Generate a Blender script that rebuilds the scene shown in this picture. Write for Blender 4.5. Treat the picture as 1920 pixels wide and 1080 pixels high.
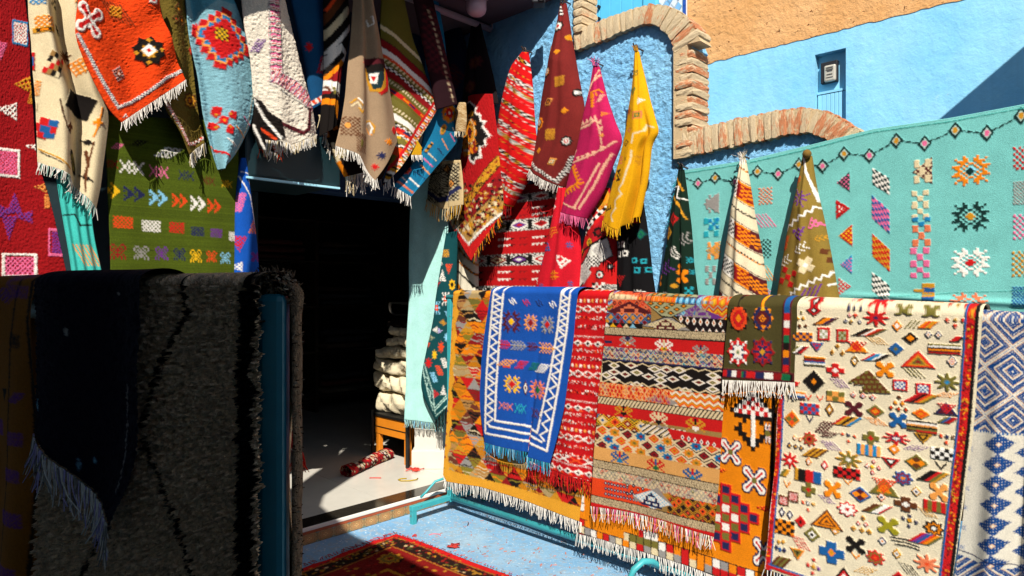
import bpy, math, random
import numpy as np
from mathutils import Vector, Matrix

# ------------------------------------------------------------------ camera, sky, sun, exposure
F = 1248.0            # focal length in pixels of a 1920 wide picture
EYE = 1.5
SUN_EL, SUN_AZ = 45.0, 0.0      # degrees; azimuth 0 = sun straight behind the camera, + = to the right
SUN_STRENGTH = 5.0
SKY_STRENGTH = 0.05
EXPOSURE = 0.55

scene = bpy.context.scene
for o in list(bpy.data.objects):
    bpy.data.objects.remove(o)
C = scene.collection
cam_d = bpy.data.cameras.new('camera')
cam = bpy.data.objects.new('camera', cam_d)
C.objects.link(cam)
cam.location = (0, 0, EYE)
cam.rotation_euler = (math.radians(90), 0, 0)
cam_d.sensor_width = 36
cam_d.lens = 36 * F / 1920
cam_d.clip_start = 0.05
cam_d.clip_end = 500
scene.camera = cam

world = bpy.data.worlds.new('World')
scene.world = world
world.use_nodes = True
wn = world.node_tree
wn.nodes.clear()
sky = wn.nodes.new('ShaderNodeTexSky')
sky.sky_type = 'NISHITA'
sky.sun_disc = False
sky.sun_elevation = math.radians(SUN_EL)
sky.sun_rotation = math.radians(180 - SUN_AZ)
bg = wn.nodes.new('ShaderNodeBackground')
bg.inputs['Strength'].default_value = SKY_STRENGTH
wo = wn.nodes.new('ShaderNodeOutputWorld')
wn.links.new(sky.outputs[0], bg.inputs[0])
wn.links.new(bg.outputs[0], wo.inputs[0])

sun_d = bpy.data.lights.new('sun', 'SUN')
sun_d.energy = SUN_STRENGTH
sun_d.angle = math.radians(0.5)
sun_d.color = (1.0, 0.955, 0.87)
sun = bpy.data.objects.new('sun', sun_d)
C.objects.link(sun)
sd = Vector((math.sin(math.radians(SUN_AZ)) * math.cos(math.radians(SUN_EL)),
             -math.cos(math.radians(SUN_AZ)) * math.cos(math.radians(SUN_EL)),
             math.sin(math.radians(SUN_EL))))
sun.rotation_euler = sd.to_track_quat('Z', 'Y').to_euler()
sun.location = sd * 30
vs = scene.view_settings
vs.view_transform = 'Standard'
vs.look = 'None'
vs.exposure = EXPOSURE
vs.gamma = 1.0
vs.use_curve_mapping = False
scene.cycles.max_bounces = 5
scene.cycles.diffuse_bounces = 2

# ------------------------------------------------------------------ colours
def lin(h):
    h = h.lstrip('#')
    v = np.array([int(h[i:i + 2], 16) for i in (0, 2, 4)], float) / 255
    return np.where(v <= .04045, v / 12.92, ((v + .055) / 1.055) ** 2.4)

PAL = dict(k='#17110e', w='#efe0c4', W='#f6eee2', r='#cb1a1a', R='#8f1418', o='#f0860c', O='#e8481a', y='#f2b81a',
           g='#15693f', G='#746a2c', n='#22264e', b='#1a5a96', B='#1b82b6', t='#27a2b0', T='#0d4648', p='#ea6c98',
           P='#70348a', m='#561820', c='#e4cfa4', e='#9c7440', a='#9a948e', s='#e67a50', S='#a8aa84', h='#623418',
           l='#8cccea', v='#f09c48', d='#cf9022', u='#c6b8e8', q='#0f2f2c', A='#f2b696', z='#b3d6c8')
PL = {k: lin(v) * .9 for k, v in PAL.items()}
def col(c):
    return PL[c] if len(c) == 1 else lin(c) * .9

rng = np.random.default_rng(7)
rnd = random.Random(11)

# ------------------------------------------------------------------ places: walls seen as vertical planes
class Plane:
    def __init__(s, p0, d):
        d = np.array(d, float); s.d = d / np.hypot(*d)
        s.p0 = np.array(p0, float)
        n = np.array([s.d[1], -s.d[0]])
        if n @ (-s.p0) < 0: n = -n
        s.n = n                                    # horizontal normal, towards the camera
        s.vx = 960 + F * s.d[0] / s.d[1] if abs(s.d[1]) > 1e-6 else None   # where its level lines meet
    def at(s, px, py, off=0.0):
        px = np.asarray(px, float); py = np.asarray(py, float)
        dx, dz = (px - 960) / F, (540 - py) / F
        k = (s.n @ s.p0 + off) / (s.n[0] * dx + s.n[1])
        return np.stack([k * dx, k + 0 * dx, EYE + k * dz], -1)
    def pt(s, a, z, off=0.0):
        p = s.p0 + s.d * a + s.n * off
        return Vector((p[0], p[1], z))
    def az(s, px, py, off=0.0):
        p = s.at(px, py, off)
        return float((p[:2] - s.p0) @ s.d), float(p[2])
    @property
    def nv(s): return Vector((s.n[0], s.n[1], 0))
    @property
    def dv(s): return Vector((s.d[0], s.d[1], 0))

def at_z(px, py, z):
    k = (EYE - z) * F / (py - 540)
    return Vector(((px - 960) / F * k, k, z))

RIGHT = (.727, -.687)
RACK = Plane((-.41, 4.45), RIGHT)
WALL = Plane((0, 4.89), RIGHT)
BACK = Plane((.824, 5.762), RIGHT)
FRONT = Plane((-.558, 5.417), (.70, .715))
LRACK = Plane((-.39, 1.10), (.917, -.40))
JAMB = Plane((-.6, 5.02), (1, 0))

# ------------------------------------------------------------------ node materials
def new_mat(name):
    m = bpy.data.materials.new(name); m.use_nodes = True
    nt = m.node_tree; b = nt.nodes['Principled BSDF']
    return m, nt, b
def node(nt, t, **kw):
    n = nt.nodes.new(t)
    for k, v in kw.items():
        if k.startswith('i_'):
            n.inputs[k[2:].replace('_', ' ')].default_value = v
        else: setattr(n, k, v)
    return n
def noise(nt, scale, detail=4, rough=.6, coord=None):
    t = coord or node(nt, 'ShaderNodeTexCoord').outputs['Object']
    n = node(nt, 'ShaderNodeTexNoise'); n.inputs['Scale'].default_value = scale
    n.inputs['Detail'].default_value = detail; n.inputs['Roughness'].default_value = rough
    nt.links.new(t, n.inputs['Vector']); return n
def ramp(nt, src, stops):
    r = node(nt, 'ShaderNodeValToRGB')
    while len(r.color_ramp.elements) < len(stops): r.color_ramp.elements.new(.5)
    for e, (p, c) in zip(r.color_ramp.elements, stops):
        e.position = p; e.color = (*c, 1) if len(c) == 3 else c
    nt.links.new(src, r.inputs[0]); return r
def mixc(nt, fac, a, b, mode='MIX'):
    m = node(nt, 'ShaderNodeMix', data_type='RGBA', blend_type=mode)
    if isinstance(fac, (int, float)): m.inputs[0].default_value = fac
    else: nt.links.new(fac, m.inputs[0])
    for i, x in ((6, a), (7, b)):
        if hasattr(x, 'links') or hasattr(x, 'is_output'): nt.links.new(x, m.inputs[i])
        else: m.inputs[i].default_value = (*x, 1)
    return m.outputs[2]
def bump(nt, b, src, strength, dist):
    n = node(nt, 'ShaderNodeBump'); n.inputs['Strength'].default_value = strength
    n.inputs['Distance'].default_value = dist
    nt.links.new(src, n.inputs['Height']); nt.links.new(n.outputs[0], b.inputs['Normal']); return n

def g3(v): return (v, v, v)
def wool(name, lo, hi, scale, bstr, bdist, sheen=.15, rough=.95, vary=1.0):
    m, nt, b = new_mat(name)
    a = node(nt, 'ShaderNodeAttribute', attribute_name='Col')
    n1 = noise(nt, scale, 3, .7)
    n2 = noise(nt, 9 * vary, 4, .6)
    r1 = ramp(nt, n1.outputs['Fac'], [(.3, g3(lo)), (.7, g3(hi))])
    r2 = ramp(nt, n2.outputs['Fac'], [(.3, g3(.88)), (.7, g3(1.06))])
    c1 = mixc(nt, 1.0, a.outputs['Color'], r1.outputs[0], 'MULTIPLY')
    c2 = mixc(nt, 1.0, c1, r2.outputs[0], 'MULTIPLY')
    nt.links.new(c2, b.inputs['Base Color'])
    b.inputs['Roughness'].default_value = rough
    b.inputs['Specular IOR Level'].default_value = .15
    bump(nt, b, n1.outputs['Fac'], bstr, bdist)
    return m
M_WEAVE = wool('flat_woven_wool', .74, 1.12, 260, .55, .004)
M_PILE = wool('knotted_pile_wool', .68, 1.14, 210, .55, .0045)
M_SHAG = wool('shaggy_wool', .55, 1.2, 85, 1.0, .015)
M_YARN = wool('fringe_yarn', .8, 1.1, 150, .3, .002)
MATS = dict(weave=M_WEAVE, pile=M_PILE, shag=M_SHAG)

def plain(name, c, rough=.6, vary=.15, scale=14, bstr=.2, bdist=.002, metal=0, bscale=None, spec=.5):
    m, nt, b = new_mat(name)
    base = lin(c) if isinstance(c, str) else np.array(c)
    n1 = noise(nt, scale, 6, .65)
    r = ramp(nt, n1.outputs['Fac'], [(.3, tuple(base * (1 - vary))), (.7, tuple(np.minimum(base * (1 + vary), .95)))])
    nt.links.new(r.outputs[0], b.inputs['Base Color'])
    b.inputs['Roughness'].default_value = rough
    b.inputs['Metallic'].default_value = metal
    b.inputs['Specular IOR Level'].default_value = spec
    n2 = noise(nt, bscale or scale * 4, 5, .7)
    bump(nt, b, n2.outputs['Fac'], bstr, bdist)
    return m

# ------------------------------------------------------------------ mesh building
def tag(o, label=None, cat=None, group=None, kind=None):
    if label: o['label'] = label
    if cat: o['category'] = cat
    if group: o['group'] = group
    if kind: o['kind'] = kind
    return o
def empty(name, loc):
    o = bpy.data.objects.new(name, None); C.objects.link(o); o.location = loc; o.empty_display_size = .1
    return o
def fast_mesh(name, V, faces4=None, faces3=None, colors=None, smooth=True):
    me = bpy.data.meshes.new(name)
    f4 = np.zeros((0, 4), np.int32) if faces4 is None else np.asarray(faces4, np.int32)
    f3 = np.zeros((0, 3), np.int32) if faces3 is None else np.asarray(faces3, np.int32)
    me.vertices.add(len(V)); me.vertices.foreach_set('co', np.asarray(V, np.float32).ravel())
    nl = f4.size + f3.size
    me.loops.add(nl); me.loops.foreach_set('vertex_index', np.concatenate([f4.ravel(), f3.ravel()]).astype(np.int32))
    npoly = len(f4) + len(f3)
    me.polygons.add(npoly)
    st = np.concatenate([np.arange(len(f4)) * 4, f4.size + np.arange(len(f3)) * 3]).astype(np.int32)
    me.polygons.foreach_set('loop_start', st)
    me.polygons.foreach_set('use_smooth', np.full(npoly, smooth, bool))
    me.update(calc_edges=True); me.validate()
    if colors is not None:
        at = me.color_attributes.new('Col', 'FLOAT_COLOR', 'POINT')
        c4 = np.ones((len(V), 4), np.float32); c4[:, :3] = colors
        at.data.foreach_set('color', c4.ravel())
    return me

class MB:
    "collects boxes, tubes and polygons, then links them as one mesh object"
    def __init__(s): s.V = []; s.Fc = []
    def add(s, V, Fs):
        b = len(s.V); s.V += [Vector(v) for v in V]; s.Fc += [tuple(i + b for i in f) for f in Fs]; return s
    def box(s, c, x, y, z):
        c = Vector(c); x = Vector(x); y = Vector(y); z = Vector(z)
        V = [c + x * i + y * j + z * k for i in (-1, 1) for j in (-1, 1) for k in (-1, 1)]
        return s.add(V, [(0, 1, 3, 2), (4, 6, 7, 5), (0, 4, 5, 1), (2, 3, 7, 6), (0, 2, 6, 4), (1, 5, 7, 3)])
    def abox(s, x0, x1, y0, y1, z0, z1):
        return s.box(((x0 + x1) / 2, (y0 + y1) / 2, (z0 + z1) / 2), ((x1 - x0) / 2, 0, 0), (0, (y1 - y0) / 2, 0), (0, 0, (z1 - z0) / 2))
    def prism(s, pts, dv):
        n = len(pts); V = [Vector(p) for p in pts] + [Vector(p) + Vector(dv) for p in pts]
        Fs = [tuple(range(n)), tuple(range(2 * n - 1, n - 1, -1))] + [(i, i + n, (i + 1) % n + n, (i + 1) % n) for i in range(n)]
        return s.add(V, Fs)
    def tube(s, pts, r, n=8, caps=True):
        pts = [Vector(p) for p in pts]; V = []; Fs = []
        up = Vector((.13, .27, .95))
        for i, p in enumerate(pts):
            t = (pts[min(i + 1, len(pts) - 1)] - pts[max(i - 1, 0)]).normalized()
            a = t.cross(up)
            if a.length < .1: a = t.cross(Vector((1, 0, 0)))
            a.normalize(); b = t.cross(a)
            rr = r[i] if isinstance(r, (list, tuple)) else r
            V += [p + a * (rr * math.cos(2 * math.pi * k / n)) + b * (rr * math.sin(2 * math.pi * k / n)) for k in range(n)]
        for i in range(len(pts) - 1):
            Fs += [(i * n + k, i * n + (k + 1) % n, (i + 1) * n + (k + 1) % n, (i + 1) * n + k) for k in range(n)]
        if caps: Fs += [tuple(range(n - 1, -1, -1)), tuple((len(pts) - 1) * n + k for k in range(n))]
        return s.add(V, Fs)
    def build(s, name, mat, parent=None, smooth=False, bevel=0, origin=None):
        me = bpy.data.meshes.new(name)
        if origin is None:
            origin = Vector((0, 0, 0))
            if parent is None:
                xs = [v.x for v in s.V]; ys = [v.y for v in s.V]; zs = [v.z for v in s.V]
                origin = Vector(((min(xs) + max(xs)) / 2, (min(ys) + max(ys)) / 2, min(zs)))
            else: origin = parent.matrix_world.translation if False else WORLD(parent)
        me.from_pydata([v - origin for v in s.V], [], s.Fc)
        me.update()
        if smooth: me.polygons.foreach_set('use_smooth', [True] * len(me.polygons))
        o = bpy.data.objects.new(name, me); C.objects.link(o)
        if mat: me.materials.append(mat)
        if parent is None: o.location = origin
        else: o.parent = parent
        if bevel:
            md = o.modifiers.new('bevel', 'BEVEL'); md.width = bevel; md.segments = 2; md.limit_method = 'ANGLE'
        return o
def WORLD(o):
    p = Vector((0, 0, 0))
    while o: p = p + o.location; o = o.parent
    return p

# ------------------------------------------------------------------ pattern painter (colour of the wool, in the plane of the rug)
GLY = {}
class Cv:
    def __init__(s, x0, y0, x1, y1, base, vx=None, S=1.6, jit=.5, msl=0.0):
        s.x0, s.y0, s.S, s.vx, s.msl = x0 - 6, y0 - 6, S, vx, msl
        s.W = int((x1 - x0 + 12) * S) + 2; s.H = int((y1 - y0 + 12) * S) + 2
        s.rgb = np.empty((s.H, s.W, 3), np.float32); s.rgb[:] = col(base)
        s.hg = np.zeros((s.H, s.W), np.float32)
        yy, xx = np.mgrid[0:s.H, 0:s.W].astype(np.float32)
        s.X = s.x0 + xx / S; s.Y = s.y0 + yy / S
        if jit:
            for A in (s.X, s.Y):
                q = rng.normal(0, 1, (s.H // 2 + 2, s.W // 2 + 2)).astype(np.float32)
                A += jit * np.kron(q, np.ones((2, 2), np.float32))[:s.H, :s.W]
    def slope(s, x, y):
        return (y - 540) / (x - s.vx) if s.vx is not None else s.msl
    def win(s, xa, ya, xb, yb):
        i0 = max(0, int((ya - s.y0 - 2) * s.S)); i1 = min(s.H, int((yb - s.y0 + 2) * s.S) + 1)
        j0 = max(0, int((xa - s.x0 - 2) * s.S)); j1 = min(s.W, int((xb - s.x0 + 2) * s.S) + 1)
        return (slice(i0, i1), slice(j0, j1)) if i1 > i0 and j1 > j0 else None
    def put(s, w, mask, c, h=None):
        v = s.rgb[w]; v[mask] = c
        if h is not None: s.hg[w][mask] = h
    def uv(s, cx, cy, w, h, rot=0, sl=None):
        r = math.hypot(w, h) * .62 + 3
        wn_ = s.win(cx - r, cy - r - abs(w) * .2, cx + r, cy + r + abs(w) * .2)
        if wn_ is None: return None
        dx = s.X[wn_] - cx; dy = s.Y[wn_] - cy
        dy = dy - (s.slope(cx, cy) if sl is None else sl) * dx
        if rot:
            a = math.radians(rot); ca, sa = math.cos(a), math.sin(a)
            dx, dy = dx * ca + dy * sa, -dx * sa + dy * ca
        return wn_, dx / (w / 2), dy / (h / 2)
    def nest(s, wn_, q, cols, ok=None, h=1.0):
        n = len(cols); idx = np.floor((1 - q) * n).astype(int)
        for i, c in enumerate(cols):
            if c == '-': continue
            m = (idx == i) if i < n - 1 else (idx >= i)
            m &= (q < 1)
            if ok is not None: m &= ok
            s.put(wn_, m, col(c), h)
    def motif(s, kind, cx, cy, w, h, cols, rot=0):
        k = kind[0]; par = kind[1:]
        if isinstance(cols, str) and cols[0] == '#': cols = [cols]
        R = s.uv(cx, cy, w, h, rot)
        if R is None: return
        wn_, u, v = R; au, av = np.abs(u), np.abs(v)
        if k == 'd': s.nest(wn_, au + av, cols)
        elif k == 'n': s.nest(wn_, (np.floor(au * 5) + np.floor(av * 5) + np.maximum(au * 5 % 1, av * 5 % 1)) / 5, cols)
        elif k == 'm':
            n = int(par); vv = (v - .42 * u) / .58; ok = (au < 1) & (np.abs(vv) < 1)
            i = np.floor((u + 1) / 2 * n).astype(int); j = np.floor((vv + 1) / 2 * max(1, round(n * h * .58 / w))).astype(int)
            for t in (0, 1):
                if cols[t] != '-': s.put(wn_, ok & ((i + j) % 2 == t), col(cols[t]), 1. if t == 0 else .6)
        elif k == 'r': s.nest(wn_, np.maximum(au, av), cols)
        elif k == 'o': s.nest(wn_, np.hypot(u, v), cols)
        elif k == 'e': s.nest(wn_, np.minimum(np.maximum(au, av) / .71, au + av), cols)
        elif k == 'f': s.nest(wn_, np.hypot(u, v) / (.86 + .14 * np.cos(8 * np.arctan2(v, u))), cols)
        elif k == 'k':
            th = np.arctan2(v, u); s.nest(wn_, np.hypot(u, v) / (.5 + .5 * np.abs(np.cos(4 * th)) ** 2.2), cols)
        elif k in 'tTlj':
            if k == 'T': v = -v
            if k == 'l': u, v = v, u
            if k == 'j': u, v = v, -u
            s.nest(wn_, np.maximum((v - .333) / .667, (2 * np.abs(u) - v + .333) / 1.333), cols)
        elif k == 'x':
            q = np.minimum(np.hypot(au - .64, av - .64) / .42, np.where(np.maximum(au, av) < .7, np.abs(au - av) / .42, 9))
            s.nest(wn_, q, cols)
        elif k == '+':
            s.nest(wn_, np.minimum(np.maximum(au / .4, av), np.maximum(au, av / .4)), cols)
        elif k == 'i':
            q = au + av; s.put(wn_, q < 1, col(cols[0]), 1.0)
            m = q < .74; s.put(wn_, m & (au > av), col(cols[1]), 1.); s.put(wn_, m & (au <= av), col(cols[2]), 1.)
        elif k in 'sS':
            t = v if k == 's' else u; ok = np.maximum(au, av) < 1
            i = np.clip(((t + 1) / 2 * len(cols)).astype(int), 0, len(cols) - 1)
            for j, c in enumerate(cols):
                if c != '-': s.put(wn_, ok & (i == j), col(c), 1.)
        elif k == 'p':
            sk = -.5 if par != 'r' else .5
            uu = (u - sk * v) / (1 - abs(sk) * .6); ok = (np.abs(uu) < 1) & (av < 1)
            i = np.clip(((uu + 1) / 2 * len(cols)).astype(int), 0, len(cols) - 1)
            for j, c in enumerate(cols): s.put(wn_, ok & (i == j), col(c), 1.)
        elif k == 'c':
            nx, ny = (int(q) for q in par.split('x')); ok = np.maximum(au, av) < 1
            i = (np.floor((u + 1) / 2 * nx) + np.floor((v + 1) / 2 * ny)).astype(int) % len(cols)
            for j, c in enumerate(cols):
                if c != '-': s.put(wn_, ok & (i == j), col(c), 1.)
        elif k == 'b':
            n = 4 if par[1:] == '' else int(par[1:]); sg = .7 if par[0] == 'b' else -.7
            ph = (u + 1 - sg * v * .9) / 2 * n; ok = (av < 1) & (ph > 0) & (ph < n) & (ph % 1 < .42)
            s.put(wn_, ok, col(cols[0]), .6)
        elif k == 'v':
            s.put(wn_, (np.abs(v - (1 - 2 * au * .95)) < .45) & (au < 1), col(cols[0]), .6)
        elif k == 'h':        # open trellis in rectangle / parallelogram / triangle
            n = 5 if par[1:] == '' else int(par[1:]); sh = par[0]
            if sh == 'p': uu = (u + .5 * v) / .7
            elif sh == 'P': uu = (u - .5 * v) / .7
            else: uu = u
            ok = (np.abs(uu) < 1) & (av < 1)
            if sh == 't': ok = (v < 1) & (2 * au - v < 1)
            if sh == 'T': ok = (v > -1) & (2 * au + v < 1)
            if sh == 'l': ok = (u < 1) & (2 * av - u < 1)
            if sh == 'j': ok = (u > -1) & (2 * av + u < 1)
            if sh == 'd': ok = au + av < 1
            p1 = ((u * w + v * h) / 2 / (w / n)) % 1; p2 = ((u * w - v * h) / 2 / (w / n)) % 1
            if len(cols) > 1: s.put(wn_, ok, col(cols[1]), .8)
            s.put(wn_, ok & ((p1 < .42) | (p2 < .42)), col(cols[0]), 1.)
        elif k == 'q':        # dotted check: par n
            n = int(par); i = np.floor((u + 1) / 2 * n).astype(int); j = np.floor((v + 1) / 2 * max(1, round(n * h / w))).astype(int)
            s.put(wn_, (np.maximum(au, av) < 1) & ((i + j) % 2 == 0), col(cols[0]), 1.)
        elif k == 'g':
            rows = GLY[par]; ny = len(rows); nx = len(rows[0])
            i = np.floor((v + 1) / 2 * ny).astype(int); j = np.floor((u + 1) / 2 * nx).astype(int)
            ok = (i >= 0) & (i < ny) & (j >= 0) & (j < nx)
            A = np.array([[0 if ch in '. ' else int(ch) for ch in r] for r in rows])
            val = np.zeros(u.shape, int); val[ok] = A[i[ok], j[ok]]
            for q, c in enumerate(cols):
                if c != '-': s.put(wn_, val == q + 1, col(c), 1.)
    def draw(s, text):
        for ln in text.replace(';', '\n').split('\n'):
            t = ln.split()
            if not t: continue
            if t[0] in ('L', 'Z'): s.line(*t[1:], zig=t[0] == 'Z'); continue
            s.motif(t[0], *(float(q) for q in t[1:5]), t[5], float(t[6]) if len(t) > 6 else 0)
    def line(s, pts, w, c, n='0', amp='0', zig=False):
        "pts 'x,y/x,y/...' ; zig: n teeth of amp px about it"
        P = [tuple(float(a) for a in q.split(',')) for q in pts.split('/')]
        w = float(w); n = float(n); amp = float(amp)
        for (xa, ya), (xb, yb) in zip(P, P[1:]):
            Ln = math.hypot(xb - xa, yb - ya)
            e = w + amp + 2
            W_ = s.win(min(xa, xb) - e, min(ya, yb) - e, max(xa, xb) + e, max(ya, yb) + e)
            if W_ is None or Ln < .1: continue
            dx = s.X[W_] - xa; dy = s.Y[W_] - ya
            t = (dx * (xb - xa) + dy * (yb - ya)) / Ln; d = (-dx * (yb - ya) + dy * (xb - xa)) / Ln
            ok = (t > -w * .4) & (t < Ln + w * .4)
            if zig:
                ph = (t / Ln * n) % 1; d = d - amp * (np.abs(ph - .5) * 4 - 1); kk = math.hypot(1, 4 * amp * n / Ln)
                m = ok & (np.abs(d) < w / 2 * kk)
            elif n:                                     # chequered / dashed line: n blocks, alternating colours of c
                i = np.floor(t / Ln * n).astype(int) + (d > 0) * int(amp)
                if c[0] == '#': c = [c]
                for q in range(len(c)):
                    if c[q] != '-': s.put(W_, ok & (np.abs(d) < w / 2) & (i % len(c) == q), col(c[q]), .8)
                continue
            else: m = ok & (np.abs(d) < w / 2)
            s.put(W_, m, col(c if c[0] == '#' else c[0]), .7)
    def poly(s, pts, c, h=1.):
        P = [tuple(float(a) for a in q.split(',')) for q in pts.split('/')]
        xs = [p[0] for p in P]; ys = [p[1] for p in P]
        W_ = s.win(min(xs), min(ys), max(xs), max(ys))
        if W_ is None: return
        X, Y = s.X[W_], s.Y[W_]; m = np.zeros(X.shape, bool)
        for (xa, ya), (xb, yb) in zip(P, P[1:] + P[:1]):
            if ya == yb: continue
            m ^= ((ya > Y) != (yb > Y)) & (X < (xb - xa) * (Y - ya) / (yb - ya) + xa)
        s.put(W_, m, col(c), h)
    def scat(s, pts, w, cols, n, sz, kind='o'):
        P = [tuple(float(a) for a in q.split(',')) for q in pts.split('/')]
        L_ = [math.hypot(b[0] - a[0], b[1] - a[1]) for a, b in zip(P, P[1:])]
        for _ in range(n):
            t = rnd.random() * sum(L_)
            for (a, b, l) in zip(P, P[1:], L_):
                if t <= l: break
                t -= l
            f = min(t / l, 1); o = rnd.uniform(-w, w) / 2
            x = a[0] + (b[0] - a[0]) * f - (b[1] - a[1]) / l * o; y = a[1] + (b[1] - a[1]) * f + (b[0] - a[0]) / l * o
            q = sz * rnd.uniform(.6, 1.3)
            s.motif(kind, x, y, q * rnd.uniform(.7, 1.5), q, cols[rnd.randrange(len(cols))], rnd.uniform(0, 90))
    # rows that run with the weave
    def _rw(s, xr, xL, xR):
        if s.vx is not None:
            r = (s.Y - 540) / (s.X - s.vx) * (xr - s.vx) + 540
            A = 1 / (s.X - s.vx); a0, a1 = 1 / (xL - s.vx), 1 / (xR - s.vx)
            return r, (A - a0) / (a1 - a0)
        return s.Y - s.msl * (s.X - xr), (s.X - xL) / (xR - xL)
    def rows(s, xr, xL, xR): s.RW = s._rw(xr, xL, xR)
    def band(s, y0, y1, c, u0=-9, u1=9, h=0):
        r, u = s.RW; s.put(Ellipsis, (r >= y0) & (r < y1) & (u >= u0) & (u < u1), col(c), h)
    def pat(s, y0, y1, kind, n, cols, u0=-9, u1=9, h=.5, k=1.0):
        r, u = s.RW
        W_ = np.nonzero(((r >= y0) & (r < y1)).any(1))[0]
        if len(W_) == 0: return
        W_ = slice(W_[0], W_[-1] + 1)
        r = r[W_]; u = u[W_]; m = (r >= y0) & (r < y1) & (u >= u0) & (u < u1)
        v = (r - y0) / (y1 - y0); x = u * n; f = x % 1; i = np.floor(x).astype(int); tri = np.abs(f - .5) * 2
        nc = len(cols); rg = np.random.default_rng(int(y0 * 7 + n * 13) % 9999)
        def P(mask, c, hh=h):
            if c != '-': s.put(W_, m & mask, col(c), hh)
        if kind == 'chev':           # cream hearts / nested chevrons between zigzag lines
            P(v > -1, cols[0]); q = (np.where(v < .5, v * 2, v * 2 - 1) * .5 + tri * 1.0 * .5)
            a = np.abs(v - tri); P((a * 4 % 1) < .36, cols[1]); P(a < .09, cols[1]); P((v < .08) | (v > .92), cols[1])
        elif kind == 'diag':
            q = (x + v * k) % 1; j = (q * nc).astype(int)
            for t in range(nc): P(j == t, cols[t])
        elif kind == 'zig':          # stacked zigzags
            q = (v * k + tri * .5) % 1; j = (q * nc).astype(int)
            for t in range(nc): P(j == t, cols[t])
        elif kind == 'line':         # one zigzag line
            P(np.abs(v - .15 - .7 * tri) < .16 * k, cols[0])
        elif kind == 'dia':          # row of nested diamonds
            q = np.abs(f - .5) * 2 + np.abs(v - .5) * 2 / k
            nn = 3
            for t in range(nn):
                mm = (q < 1 - t / nn) & (q >= (1 - (t + 1) / nn if t < nn - 1 else -1))
                sets = cols.split('/'); 
                for w_ in range(len(sets)):
                    c = sets[w_]
                    if t < len(c): P(mm & (i % len(sets) == w_), c[t])
        elif kind == 'xx':           # crossing zigzags (lattice of lozenges) in colours that change from cell to cell
            q = np.abs(np.abs(v - .5) * 2 - tri)
            for w_ in range(nc): P((q < .3 * k) & (i % nc == w_), cols[w_])
        elif kind == 'mesh':
            P(((np.floor(x * 2) + np.floor(v * 2 * k)) % 2 == 0), cols[0])
        elif kind == 'tri':
            for w_ in range(nc): P((v > tri) & (i % nc == w_), cols[w_])
        elif kind == 'blk':          # blocks
            for w_ in range(nc): P(i % nc == w_, cols[w_])
        elif kind == 'dash':
            for w_ in range(nc): P((i % nc == w_) & (f < .62), cols[w_])
        elif kind == 'rblk':         # random blocks with dark joints, k rows
            nr = int(k); jv = np.floor(v * nr).astype(int); T_ = rg.integers(0, nc - 1, (600, 40)); fv = (v * nr) % 1
            idx = T_[(i + 300) % 600, jv % 40]
            for w_ in range(nc - 1): P(idx == w_, cols[w_ + 1])
            P((f < .12) | (fv < .12), cols[0])
        elif kind == 'lat':          # pixel lattice: ground cols[0], light mesh cols[1], random diamonds of the rest
            nr = max(1., k); a = x + v * nr / 2; b = x - v * nr / 2
            ia, ib = np.floor(a).astype(int), np.floor(b).astype(int); T_ = rg.integers(0, max(1, nc - 2), (400, 400))
            q = np.maximum(np.abs(a % 1 - .5), np.abs(b % 1 - .5)) * 2
            idx = T_[(ia + 200) % 400, (ib + 200) % 400]; P(v > -1, cols[0])
            for w_ in range(nc - 2): P((idx == w_) & (q < .86), cols[w_ + 2])
            st = ((np.floor(x * 7) + np.floor(v * nr * 5)) % 2 == 0)
            P((q > .62) & st, cols[1])
            for w_ in range(nc - 2): P((idx == (w_ + 1) % (nc - 2)) & (q < .3), cols[w_ + 2])
        elif kind == 'bow':          # sequin rows
            q = np.abs(v - .5) * 2; P((q < tri) & (rg.random(x.shape) < .9), cols[0]); P((q < (tri - .6) * 1.4), cols[-1])
        elif kind == 'spk':          # scattered sequins
            g = rg.random((60, 4000)); jj = np.floor(x * 6).astype(int) % 4000; vv = np.clip((v * 3).astype(int), 0, 59)
            t = g[vv, jj]
            for w_ in range(nc): P((t > w_ * .16) & (t < w_ * .16 + .15), cols[w_])
    def soften(s):
        a = s.rgb
        for ax in (0, 1):
            a = (np.roll(a, 1, ax) + 2 * a + np.roll(a, -1, ax)) / 4
        s.rgb = a
        h = s.hg
        for ax in (0, 1):
            h = (np.roll(h, 1, ax) + h + np.roll(h, -1, ax)) / 3
        s.hg = h
    def sample(s, px, py):
        i = np.clip(np.round((py - s.y0) * s.S).astype(int), 0, s.H - 1)
        j = np.clip(np.round((px - s.x0) * s.S).astype(int), 0, s.W - 1)
        return s.rgb[i, j], s.hg[i, j]

# ------------------------------------------------------------------ rugs
def PP(t): return [tuple(float(a) for a in q.split(',')) for q in t.split()]
def resample(P, n, sm=0):
    P = np.array(P, float)
    if sm and len(P) > 2:                    # rounded (Catmull-Rom) run through the points
        Q = np.vstack([2 * P[0] - P[1], P, 2 * P[-1] - P[-2]]); out = []
        t = np.linspace(0, 1, 12, endpoint=False)[:, None]
        for i in range(1, len(Q) - 2):
            p0, p1, p2, p3 = Q[i - 1:i + 3]
            out.append(.5 * (2 * p1 + (p2 - p0) * t + (2 * p0 - 5 * p1 + 4 * p2 - p3) * t ** 2 + (3 * p1 - p0 - 3 * p2 + p3) * t ** 3))
        P = np.vstack(out + [P[-1:]])
    d = np.r_[0, np.cumsum(np.hypot(*np.diff(P, axis=0).T))]
    q = np.linspace(0, d[-1], n)
    return np.stack([np.interp(q, d, P[:, 0]), np.interp(q, d, P[:, 1])], 1)
def plen(P): return float(np.hypot(*np.diff(np.array(P, float), axis=0).T).sum())

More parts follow.
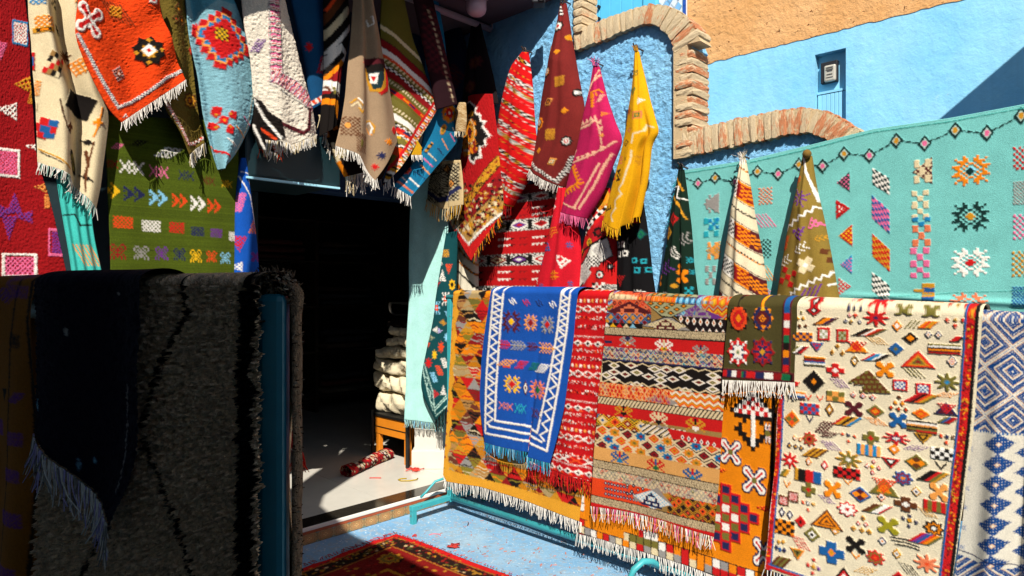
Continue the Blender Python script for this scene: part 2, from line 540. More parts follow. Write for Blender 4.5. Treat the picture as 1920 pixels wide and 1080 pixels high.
RUGS = {}
def rug(key, name, label, group, pl, off, T, R, B, L, base, paint=None, fold=None, tuft=0., jit=.5, step=1.35,
        mat='weave', drape=None, thick=.009, fr=(), cat='rug', edge=None, S=1.6, flat=False, smb=0, rough=0., back=None, msl=0., bulge=0.):
    T, R, B, L = PP(T), PP(R), PP(B), PP(L)
    ns = max(6, int(max(plen(T), plen(B)) / step)); nt = max(6, int(max(plen(L), plen(R)) / step))
    s = np.linspace(0, 1, ns)[None, :, None]; t = np.linspace(0, 1, nt)[:, None, None]
    t_, b_ = resample(T, ns)[None], resample(B, ns, smb)[None]
    l_, r_ = resample(L, nt, 1)[:, None], resample(R, nt, 1)[:, None]
    Q = (1 - t) * t_ + t * b_ + (1 - s) * l_ + s * r_ - ((1 - s) * (1 - t) * t_[:, :1] + s * (1 - t) * t_[:, -1:] + (1 - s) * t * b_[:, :1] + s * t * b_[:, -1:])
    px, py = Q[..., 0], Q[..., 1]
    kx = np.arange(0, nt + 26, 26); w_ = np.convolve(rng.normal(0, 1, len(kx) + 2), [.25, .5, .25], 'valid')
    w2 = np.convolve(rng.normal(0, 1, len(kx) + 2), [.25, .5, .25], 'valid')
    wob = np.interp(np.arange(nt), kx, w_[:len(kx)]); wob2 = np.interp(np.arange(nt), kx, w2[:len(kx)])   # sides that are never quite straight
    px = px + 1.5 * (wob[:, None] * (1 - s[..., 0]) ** 3 + wob2[:, None] * s[..., 0] ** 3) * np.minimum(1, t[..., 0] * 6)
    vx = None if flat else pl.vx
    cv = Cv(px.min(), py.min(), px.max(), py.max(), base, vx=vx, S=S, jit=jit, msl=msl)
    if paint:
        if isinstance(paint, str): cv.draw(paint)
        else: paint(cv)
    cv.soften()
    rgb, hg = cv.sample(px, py)
    W_ = pl.at(px, py, off)
    S_, T_ = s[..., 0] + 0 * t[..., 0], t[..., 0] + 0 * s[..., 0]
    dsp = np.zeros_like(px)
    if fold is not None: dsp = dsp + fold(S_, T_)
    if bulge: dsp = dsp + bulge * np.sqrt(np.maximum(0, 1 - (2 * S_ - 1) ** 2)) * np.minimum(1, T_ * 2.5 + .15)
    if bulge >= .04:                            # soft pleats running up to the hook
        ph = rnd.uniform(0, 6); bp = min(bulge, .06); dsp = dsp + bp * .15 * np.sin(2 * np.pi * (2.3 * S_ + .25 * T_) + ph) * np.sin(np.pi * S_) * (.25 + .75 * T_) + bp * .08 * np.sin(2 * np.pi * 4.1 * S_ + 3 * T_ + ph) * np.sin(np.pi * S_) * T_
    dsp = dsp + tuft * hg
    if rough:
        q = rng.normal(0, 1, (nt // 3 + 2, ns // 3 + 2)); dsp = dsp + rough * np.kron(q, np.ones((3, 3)))[:nt, :ns] + rough * .6 * rng.normal(0, 1, px.shape)
    N = np.array([pl.n[0], pl.n[1], 0.])
    V = W_ + dsp[..., None] * N
    if drape:
        rb, down = drape                       # over the bar, then down the far side
        zt = V[0, :, :]; ang = np.linspace(0, math.pi, 14)[1:]
        arc = [zt - N * (rb - rb * math.cos(a)) + np.array([0, 0, 1.]) * (rb * .45 * math.sin(a)) for a in ang]
        nd = 24
        bk = [zt - N * (2 * rb + .01 * math.sin(q * .9)) - np.array([0, 0, 1.]) * (down * (q + 1) / nd) for q in range(nd)]
        ex = np.stack((arc + bk)[::-1], 0)
        kx = len(ex)
        rows_ = np.clip((np.r_[np.linspace(.6, .06, nd), np.linspace(.06, 0, 13)] * (nt - 1)).astype(int), 0, nt - 1)
        V = np.concatenate([ex, V], 0); rgb = np.concatenate([rgb[rows_], rgb], 0); nt += kx
    n = nt * ns
    I = np.arange(n).reshape(nt, ns)
    f4 = [np.stack([I[:-1, :-1], I[1:, :-1], I[1:, 1:], I[:-1, 1:]], -1).reshape(-1, 4)]
    VV = [V.reshape(-1, 3)]; CC = [rgb.reshape(-1, 3)]
    # rim and reverse side
    if drape is None:
        ring = np.r_[I[0, :], I[1:, -1], I[-1, -2::-1], I[-2:0:-1, 0]]
        m = len(ring); base_i = n
        VV.append(VV[0][ring] - N * thick); CC.append(CC[0][ring] * .9)
        a = np.arange(m); b = (a + 1) % m
        f4.append(np.stack([ring[a], ring[b], base_i + b, base_i + a], -1))
        ii = np.unique(np.r_[np.arange(0, nt, 6), nt - 1]); jj = np.unique(np.r_[np.arange(0, ns, 6), ns - 1])
        sub = I[np.ix_(ii, jj)].ravel(); b0 = n + m
        VV.append(VV[0][sub] - N * thick)
        cb = CC[0][sub] * .9 if back is None else np.repeat(col(back)[None], len(sub), 0)
        CC.append(cb)
        J = b0 + np.arange(len(sub)).reshape(len(ii), len(jj))
        f4.append(np.stack([J[:-1, :-1], J[:-1, 1:], J[1:, 1:], J[1:, :-1]], -1).reshape(-1, 4))
    VV = np.concatenate(VV); CC = np.concatenate(CC); f4 = np.concatenate(f4)
    hem = V[-1]
    org = np.array([hem[:, 0].mean(), hem[:, 1].mean(), VV[:, 2].min()])
    me = fast_mesh(name, VV - org, f4, colors=CC)
    me.materials.append(MATS[mat])
    o = bpy.data.objects.new(name, me); C.objects.link(o); o.location = org
    tag(o, label, cat, group)
    k = float(np.linalg.norm(hem.mean(0) - np.array([0, 0, EYE]))) / F       # metres per picture pixel here
    for d in fr:
        sd_ = d.get('side', 'b')
        line = {'b': V[-1], 't': V[0], 'l': V[:, 0], 'r': V[:, -1]}[sd_]
        fringe(o, org, line, N, k, **{a: b for a, b in d.items() if a != 'side'})
    RUGS[key] = o
    return o

def fringe(parent, org, line, N, k, n=60, len_=14, cols='w', w=1.4, a0=0, a1=1, lean=0., name='fringe', curl=.25, out=.004, outdir=None, knot=False):
    q = np.linspace(a0, a1, n) * (len(line) - 1)
    V, F4, CC = [], [], []
    tang = line[-1] - line[0]; tang = tang / (np.linalg.norm(tang) + 1e-9)
    for i, x in enumerate(q):
        x = min(max(x + rnd.uniform(-.4, .4) * (len(line) - 1) / n, 0), len(line) - 1.001); j = int(x); f = x - j
        p = line[j] * (1 - f) + line[j + 1] * f
        L_ = len_ * k * rnd.uniform(.7, 1.15); wd = w * k * rnd.uniform(.7, 1.2) / 2
        c = np.array(col(cols[rnd.randrange(len(cols))])) * rnd.uniform(.8, 1.08)
        sgn = tang * (rnd.gauss(0, .16) + lean)
        g = np.array([0, 0, -1.]) if outdir is None else np.array(outdir)
        dirv = g + sgn; dirv /= np.linalg.norm(dirv)
        cu = rnd.gauss(0, curl); side = np.cross(dirv, N); b = len(V)
        for s_ in range(4):
            t = s_ / 3
            c0 = p + dirv * L_ * t + side * cu * L_ * t * t * .5 + N * (out + rnd.uniform(0, .006) * t)
            ww = wd * (1.0 - .35 * t) * (1.25 if knot and s_ == 0 else 1)
            V += [c0 - side * ww, c0 + N * ww, c0 + side * ww]
        for s_ in range(3):
            a = b + s_ * 3
            for u in range(3):
                F4.append((a + u, a + (u + 1) % 3, a + 3 + (u + 1) % 3, a + 3 + u))
        CC += [c] * 12
    me = fast_mesh(name, np.array(V) - org, F4, colors=np.array(CC))
    me.materials.append(M_YARN)
    o = bpy.data.objects.new(name, me); C.objects.link(o); o.parent = parent
    o['kind'] = 'stuff'
    return o
# ------------------------------------------------------------------ large structure
def link_obj(name, me, parent=None, loc=None, mat=None):
    o = bpy.data.objects.new(name, me); C.objects.link(o)
    if parent: o.parent = parent
    if loc is not None: o.location = loc
    if mat and not me.materials: me.materials.append(mat)
    return o

# blue painted pavement
def m_pavement():
    m, nt, b = new_mat('blue_painted_pavement')
    n1 = noise(nt, 1.7, 8, .65); n2 = noise(nt, 24, 8, .75); n3 = noise(nt, 60, 3, .5)
    r1 = ramp(nt, n1.outputs['Fac'], [(.3, tuple(lin('#5f90b8'))), (.52, tuple(lin('#7aa5c4'))), (.7, tuple(lin('#98b4c6')))])
    r2 = ramp(nt, n2.outputs['Fac'], [(.5, (0, 0, 0)), (.62, (1, 1, 1))])
    c = mixc(nt, r2.outputs[0], r1.outputs[0], tuple(lin('#8f9ca6')))
    r3 = ramp(nt, n3.outputs['Fac'], [(.63, (0, 0, 0)), (.68, (1, 1, 1))])
    c = mixc(nt, r3.outputs[0], c, tuple(lin('#bccad2')))
    v = node(nt, 'ShaderNodeTexVoronoi'); v.inputs['Scale'].default_value = 46
    nt.links.new(node(nt, 'ShaderNodeTexCoord').outputs['Object'], v.inputs['Vector'])
    r4 = ramp(nt, v.outputs['Distance'], [(.05, (1, 1, 1)), (.13, (0, 0, 0))])
    pick = ramp(nt, noise(nt, 9, 2).outputs['Fac'], [(.55, (0, 0, 0)), (.62, (.8, .8, .8))])
    f = mixc(nt, 1., r4.outputs[0], pick.outputs[0], 'MULTIPLY')
    c = mixc(nt, f, c, tuple(lin('#b56a5e')))
    nt.links.new(c, b.inputs['Base Color']); b.inputs['Roughness'].default_value = .7
    bump(nt, b, n2.outputs['Fac'], .6, .012)
    return m
M_PAVE = m_pavement()
n = 60
gx = np.linspace(-60, 60, n); V = np.array([(x, y, 0) for y in gx for x in gx])
I = np.arange(n * n).reshape(n, n)
g = link_obj('ground', fast_mesh('ground', V, np.stack([I[:-1, :-1], I[:-1, 1:], I[1:, 1:], I[1:, :-1]], -1).reshape(-1, 4)), mat=M_PAVE)
tag(g, kind='structure')

# rough blue wall with a stepped parapet
def m_rough_blue():
    m, nt, b = new_mat('rough_blue_limewash')
    n1 = noise(nt, 48, 8, .65); n2 = noise(nt, 130, 6, .65); n3 = noise(nt, 3, 5, .6)
    r = ramp(nt, n3.outputs['Fac'], [(.3, tuple(lin('#7abcec'))), (.7, tuple(lin('#98d0f2')))])
    r2 = ramp(nt, n2.outputs['Fac'], [(.62, (0, 0, 0)), (.74, (.7, .7, .7))])
    c = mixc(nt, r2.outputs[0], r.outputs[0], tuple(lin('#c4e2f4')))
    nt.links.new(c, b.inputs['Base Color']); b.inputs['Roughness'].default_value = .9
    b.inputs['Specular IOR Level'].default_value = .2
    ad = node(nt, 'ShaderNodeMath', operation='ADD'); nt.links.new(n1.outputs['Fac'], ad.inputs[0])
    mu = node(nt, 'ShaderNodeMath', operation='MULTIPLY'); mu.inputs[1].default_value = .45
    nt.links.new(n2.outputs['Fac'], mu.inputs[0]); nt.links.new(mu.outputs[0], ad.inputs[1])
    bump(nt, b, ad.outputs[0], 1.0, .022)
    return m
M_RBLUE = m_rough_blue()
def wall_pts(pl, pts, off=0): return [pl.pt(*pl.az(x, y, off), off) for x, y in pts]
OUT_A = PP('1083,62 1106,52 1130,42 1155,31 1180,22 1205,13 1225,9 1245,9 1265,15 1285,28 1303,44 1316,60 1325,78')
IN_A = PP('1083,99 1106,90 1130,82 1155,71 1175,62 1196,52 1213,47 1226,48 1238,53 1248,61 1255,70 1260,81 1264,93')
OUT_C = PP('1300,247 1322,240 1344,235 1366,229 1388,224 1410,218 1432,213 1454,208 1476,204 1500,201 1522,200 1544,204 1562,210 1580,219 1596,231 1612,243 1625,252')
IN_C = PP('1268,302 1300,294 1325,289 1350,284 1374,279 1398,274 1420,270 1442,264 1460,259 1478,254 1494,251 1510,250 1526,252 1540,257 1552,264 1562,272 1570,282')
wall = empty('parapet_wall', WALL.pt(1.2, 0))
tag(wall, 'rough blue limewashed wall with a curved brick coping, rugs hanging on it', 'wall')
top = [((a[0] + b[0]) / 2, (a[1] + b[1]) / 2) for a, b in zip(OUT_A, IN_A)] + [(1280, 110), (1281, 265)] + [((a[0] + b[0]) / 2, (a[1] + b[1]) / 2) for a, b in zip(OUT_C, IN_C)] + [(1700, 262), (1920, 225), (2100, 190)]
tp = [WALL.pt(*WALL.az(*p)) for p in top]
a_end = WALL.az(2100, 300)[0]
zt = 4.3
a62 = WALL.az(1083, 60)[0]
poly = [WALL.pt(-.775, -.05), WALL.pt(-.775, zt), WALL.pt(a62, zt)] + tp + [WALL.pt(a_end, -.05)]
# front sheet with real unevenness, filled as a fine grid cut to the outline
def wall_sheet(pl, poly, step, amp, seed, thick):
    pa = np.array([(np.dot(np.array(p[:2]) - pl.p0, pl.d), p[2]) for p in poly])
    a = np.arange(pa[:, 0].min(), pa[:, 0].max() + step, step); z = np.arange(pa[:, 1].min(), pa[:, 1].max() + step, step)
    A, Z = np.meshgrid(a, z); ins = np.zeros(A.shape, bool)
    for (xa, ya), (xb, yb) in zip(pa, np.roll(pa, -1, 0)):
        if ya == yb: continue
        ins ^= ((ya > Z) != (yb > Z)) & (A < (xb - xa) * (Z - ya) / (yb - ya) + xa)
    rg = np.random.default_rng(seed)
    d = np.zeros(A.shape)
    for sc, w in ((2, .7), (4, .55), (10, .35)):
        q = rg.normal(0, 1, (A.shape[0] // sc + 3, A.shape[1] // sc + 3))
        yi = np.arange(A.shape[0]) / sc; xi = np.arange(A.shape[1]) / sc
        y0 = yi.astype(int); x0 = xi.astype(int); fy = (yi - y0)[:, None]; fx = (xi - x0)[None]
        fy = fy * fy * (3 - 2 * fy); fx = fx * fx * (3 - 2 * fx)
        d += w * ((q[np.ix_(y0, x0)] * (1 - fx) + q[np.ix_(y0, x0 + 1)] * fx) * (1 - fy) + (q[np.ix_(y0 + 1, x0)] * (1 - fx) + q[np.ix_(y0 + 1, x0 + 1)] * fx) * fy)
    d = amp * np.tanh(d)
    P = pl.p0[None, None] + A[..., None] * pl.d + d[..., None] * pl.n
    V = np.concatenate([P, Z[..., None]], -1)
    cell = ins[:-1, :-1] & ins[1:, :-1] & ins[1:, 1:] & ins[:-1, 1:]
    I = np.arange(A.size).reshape(A.shape)
    f = np.stack([I[:-1, :-1], I[:-1, 1:], I[1:, 1:], I[1:, :-1]], -1)[cell]
    used = np.unique(f); mp = np.full(A.size, -1); mp[used] = np.arange(len(used))
    return V.reshape(-1, 3)[used], mp[f]
V, f = wall_sheet(WALL, poly, .0075, .0055, 3, .2)
me = fast_mesh('plaster', V - np.array(wall.location), f)
link_obj('plaster', me, wall, mat=M_RBLUE)
mb = MB(); mb.prism([p - WALL.nv * .02 for p in poly], -WALL.nv * .2)
mb.build('core', M_RBLUE, wall)

# brick coping: every brick its own block
def m_brick():
    m, nt, b = new_mat('weathered_brick_and_lime')
    at = node(nt, 'ShaderNodeAttribute', attribute_name='tint', attribute_type='OBJECT')
    n1 = noise(nt, 2.2, 5, .65); n2 = noise(nt, 11, 6, .7)
    br = ramp(nt, n2.outputs['Fac'], [(.3, tuple(lin('#c87850'))), (.7, tuple(lin('#e0986c')))])
    li = ramp(nt, n2.outputs['Fac'], [(.3, tuple(lin('#cdb48c'))), (.7, tuple(lin('#ecd6b2')))])
    ad = node(nt, 'ShaderNodeMath', operation='ADD'); nt.links.new(n1.outputs['Fac'], ad.inputs[0]); nt.links.new(at.outputs['Fac'], ad.inputs[1])
    r = ramp(nt, ad.outputs[0], [(.62, (0, 0, 0)), (.74, (1, 1, 1))])
    c = mixc(nt, r.outputs[0], li.outputs[0], br.outputs[0])
    nt.links.new(c, b.inputs['Base Color']); b.inputs['Roughness'].default_value = .92
    b.inputs['Specular IOR Level'].default_value = .15
    bump(nt, b, n2.outputs['Fac'], .6, .05)
    return m
M_BRICK = m_brick()
M_LIME = plain('lime_mortar', '#cbb088', .95, .15, 30, .8, .01)
def brick_mesh(seed):
    import bmesh
    r = random.Random(seed); bm = bmesh.new(); bmesh.ops.create_cube(bm, size=1)
    bmesh.ops.subdivide_edges(bm, edges=bm.edges[:], cuts=2, use_grid_fill=True)
    for v in bm.verts:
        c = v.co; nearc = sum(abs(q) > .45 for q in c)
        v.co = c * (1 - .045 * (nearc - 1)) + Vector((r.uniform(-.035, .035), r.uniform(-.025, .025), r.uniform(-.02, .02)))
    me = bpy.data.meshes.new('brick'); bm.to_mesh(me); bm.free()
    me.polygons.foreach_set('use_smooth', [False] * len(me.polygons)); me.materials.append(M_BRICK)
    return me
BRK = [brick_mesh(i) for i in range(6)]
def brick(parent, c, x, y, z, tint):
    "block with half axes x (along), y (across), z (out of the wall)"
    o = bpy.data.objects.new('brick', BRK[rnd.randrange(6)]); C.objects.link(o)
    X, Y, Z = Vector(x), Vector(y), Vector(z)
    M = Matrix((X * 2, Y * 2, Z * 2)).transposed().to_4x4()
    o.parent = parent; M.translation = Vector(c) - WORLD(parent)
    o.matrix_local = M
    o['tint'] = tint
    return o
def voussoirs(outp, inp, n, lo=-.11, hi=.045):
    P = resample(outp, n + 1); Q = resample(inp, n + 1)
    for i in range(n):
        w = [WALL.pt(*WALL.az(*p)) for p in (P[i], P[i + 1], Q[i + 1], Q[i])]
        c = sum(w, Vector()) / 4
        x = ((w[1] + w[2]) - (w[0] + w[3])) / 4 * .985; y = ((w[0] + w[1]) - (w[2] + w[3])) / 4
        y *= rnd.uniform(.95, 1.05); h = hi + rnd.uniform(-.007, .005)
        y = y - x * (y.dot(x) / x.length_squared)
        brick(wall, c + WALL.nv * (lo + h) / 2, x, y, WALL.nv * (h - lo) / 2, rnd.choice([-.08, -.02, .05, .12, .2, .26]))
voussoirs(OUT_A, IN_A, 19)
voussoirs(OUT_C, IN_C, 23)
nb = 15
for i in range(nb):
    y0 = 80 + i * (292 - 80) / nb; y1 = y0 + (292 - 80) / nb * .96
    a0, zt0 = WALL.az(1264, y0, .05); a1, _ = WALL.az(1297, y0, .05)
    _, zb0 = WALL.az(1280, y1, .05); _, zt0 = WALL.az(1280, y0, .05)
    if i == 0: continue
    pr = .042 + rnd.uniform(-.008, .008)
    brick(wall, WALL.pt((a0 + a1) / 2 + rnd.uniform(-.004, .004), (zt0 + zb0) / 2, (pr - .17) / 2), WALL.dv * (a1 - a0) / 2, Vector((0, 0, (zt0 - zb0) / 2)), WALL.nv * (pr + .17) / 2, .22 if i % 2 else -.12)
mb = MB()
a0, z1 = WALL.az(1268, 92); a1, z0 = WALL.az(1294, 296)
mb.box(WALL.pt((a0 + a1) / 2, (z0 + z1) / 2, -.065), WALL.dv * (a1 - a0) * .49, Vector((0, 0, (z1 - z0) / 2)), WALL.nv * .1)
for outp, inp in ((OUT_A, IN_A), (OUT_C, IN_C)):
    P, Q = resample(outp, 16), resample(inp, 16)
    for i in range(15):
        w = [WALL.pt(*WALL.az(*p)) for p in (P[i] * .9 + Q[i] * .1, P[i + 1] * .9 + Q[i + 1] * .1, Q[i + 1] * .9 + P[i + 1] * .1, Q[i] * .9 + P[i] * .1)]
        mb.prism([p + WALL.nv * .036 for p in w], -WALL.nv * .14)
mb.build('mortar', M_LIME, wall)
# small brick pier at the left end of the upper arch
for i in range(6):
    a0, zt0 = WALL.az(1084, 52 - i * 15); a1, _ = WALL.az(1101, 52 - i * 15); _, zb0 = WALL.az(1090, 65 - i * 15)
    _, zt0 = WALL.az(1090, 52 - i * 15)
    brick(wall, WALL.pt((a0 + a1) / 2, (zt0 + zb0) / 2, -.03), WALL.dv * (a1 - a0) / 2, Vector((0, 0, (zt0 - zb0) / 2)), WALL.nv * .09, .1 * (i % 3) - .1)

# house behind: ochre above, smooth blue below
def m_plaster(name, a, b2, holes, bs, bd):
    m, nt, b = new_mat(name)
    n1 = noise(nt, 2.5, 6, .6); n2 = noise(nt, 16, 8, .7); n3 = noise(nt, 5, 3)
    c = ramp(nt, n1.outputs['Fac'], [(.3, tuple(lin(a))), (.7, tuple(lin(b2)))]).outputs[0]
    if holes:
        v = node(nt, 'ShaderNodeTexVoronoi'); v.inputs['Scale'].default_value = 17
        sep = node(nt, 'ShaderNodeMapping'); sep.inputs['Scale'].default_value = (1, 1, 2.2)
        nt.links.new(node(nt, 'ShaderNodeTexCoord').outputs['Object'], sep.inputs[0]); 
        w = mixc(nt, .18, sep.outputs[0], noise(nt, 14, 4).outputs['Color']); nt.links.new(w, v.inputs['Vector'])
        h = ramp(nt, v.outputs['Distance'], [(.10, (1, 1, 1)), (.2, (0, 0, 0))])
        pk = ramp(nt, n3.outputs['Fac'], [(.48, (0, 0, 0)), (.6, (1, 1, 1))])
        f = mixc(nt, 1., h.outputs[0], pk.outputs[0], 'MULTIPLY')
        c = mixc(nt, f, c, tuple(lin(holes)))
        inv = node(nt, 'ShaderNodeMath', operation='SUBTRACT'); nt.links.new(n2.outputs['Fac'], inv.inputs[0]); nt.links.new(f, inv.inputs[1])
        bump(nt, b, inv.outputs[0], bs, bd)
    else:
        mp = node(nt, 'ShaderNodeMapping'); mp.inputs['Scale'].default_value = (6, 6, .7)
        nt.links.new(node(nt, 'ShaderNodeTexCoord').outputs['Object'], mp.inputs[0])
        dr = ramp(nt, noise(nt, 1.3, 7, .7, mp.outputs[0]).outputs['Fac'], [(.38, g3(.93)), (.54, g3(1.0)), (.75, g3(1.04))])
        c = mixc(nt, 1., c, dr.outputs[0], 'MULTIPLY')
        pt = ramp(nt, noise(nt, 3.2, 8, .75).outputs['Fac'], [(.62, (0, 0, 0)), (.7, (.55, .55, .55))])
        c = mixc(nt, pt.outputs[0], c, tuple(lin('#b8e0ee')))
        bump(nt, b, n2.outputs['Fac'], bs, bd)
    nt.links.new(c, b.inputs['Base Color']); b.inputs['Roughness'].default_value = .85
    b.inputs['Specular IOR Level'].default_value = .2
    return m
M_OCHRE = m_plaster('ochre_plaster', '#d69a5c', '#e6b078', '#8a4a1c', .9, .02)
M_SBLUE = m_plaster('smooth_blue_plaster', '#7ec4e8', '#9cd6f0', None, .5, .014)
house = empty('blue_and_ochre_house', BACK.pt(1.5, 0))
tag(house, 'house behind the brick coping, smooth blue plaster below and pitted ochre above', 'house')
na0, nz1 = BACK.az(1528, 103); na1, _ = BACK.az(1586, 95); _, nz0 = BACK.az(1560, 250)
bz = 5.2
aL, aR = BACK.az(1000, 100)[0], BACK.az(2300, 100)[0]
oL, oR = BACK.az(1325, 120), BACK.az(1800, 0)
def oz(a): return oL[1] + (oR[1] - oL[1]) * (a - oL[0]) / (oR[0] - oL[0])
def grid_quad(mb, pl, a0, a1, z0, z1, off=0):
    mb.add([pl.pt(a0, z0, off), pl.pt(a1, z0, off), pl.pt(a1, z1, off), pl.pt(a0, z1, off)], [(0, 1, 2, 3)])
mb = MB()
for (x0, x1, y0, y1) in ((aL, na0, 0, bz), (na1, aR, 0, bz), (na0, na1, nz1, bz), (na0, na1, 0, nz0)):
    mb.prism([BACK.pt(x0, y0), BACK.pt(x1, y0), BACK.pt(x1, y1), BACK.pt(x0, y1)], -BACK.nv * .3)
mb.build('wall', M_SBLUE, house)
lowedge = []
for q in np.linspace(aL, aR, 120):
    lowedge.append(BACK.pt(q, oz(q) + rnd.uniform(-.006, .006), .004))
mb = MB()
for p, q in zip(lowedge, lowedge[1:]):
    p2, q2 = Vector(p), Vector(q); p2.z = q2.z = bz
    if min(p.z, q.z) > bz - .1: continue
    mb.add([p, q, q2, p2], [(0, 1, 2, 3)])
    mb.add([p, q, q - BACK.nv * .0035, p - BACK.nv * .0035], [(0, 3, 2, 1)])
up = mb.build('upper_plaster', M_OCHRE, house)
# meter niche
M_DBLUE = plain('blue_niche_paint', '#88cae8', .6, .06, 8, .1, .002)
nic = empty('meter_niche', (0, 0, 0)); nic.parent = house; nic.location = BACK.pt((na0 + na1) / 2, nz0) - house.location
mb = MB()
mb.prism([BACK.pt(na0, nz0, -.062), BACK.pt(na1, nz0, -.062), BACK.pt(na1, nz1, -.062), BACK.pt(na0, nz1, -.062)], -BACK.nv * .04)
mb.build('back_panel', M_DBLUE, nic)
mx0, mz1 = BACK.az(1541, 120, -.05); mx1, _ = BACK.az(1572, 115, -.05); _, mz0 = BACK.az(1556, 156, -.05)
M_BLACK = plain('black_rubber', '#15151a', .6, .1)
M_METER = plain('grey_meter_plastic', '#b5b0a2', .35, .05)
mb = MB(); mb.box(BACK.pt((mx0 + mx1) / 2, (mz0 + mz1) / 2, -.044), BACK.dv * (mx1 - mx0) / 2, (0, 0, (mz1 - mz0) / 2), BACK.nv * .018); mb.build('window_frame', M_BLACK, nic, bevel=.004)
mb = MB(); mb.box(BACK.pt((mx0 + mx1) / 2 + .008, (mz0 + mz1) / 2 - .012, -.026), BACK.dv * (mx1 - mx0) * .36, (0, 0, (mz1 - mz0) * .40), BACK.nv * .012); mb.build('meter', M_METER, nic, bevel=.014)
M_MARK = plain('meter_print', '#55524c', .5, .05)
mb = MB()
for q, w, hh in ((.26, .20, .008), (.17, .22, .006), (.10, .16, .006), (-.06, .17, .006), (-.2, .2, .004)):
    mb.box(BACK.pt((mx0 + mx1) / 2 + .008, (mz0 + mz1) / 2 - .012 + q * (mz1 - mz0), -.013), BACK.dv * (mx1 - mx0) * w, (0, 0, hh / 2), BACK.nv * .0015)
mb.build('print', M_MARK, nic)
for i in range(7):
    w = (na1 - na0) / 7.4
    mb = MB(); mb.box(BACK.pt(na0 + w * (i + .7), (BACK.az(1556, 172)[1] + nz0) / 2, -.05), BACK.dv * w * .475, (0, 0, (BACK.az(1556, 172)[1] - nz0) / 2), BACK.nv * .012)
    mb.build('slat', M_DBLUE, nic, bevel=.003)
mb = MB(); mb.box(BACK.pt((na0 + na1) / 2, BACK.az(1556, 169)[1], -.046), BACK.dv * (na1 - na0) * .48, (0, 0, .008), BACK.nv * .012); mb.build('rail', M_DBLUE, nic)
# door with tiled surround above the arch
M_DOOR = plain('turquoise_door_paint', '#5cbfe6', .5, .06, 10, .15, .002)
door = empty('door', (0, 0, 0)); door.parent = house
dx0, dz0 = BACK.az(1112, 100); dx1, _ = BACK.az(1214, 100)
dz1 = BACK.az(1160, -70)[1]
door.location = BACK.pt((dx0 + dx1) / 2, dz0) - house.location
for i in range(5):
    w = (dx1 - dx0) / 5
    mb = MB(); mb.box(BACK.pt(dx0 + w * (i + .5), (dz0 + dz1) / 2, .035), BACK.dv * w * .485, (0, 0, (dz1 - dz0) / 2), BACK.nv * .018)
    mb.build('plank', M_DOOR, door, bevel=.004)
for y in (17, 39):
    a_, z_ = BACK.az(1131, y); mb = MB(); mb.tube([BACK.pt(a_, z_, .05), BACK.pt(a_, z_, .075)], .014, 10); mb.build('stud', M_BLACK, door)
mb = MB(); b0 = BACK.az(1216, 30)[0]; b1 = BACK.az(1238, 30)[0]
mb.box(BACK.pt((b0 + b1) / 2, (dz0 + dz1) / 2, .03), BACK.dv * (b1 - b0) / 2, (0, 0, (dz1 - dz0) / 2), BACK.nv * .05); mb.build('door_post', M_DOOR, door)
M_TW = plain('white_glazed_tile', '#d9e2ea', .25, .05); M_TB = plain('pale_blue_glazed_tile', '#7fb4dc', .25, .08); M_TN = plain('cobalt_glazed_tile', '#2c55a8', .25, .08)
sur = empty('tile_surround', (0, 0, 0)); sur.parent = house; sur.location = BACK.pt(dx1 + .1, dz0) - house.location
mb = MB(); s0, _ = BACK.az(1239, 30); s1, _ = BACK.az(1290, 30)
mb.box(BACK.pt((s0 + s1) / 2, (dz0 + dz1) / 2, .02), BACK.dv * (s1 - s0) / 2, (0, 0, (dz1 - dz0) / 2), BACK.nv * .008); mb.build('backing', M_TW, sur)
tw = (s1 - s0 - .03) / 3
for j in range(16):
    for i in range(4):
        cx = s0 + tw * (i + (.5 if j % 2 else 0)); cz = dz0 + .02 + j * tw * .62
        if cx - tw * .4 < s0 - .01 or cx + tw * .4 > s1 - .025 or cz > dz1: continue
        mb = MB(); mb.prism([BACK.pt(cx - tw * .42, cz, .029), BACK.pt(cx, cz - tw * .54, .029), BACK.pt(cx + tw * .42, cz, .029), BACK.pt(cx, cz + tw * .54, .029)], BACK.nv * .006)
        mb.build('tile', M_TB if (i + j // 2) % 2 else M_TW, sur)
for j in range(10):
    zc = dz0 + (j + .5) * (dz1 - dz0) / 10
    mb = MB(); mb.box(BACK.pt(s1 - .012, zc, .034), BACK.dv * .011, (0, 0, (dz1 - dz0) / 20 * .96), BACK.nv * .006); mb.build('tile', M_TN, sur)
l0, _ = BACK.az(1101, 30); l1, _ = BACK.az(1112, 30)
for j in range(14):
    zc = dz0 + (j + .5) * (dz1 - dz0) / 14
    for i in range(2):
        mb = MB(); mb.box(BACK.pt(l0 + (l1 - l0) * (.25 + .5 * i), zc, .034), BACK.dv * (l1 - l0) * .23, (0, 0, (dz1 - dz0) / 28 * .94), BACK.nv * .006)
        mb.build('tile', (M_TW, M_TB, M_TN)[(j + i) % 3], sur)

# unseen slab off to the right, added to cast the slanting wall shadow
M_WHITE = plain('white_limewash', '#dcdcd6', .9, .05)
mb = MB()
p, q = Vector((2.64, 3.045, 3.54)), Vector((2.913, 2.788, 3.85))
d1 = (q - p)
r0 = p - d1 * .35; r1 = p + d1 * 4
mb.prism([(r0.x, r0.y, -.02), (r1.x, r1.y, -.02), tuple(r1), tuple(r0)], (.03, .03, 0))
gb = mb.build('shadow_slab', M_WHITE)
tag(gb, 'unseen white slab added beside the alley to cast a slanting shadow', 'house')

